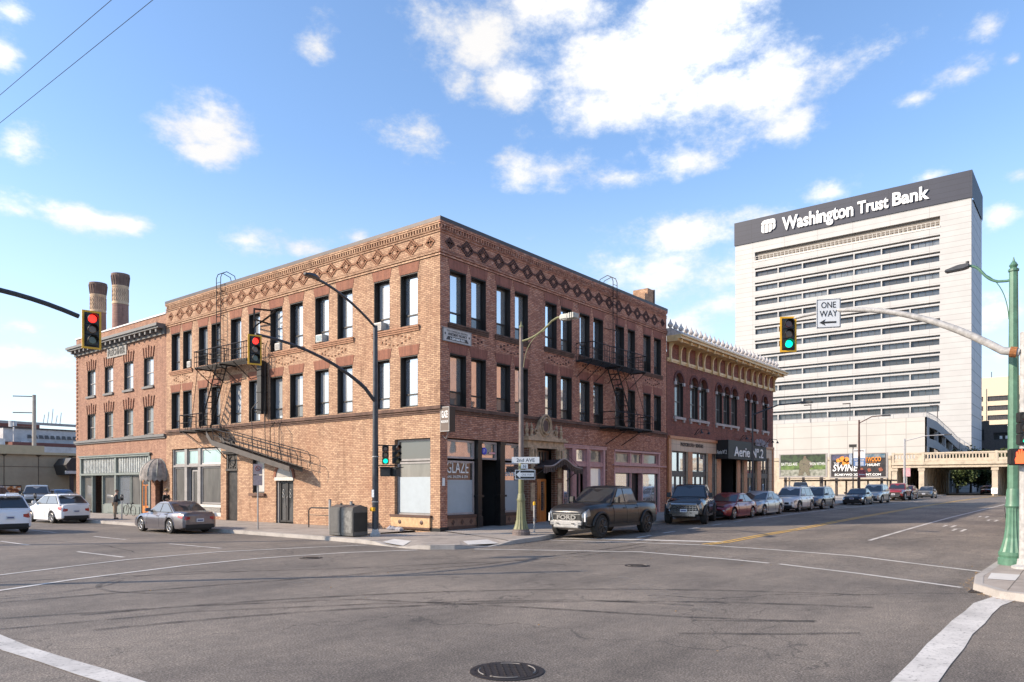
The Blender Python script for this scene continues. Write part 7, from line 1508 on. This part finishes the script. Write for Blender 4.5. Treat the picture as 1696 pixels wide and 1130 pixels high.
g.obj('slats', STEELB, bk_); G().box(-1.3, -1.25, 4.5, 5.95, .15, .2).obj('foot', STEELB, bk_)
for i, (x, y, h, lb_) in enumerate(((-1.9, 5.15, 1.5, 'taller grey steel bollard post next to the bike rack'), (-2.35, 3.1, 1.45, 'grey steel post half hidden by the waste cabinets'))):
    t = thing('bollard', lb_, 'bollard', (x, y, .15), 0, 'steel posts by the bike rack'); G().tube([(x, y, .15), (x, y, h)], .065, 8).obj('post', MATS['galvanised_post'], t); G().lathe(x, y, [(h, .07), (h + .03, .05)], 8).obj('cap', DGP, t)
t = thing('bag', 'crumpled grey plastic bag lying by the tiled window base', 'litter', (-.45, 2.4, .15)); g = G()
for k in range(5): 
    c = Vector((-.45 + rnd.uniform(-.12, .12), 2.75 - k * .22, .2)); g.lathe(c.x, c.y, [(.15, .14), (.22, .17), (.28, .10), (.30 + rnd.random() * .06, .02)], 7, lambda q, z: 1 + .3 * math.sin(q * 2.3 + k))
g.obj('crumple', M('crumpled_plastic', (.32, .31, .33), .4), t)
def meter(x, y, z0, label, rz=0):
    t = thing('parking_meter', label, 'parking meter', (x, y, z0), rz, 'parking meters along the cross street'); G().tube([(0, 0, 0), (0, 0, 1.15)], .035, 8).obj('post', MATS['galvanised_post'], t, local=True); g = G(); g.lathe(0, 0, [(1.12, .05), (1.18, .09), (1.32, .10), (1.42, .085), (1.48, .03)], 10); g.obj('meter_head', SBLK, t, local=True, smooth=True); G().box(-.05, .05, -.105, -.09, 1.28, 1.40).obj('display', GREYF, t, local=True); return t
meter(-3.4, 22.72, .15, 'parking meter the man in the dark jacket is facing'); meter(-4.4, 33.2, .15, 'parking meter behind the white crossover at far left'); meter(-3.9, 37.0, .15, 'parking meter at the far end of the left building pavement')
t = thing('bicycle', 'dark bicycle leaning behind the man at the meter, against the sage shop front', 'bicycle', (-1.0, 27.4, .15)); 
for dy in (-.52, .52): G().tube([(-.9, 27.3 + dy + .34 * math.cos(k * .3927), .5 + .34 * math.sin(k * .3927)) for k in range(17)], .02, 5).obj('wheel', SBLK, t)
G().tube([(-.9, 26.78, .5), (-.9, 27.15, .5), (-.9, 27.0, .95), (-.9, 27.62, .98), (-.9, 27.82, .5)], .02, 5).tube([(-.9, 27.15, .5), (-.9, 27.62, .98)], .02, 5).obj('frame', SBLK, t); G().box(-.97, -.83, 26.85, 27.1, .95, 1.02).obj('saddle', SBLK, t)
# overhead wires at top left: from a span pole outside the frame
def wire(label, P, Q, sag=.5):
    P, Q = Vector(P), Vector(Q); g = G(); g.tube([P.lerp(Q, i / 20) - Vector((0, 0, sag * 4 * (i / 20) * (1 - i / 20))) for i in range(21)], .007, 5); tag(g.obj('overhead_wire', SBLK, loc=tuple(P)), label, 'wire', 'wires crossing the top left corner')
wire('upper overhead wire crossing the top left corner of the sky', (-17.05, 12, 11.85), (-13.55, -29, 15.76), .12); wire('lower overhead wire crossing the top left corner of the sky', (-17.98, 12, 9.87), (-11.0, -29, 18.35), .12)
for (x, y, h, l_) in ((-17.5, 12.1, 12.3, 'tall utility pole left of the junction holding the wires'), (-12.3, -29.1, 18.8, 'tall utility pole behind the camera holding the far ends of the wires')):
    t = thing('utility_pole', l_, 'utility pole', (x, y, 0)); G().tube([(x, y, 0), (x, y, h)], [.2, .13], 8).obj('pole', M('timber_pole', (.14, .10, .07), .9), t)
wire2 = G(); P, Q = Vector((-20.2, -1.2, 7.8)), Vector((-.62, -21.3, 5.8))
# a wire strung low along the arched building
# ------------------------------------------------------------------ people
SKIN = M('skin', (.42, .25, .18), .6, var=.08); 
def skinmesh(name, mat, par, verts, edges, radii, sub=2, root=0):
    me = bpy.data.meshes.new(name); me.from_pydata(verts, edges, []); o = bpy.data.objects.new(name, me); COL.objects.link(o)
    sk = o.modifiers.new('s', 'SKIN'); sk.use_smooth_shade = True; ss = o.modifiers.new('u', 'SUBSURF'); ss.levels = sub; ss.render_levels = sub
    for i, r_ in enumerate(radii): me.skin_vertices[0].data[i].radius = r_ if isinstance(r_, tuple) else (r_, r_); me.skin_vertices[0].data[i].use_root = i == root
    bpy.context.view_layer.update(); m2 = bpy.data.meshes.new_from_object(o.evaluated_get(bpy.context.evaluated_depsgraph_get())); bpy.data.objects.remove(o)
    m2.materials.clear(); m2.materials.append(mat); m2.shade_smooth(); o = bpy.data.objects.new(name, m2); COL.objects.link(o); o.parent = par; return o
def person(label, loc, rz, top_m, leg_m, hair_m, hat=None, lean=0., arms=((.32, .18), (.30, .2)), stride=.0, forearm=.25):
    """faces local -y, 1.75 m tall"""
    t = thing('person', label, 'person', loc, rz); ln = lean
    hz_, hd = .93, 1.60
    V = [(0, 0, .95), (0, -.01 - ln * .3, 1.15), (0, -ln * .7, 1.38), (0, -ln, 1.49), (0, -ln - .015, 1.56), (0, -ln - .03, 1.66), (0, -ln - .02, 1.745),
         (-.10, .0, .90), (-.115, -stride, .50), (-.115, stride * .6 - stride, .09), (-.12, -.13 - stride * .4, .045),
         (.10, .0, .90), (.115, stride * .4, .50), (.115, stride, .09), (.12, stride - .12, .045),
         (-.20, -ln * .8, 1.41), (-.25, -ln * .7 + .02, 1.15), (-.19, -ln - forearm, 1.02 + arms[0][1]), (-.17, -ln - forearm - .08, 1.03 + arms[0][1]),
         (.20, -ln * .8, 1.41), (.25, -ln * .7 + .02, 1.15), (.19, -ln - forearm, 1.02 + arms[1][1]), (.17, -ln - forearm - .08, 1.03 + arms[1][1])]
    E_ = [(0, 1), (1, 2), (2, 3), (3, 4), (4, 5), (5, 6), (0, 7), (7, 8), (8, 9), (9, 10), (0, 11), (11, 12), (12, 13), (13, 14), (2, 15), (15, 16), (16, 17), (17, 18), (2, 19), (19, 20), (20, 21), (21, 22)]
    Rr = [(.13, .10), (.125, .10), (.14, .10), .06, .05, (.075, .095), (.06, .075), .085, .062, .045, .042, .085, .062, .045, .042, .055, .045, .036, .030, .055, .045, .036, .030]
    body = skinmesh('body', SKIN, t, V, E_, Rr)
    k = 1.12; jk = [0, 1, 2, 3, 15, 16, 17, 19, 20, 21]; mp_ = {v: i for i, v in enumerate(jk)}; JR = {0: (.165, .135), 1: (.165, .13), 2: (.175, .125), 3: .085, 15: .075, 16: .062, 17: .05, 19: .075, 20: .062, 21: .05}
    vv = [V[i] for i in jk]; vv[0] = (0, 0, .86); skinmesh('jacket', top_m, t, vv, [(mp_[a], mp_[b]) for a, b in E_ if a in mp_ and b in mp_], [JR[i] for i in jk])
    jk = [0, 7, 8, 9, 11, 12, 13]; mp_ = {v: i for i, v in enumerate(jk)}; skinmesh('trousers', leg_m, t, [V[i] for i in jk], [(mp_[a], mp_[b]) for a, b in E_ if a in mp_ and b in mp_], [(.15, .12), .105, .078, .062, .105, .078, .062])
    for f in (9, 13):
        x_, y_, _ = V[f]; G().box(x_ - .045, x_ + .045, y_ - .19, y_ + .07, 0, .09).obj('shoe', M('brown_shoe', (.05, .03, .02), .5), t, local=True, bevel=.03)
    hx, hy, hz2 = 0, -ln - .025, 1.665; g = G()
    for s in (-1, 1): g.lathe(0, 0, [(0, 0)], 3) if 0 else g.disc((s * .03, hy - .088, hz2 + .005), (0, -1, 0), .012, .008, .008, 8)
    g.obj('eyes', M('eye_dark', (.03, .02, .02), .3), t, local=True); G().add([(-.014, hy - .085, hz2 - .045), (.014, hy - .085, hz2 - .045), (0, hy - .12, hz2 - .04), (0, hy - .088, hz2 + .01)], [(0, 1, 2), (0, 2, 3), (1, 3, 2), (0, 3, 1)]).obj('nose', SKIN, t, local=True); G().box(-.025, .025, hy - .094, hy - .085, hz2 - .072, hz2 - .064).obj('mouth', M('lip', (.30, .12, .10), .6), t, local=True)
    for s in (-1, 1): G().disc((s * .078, hy + .0, hz2 - .01), (s, 0, 0), .028, .022, .018, 8).obj('ear', SKIN, t, local=True)
    g = G()
    for i in range(6):
        for j in range(12):
            a0, a1 = i / 6 * 1.5, (i + 1) / 6 * 1.5; b0, b1 = j * .5236, (j + 1) * .5236
            f = lambda a, b: (.092 * math.sin(a) * math.cos(b), hy + .018 + .105 * math.sin(a) * math.sin(b), hz2 + .0 + .112 * math.cos(a) - (.05 if math.sin(b) > .2 and a > 1.2 else 0)); g.quad(f(a0, b0), f(a0, b1), f(a1, b1), f(a1, b0))
    g.obj('hair', hair_m, t, local=True, smooth=True)
    # hands: palm with four fingers and a thumb
    for s, vi in ((-1, 18), (1, 22)):
        hx_, hy_, hz_ = V[vi]; g = G(); g.box(hx_ - .035, hx_ + .035, hy_ - .075, hy_ + .0, hz_ - .014, hz_ + .014)
        for q in range(4): x_ = hx_ - .028 + q * .0187; L_ = (.055, .068, .072, .06)[q]; g.tube([(x_, hy_ - .07, hz_), (x_, hy_ - .07 - L_ * .6, hz_ - .012), (x_, hy_ - .07 - L_ * .8, hz_ - .04)], [.009, .008, .007], 5)
        g.tube([(hx_ - s * .033, hy_ - .02, hz_), (hx_ - s * .055, hy_ - .05, hz_ - .01), (hx_ - s * .05, hy_ - .08, hz_ - .025)], [.011, .009, .008], 5); g.obj('hand', SKIN, t, local=True)
    if hat:
        G().lathe(0, hy + .01, [(hz2 + .06, .17), (hz2 + .07, .17), (hz2 + .075, .105), (hz2 + .15, .09), (hz2 + .165, .05)], 18).obj('hat', hat, t, local=True, smooth=True)
    return t
person('man in a dark jacket and tan trousers bending over a parking meter', (-3.5, 23.4, .15), R(70), M('navy_jacket', (.025, .028, .035), .8, var=.3), M('tan_trousers', (.36, .25, .16), .9, var=.15), M('grey_brown_hair', (.12, .08, .06), .8), lean=.08, forearm=.2, arms=((0, .10), (0, .14)))
person('person in dark clothes and a tan brimmed hat walking behind the mauve grey sedan', (-2.0, 20.2, .15), R(25), M('black_coat', (.014, .013, .013), .9), M('dark_trousers', (.02, .02, .022), .9), M('dark_hair', (.03, .02, .015), .8), hat=M('straw_hat', (.32, .20, .09), .8), stride=.12, forearm=.1)
# ------------------------------------------------------------------ trees beyond the underpass and the lot
LEAF = M('leaf_green', (.060, .085, .022), .7, var=.55, sc=.8); LEAF2 = M('leaf_dark', (.032, .055, .018), .7, var=.5, sc=.8); BARK = M('bark', (.07, .05, .035), .9, var=.3)
def tree(label, x, y, z0, h, cr, n, leaf=LEAF, seed=1):
    rr = random.Random(seed); t = thing('tree', label, 'tree', (x, y, z0), 0, 'street trees beyond the bridge'); th = h * .35
    g = G(); g.tube([(x, y, z0), (x + .1, y, z0 + th * .6), (x - .05, y + .1, z0 + th), (x, y, z0 + h * .7)], [.26, .2, .16, .07], 8)
    tips = []
    for k in range(9):
        a = k * 2.4; e = Vector((x + cr * .6 * math.cos(a), y + cr * .6 * math.sin(a), z0 + h * (.45 + .05 * (k % 5)))); g.tube([(x, y, z0 + th * (.8 + .06 * k)), ((x + e.x) / 2, (y + e.y) / 2, (z0 + th + e.z) / 2 + .2), tuple(e)], [.1, .07, .03], 5); tips.append(e)
    g.obj('trunk', BARK, t)
    g = G(); cl = []
    for k in range(34):
        a = rr.random() * 6.28; u = rr.random() ** .5; zz = rr.uniform(-1, 1); q = math.sqrt(max(0, 1 - zz * zz * .9)); cl.append((Vector((x + cr * u * q * math.cos(a), y + cr * u * q * math.sin(a), z0 + h * .62 + zz * h * .33)), cr * rr.uniform(.22, .42)))
    for k in range(n):
        c, rad = cl[rr.randrange(len(cl))]; d = Vector((rr.gauss(0, 1), rr.gauss(0, 1), rr.gauss(0, .8))).normalized() * rad * rr.random() ** .4; p = c + d; s = rr.uniform(.14, .30)
        u_ = Vector((rr.gauss(0, 1), rr.gauss(0, 1), rr.gauss(0, 1))).normalized(); w_ = u_.cross(Vector((rr.gauss(0, 1), rr.gauss(0, 1), rr.gauss(0, 1)))).normalized()
        g.quad(tuple(p - u_ * s), tuple(p + w_ * s * .6), tuple(p + u_ * s), tuple(p - w_ * s * .6))
    g.obj('crown', leaf, t); return t
for i, (x, y, h, cr, lab) in enumerate(((142, -1.6, 7.5, 3.4, 'green tree seen through the underpass, nearest the left pier wall'), (150, -5.2, 8.0, 4.0, 'broad green tree seen through the underpass, left of centre'), (146, -9.2, 7.8, 3.6, 'broad green tree seen through the underpass, close to the right pier'), (158, -2.0, 9, 4.6, 'darker tree far back behind the underpass trees, left'), (164, -9, 9, 5, 'darker tree far back behind the underpass trees, right'), (150, -16, 8.5, 4.4, 'green tree behind the right hand bridge span'), (148, -21, 8, 4, 'green tree behind the far right bridge span'))):
    tree(lab, x, y, .4, h, cr, 5600, (LEAF, LEAF2)[i % 2], i + 3)
b_ = thing('street_building', 'low white fronted building on the far side of the underpass', 'building', (190, -8, 0)); G().box(190, 200, -20, 0, 0, 10).obj('wall', M('far_shade_wall', (.22, .21, .20), .9), b_)
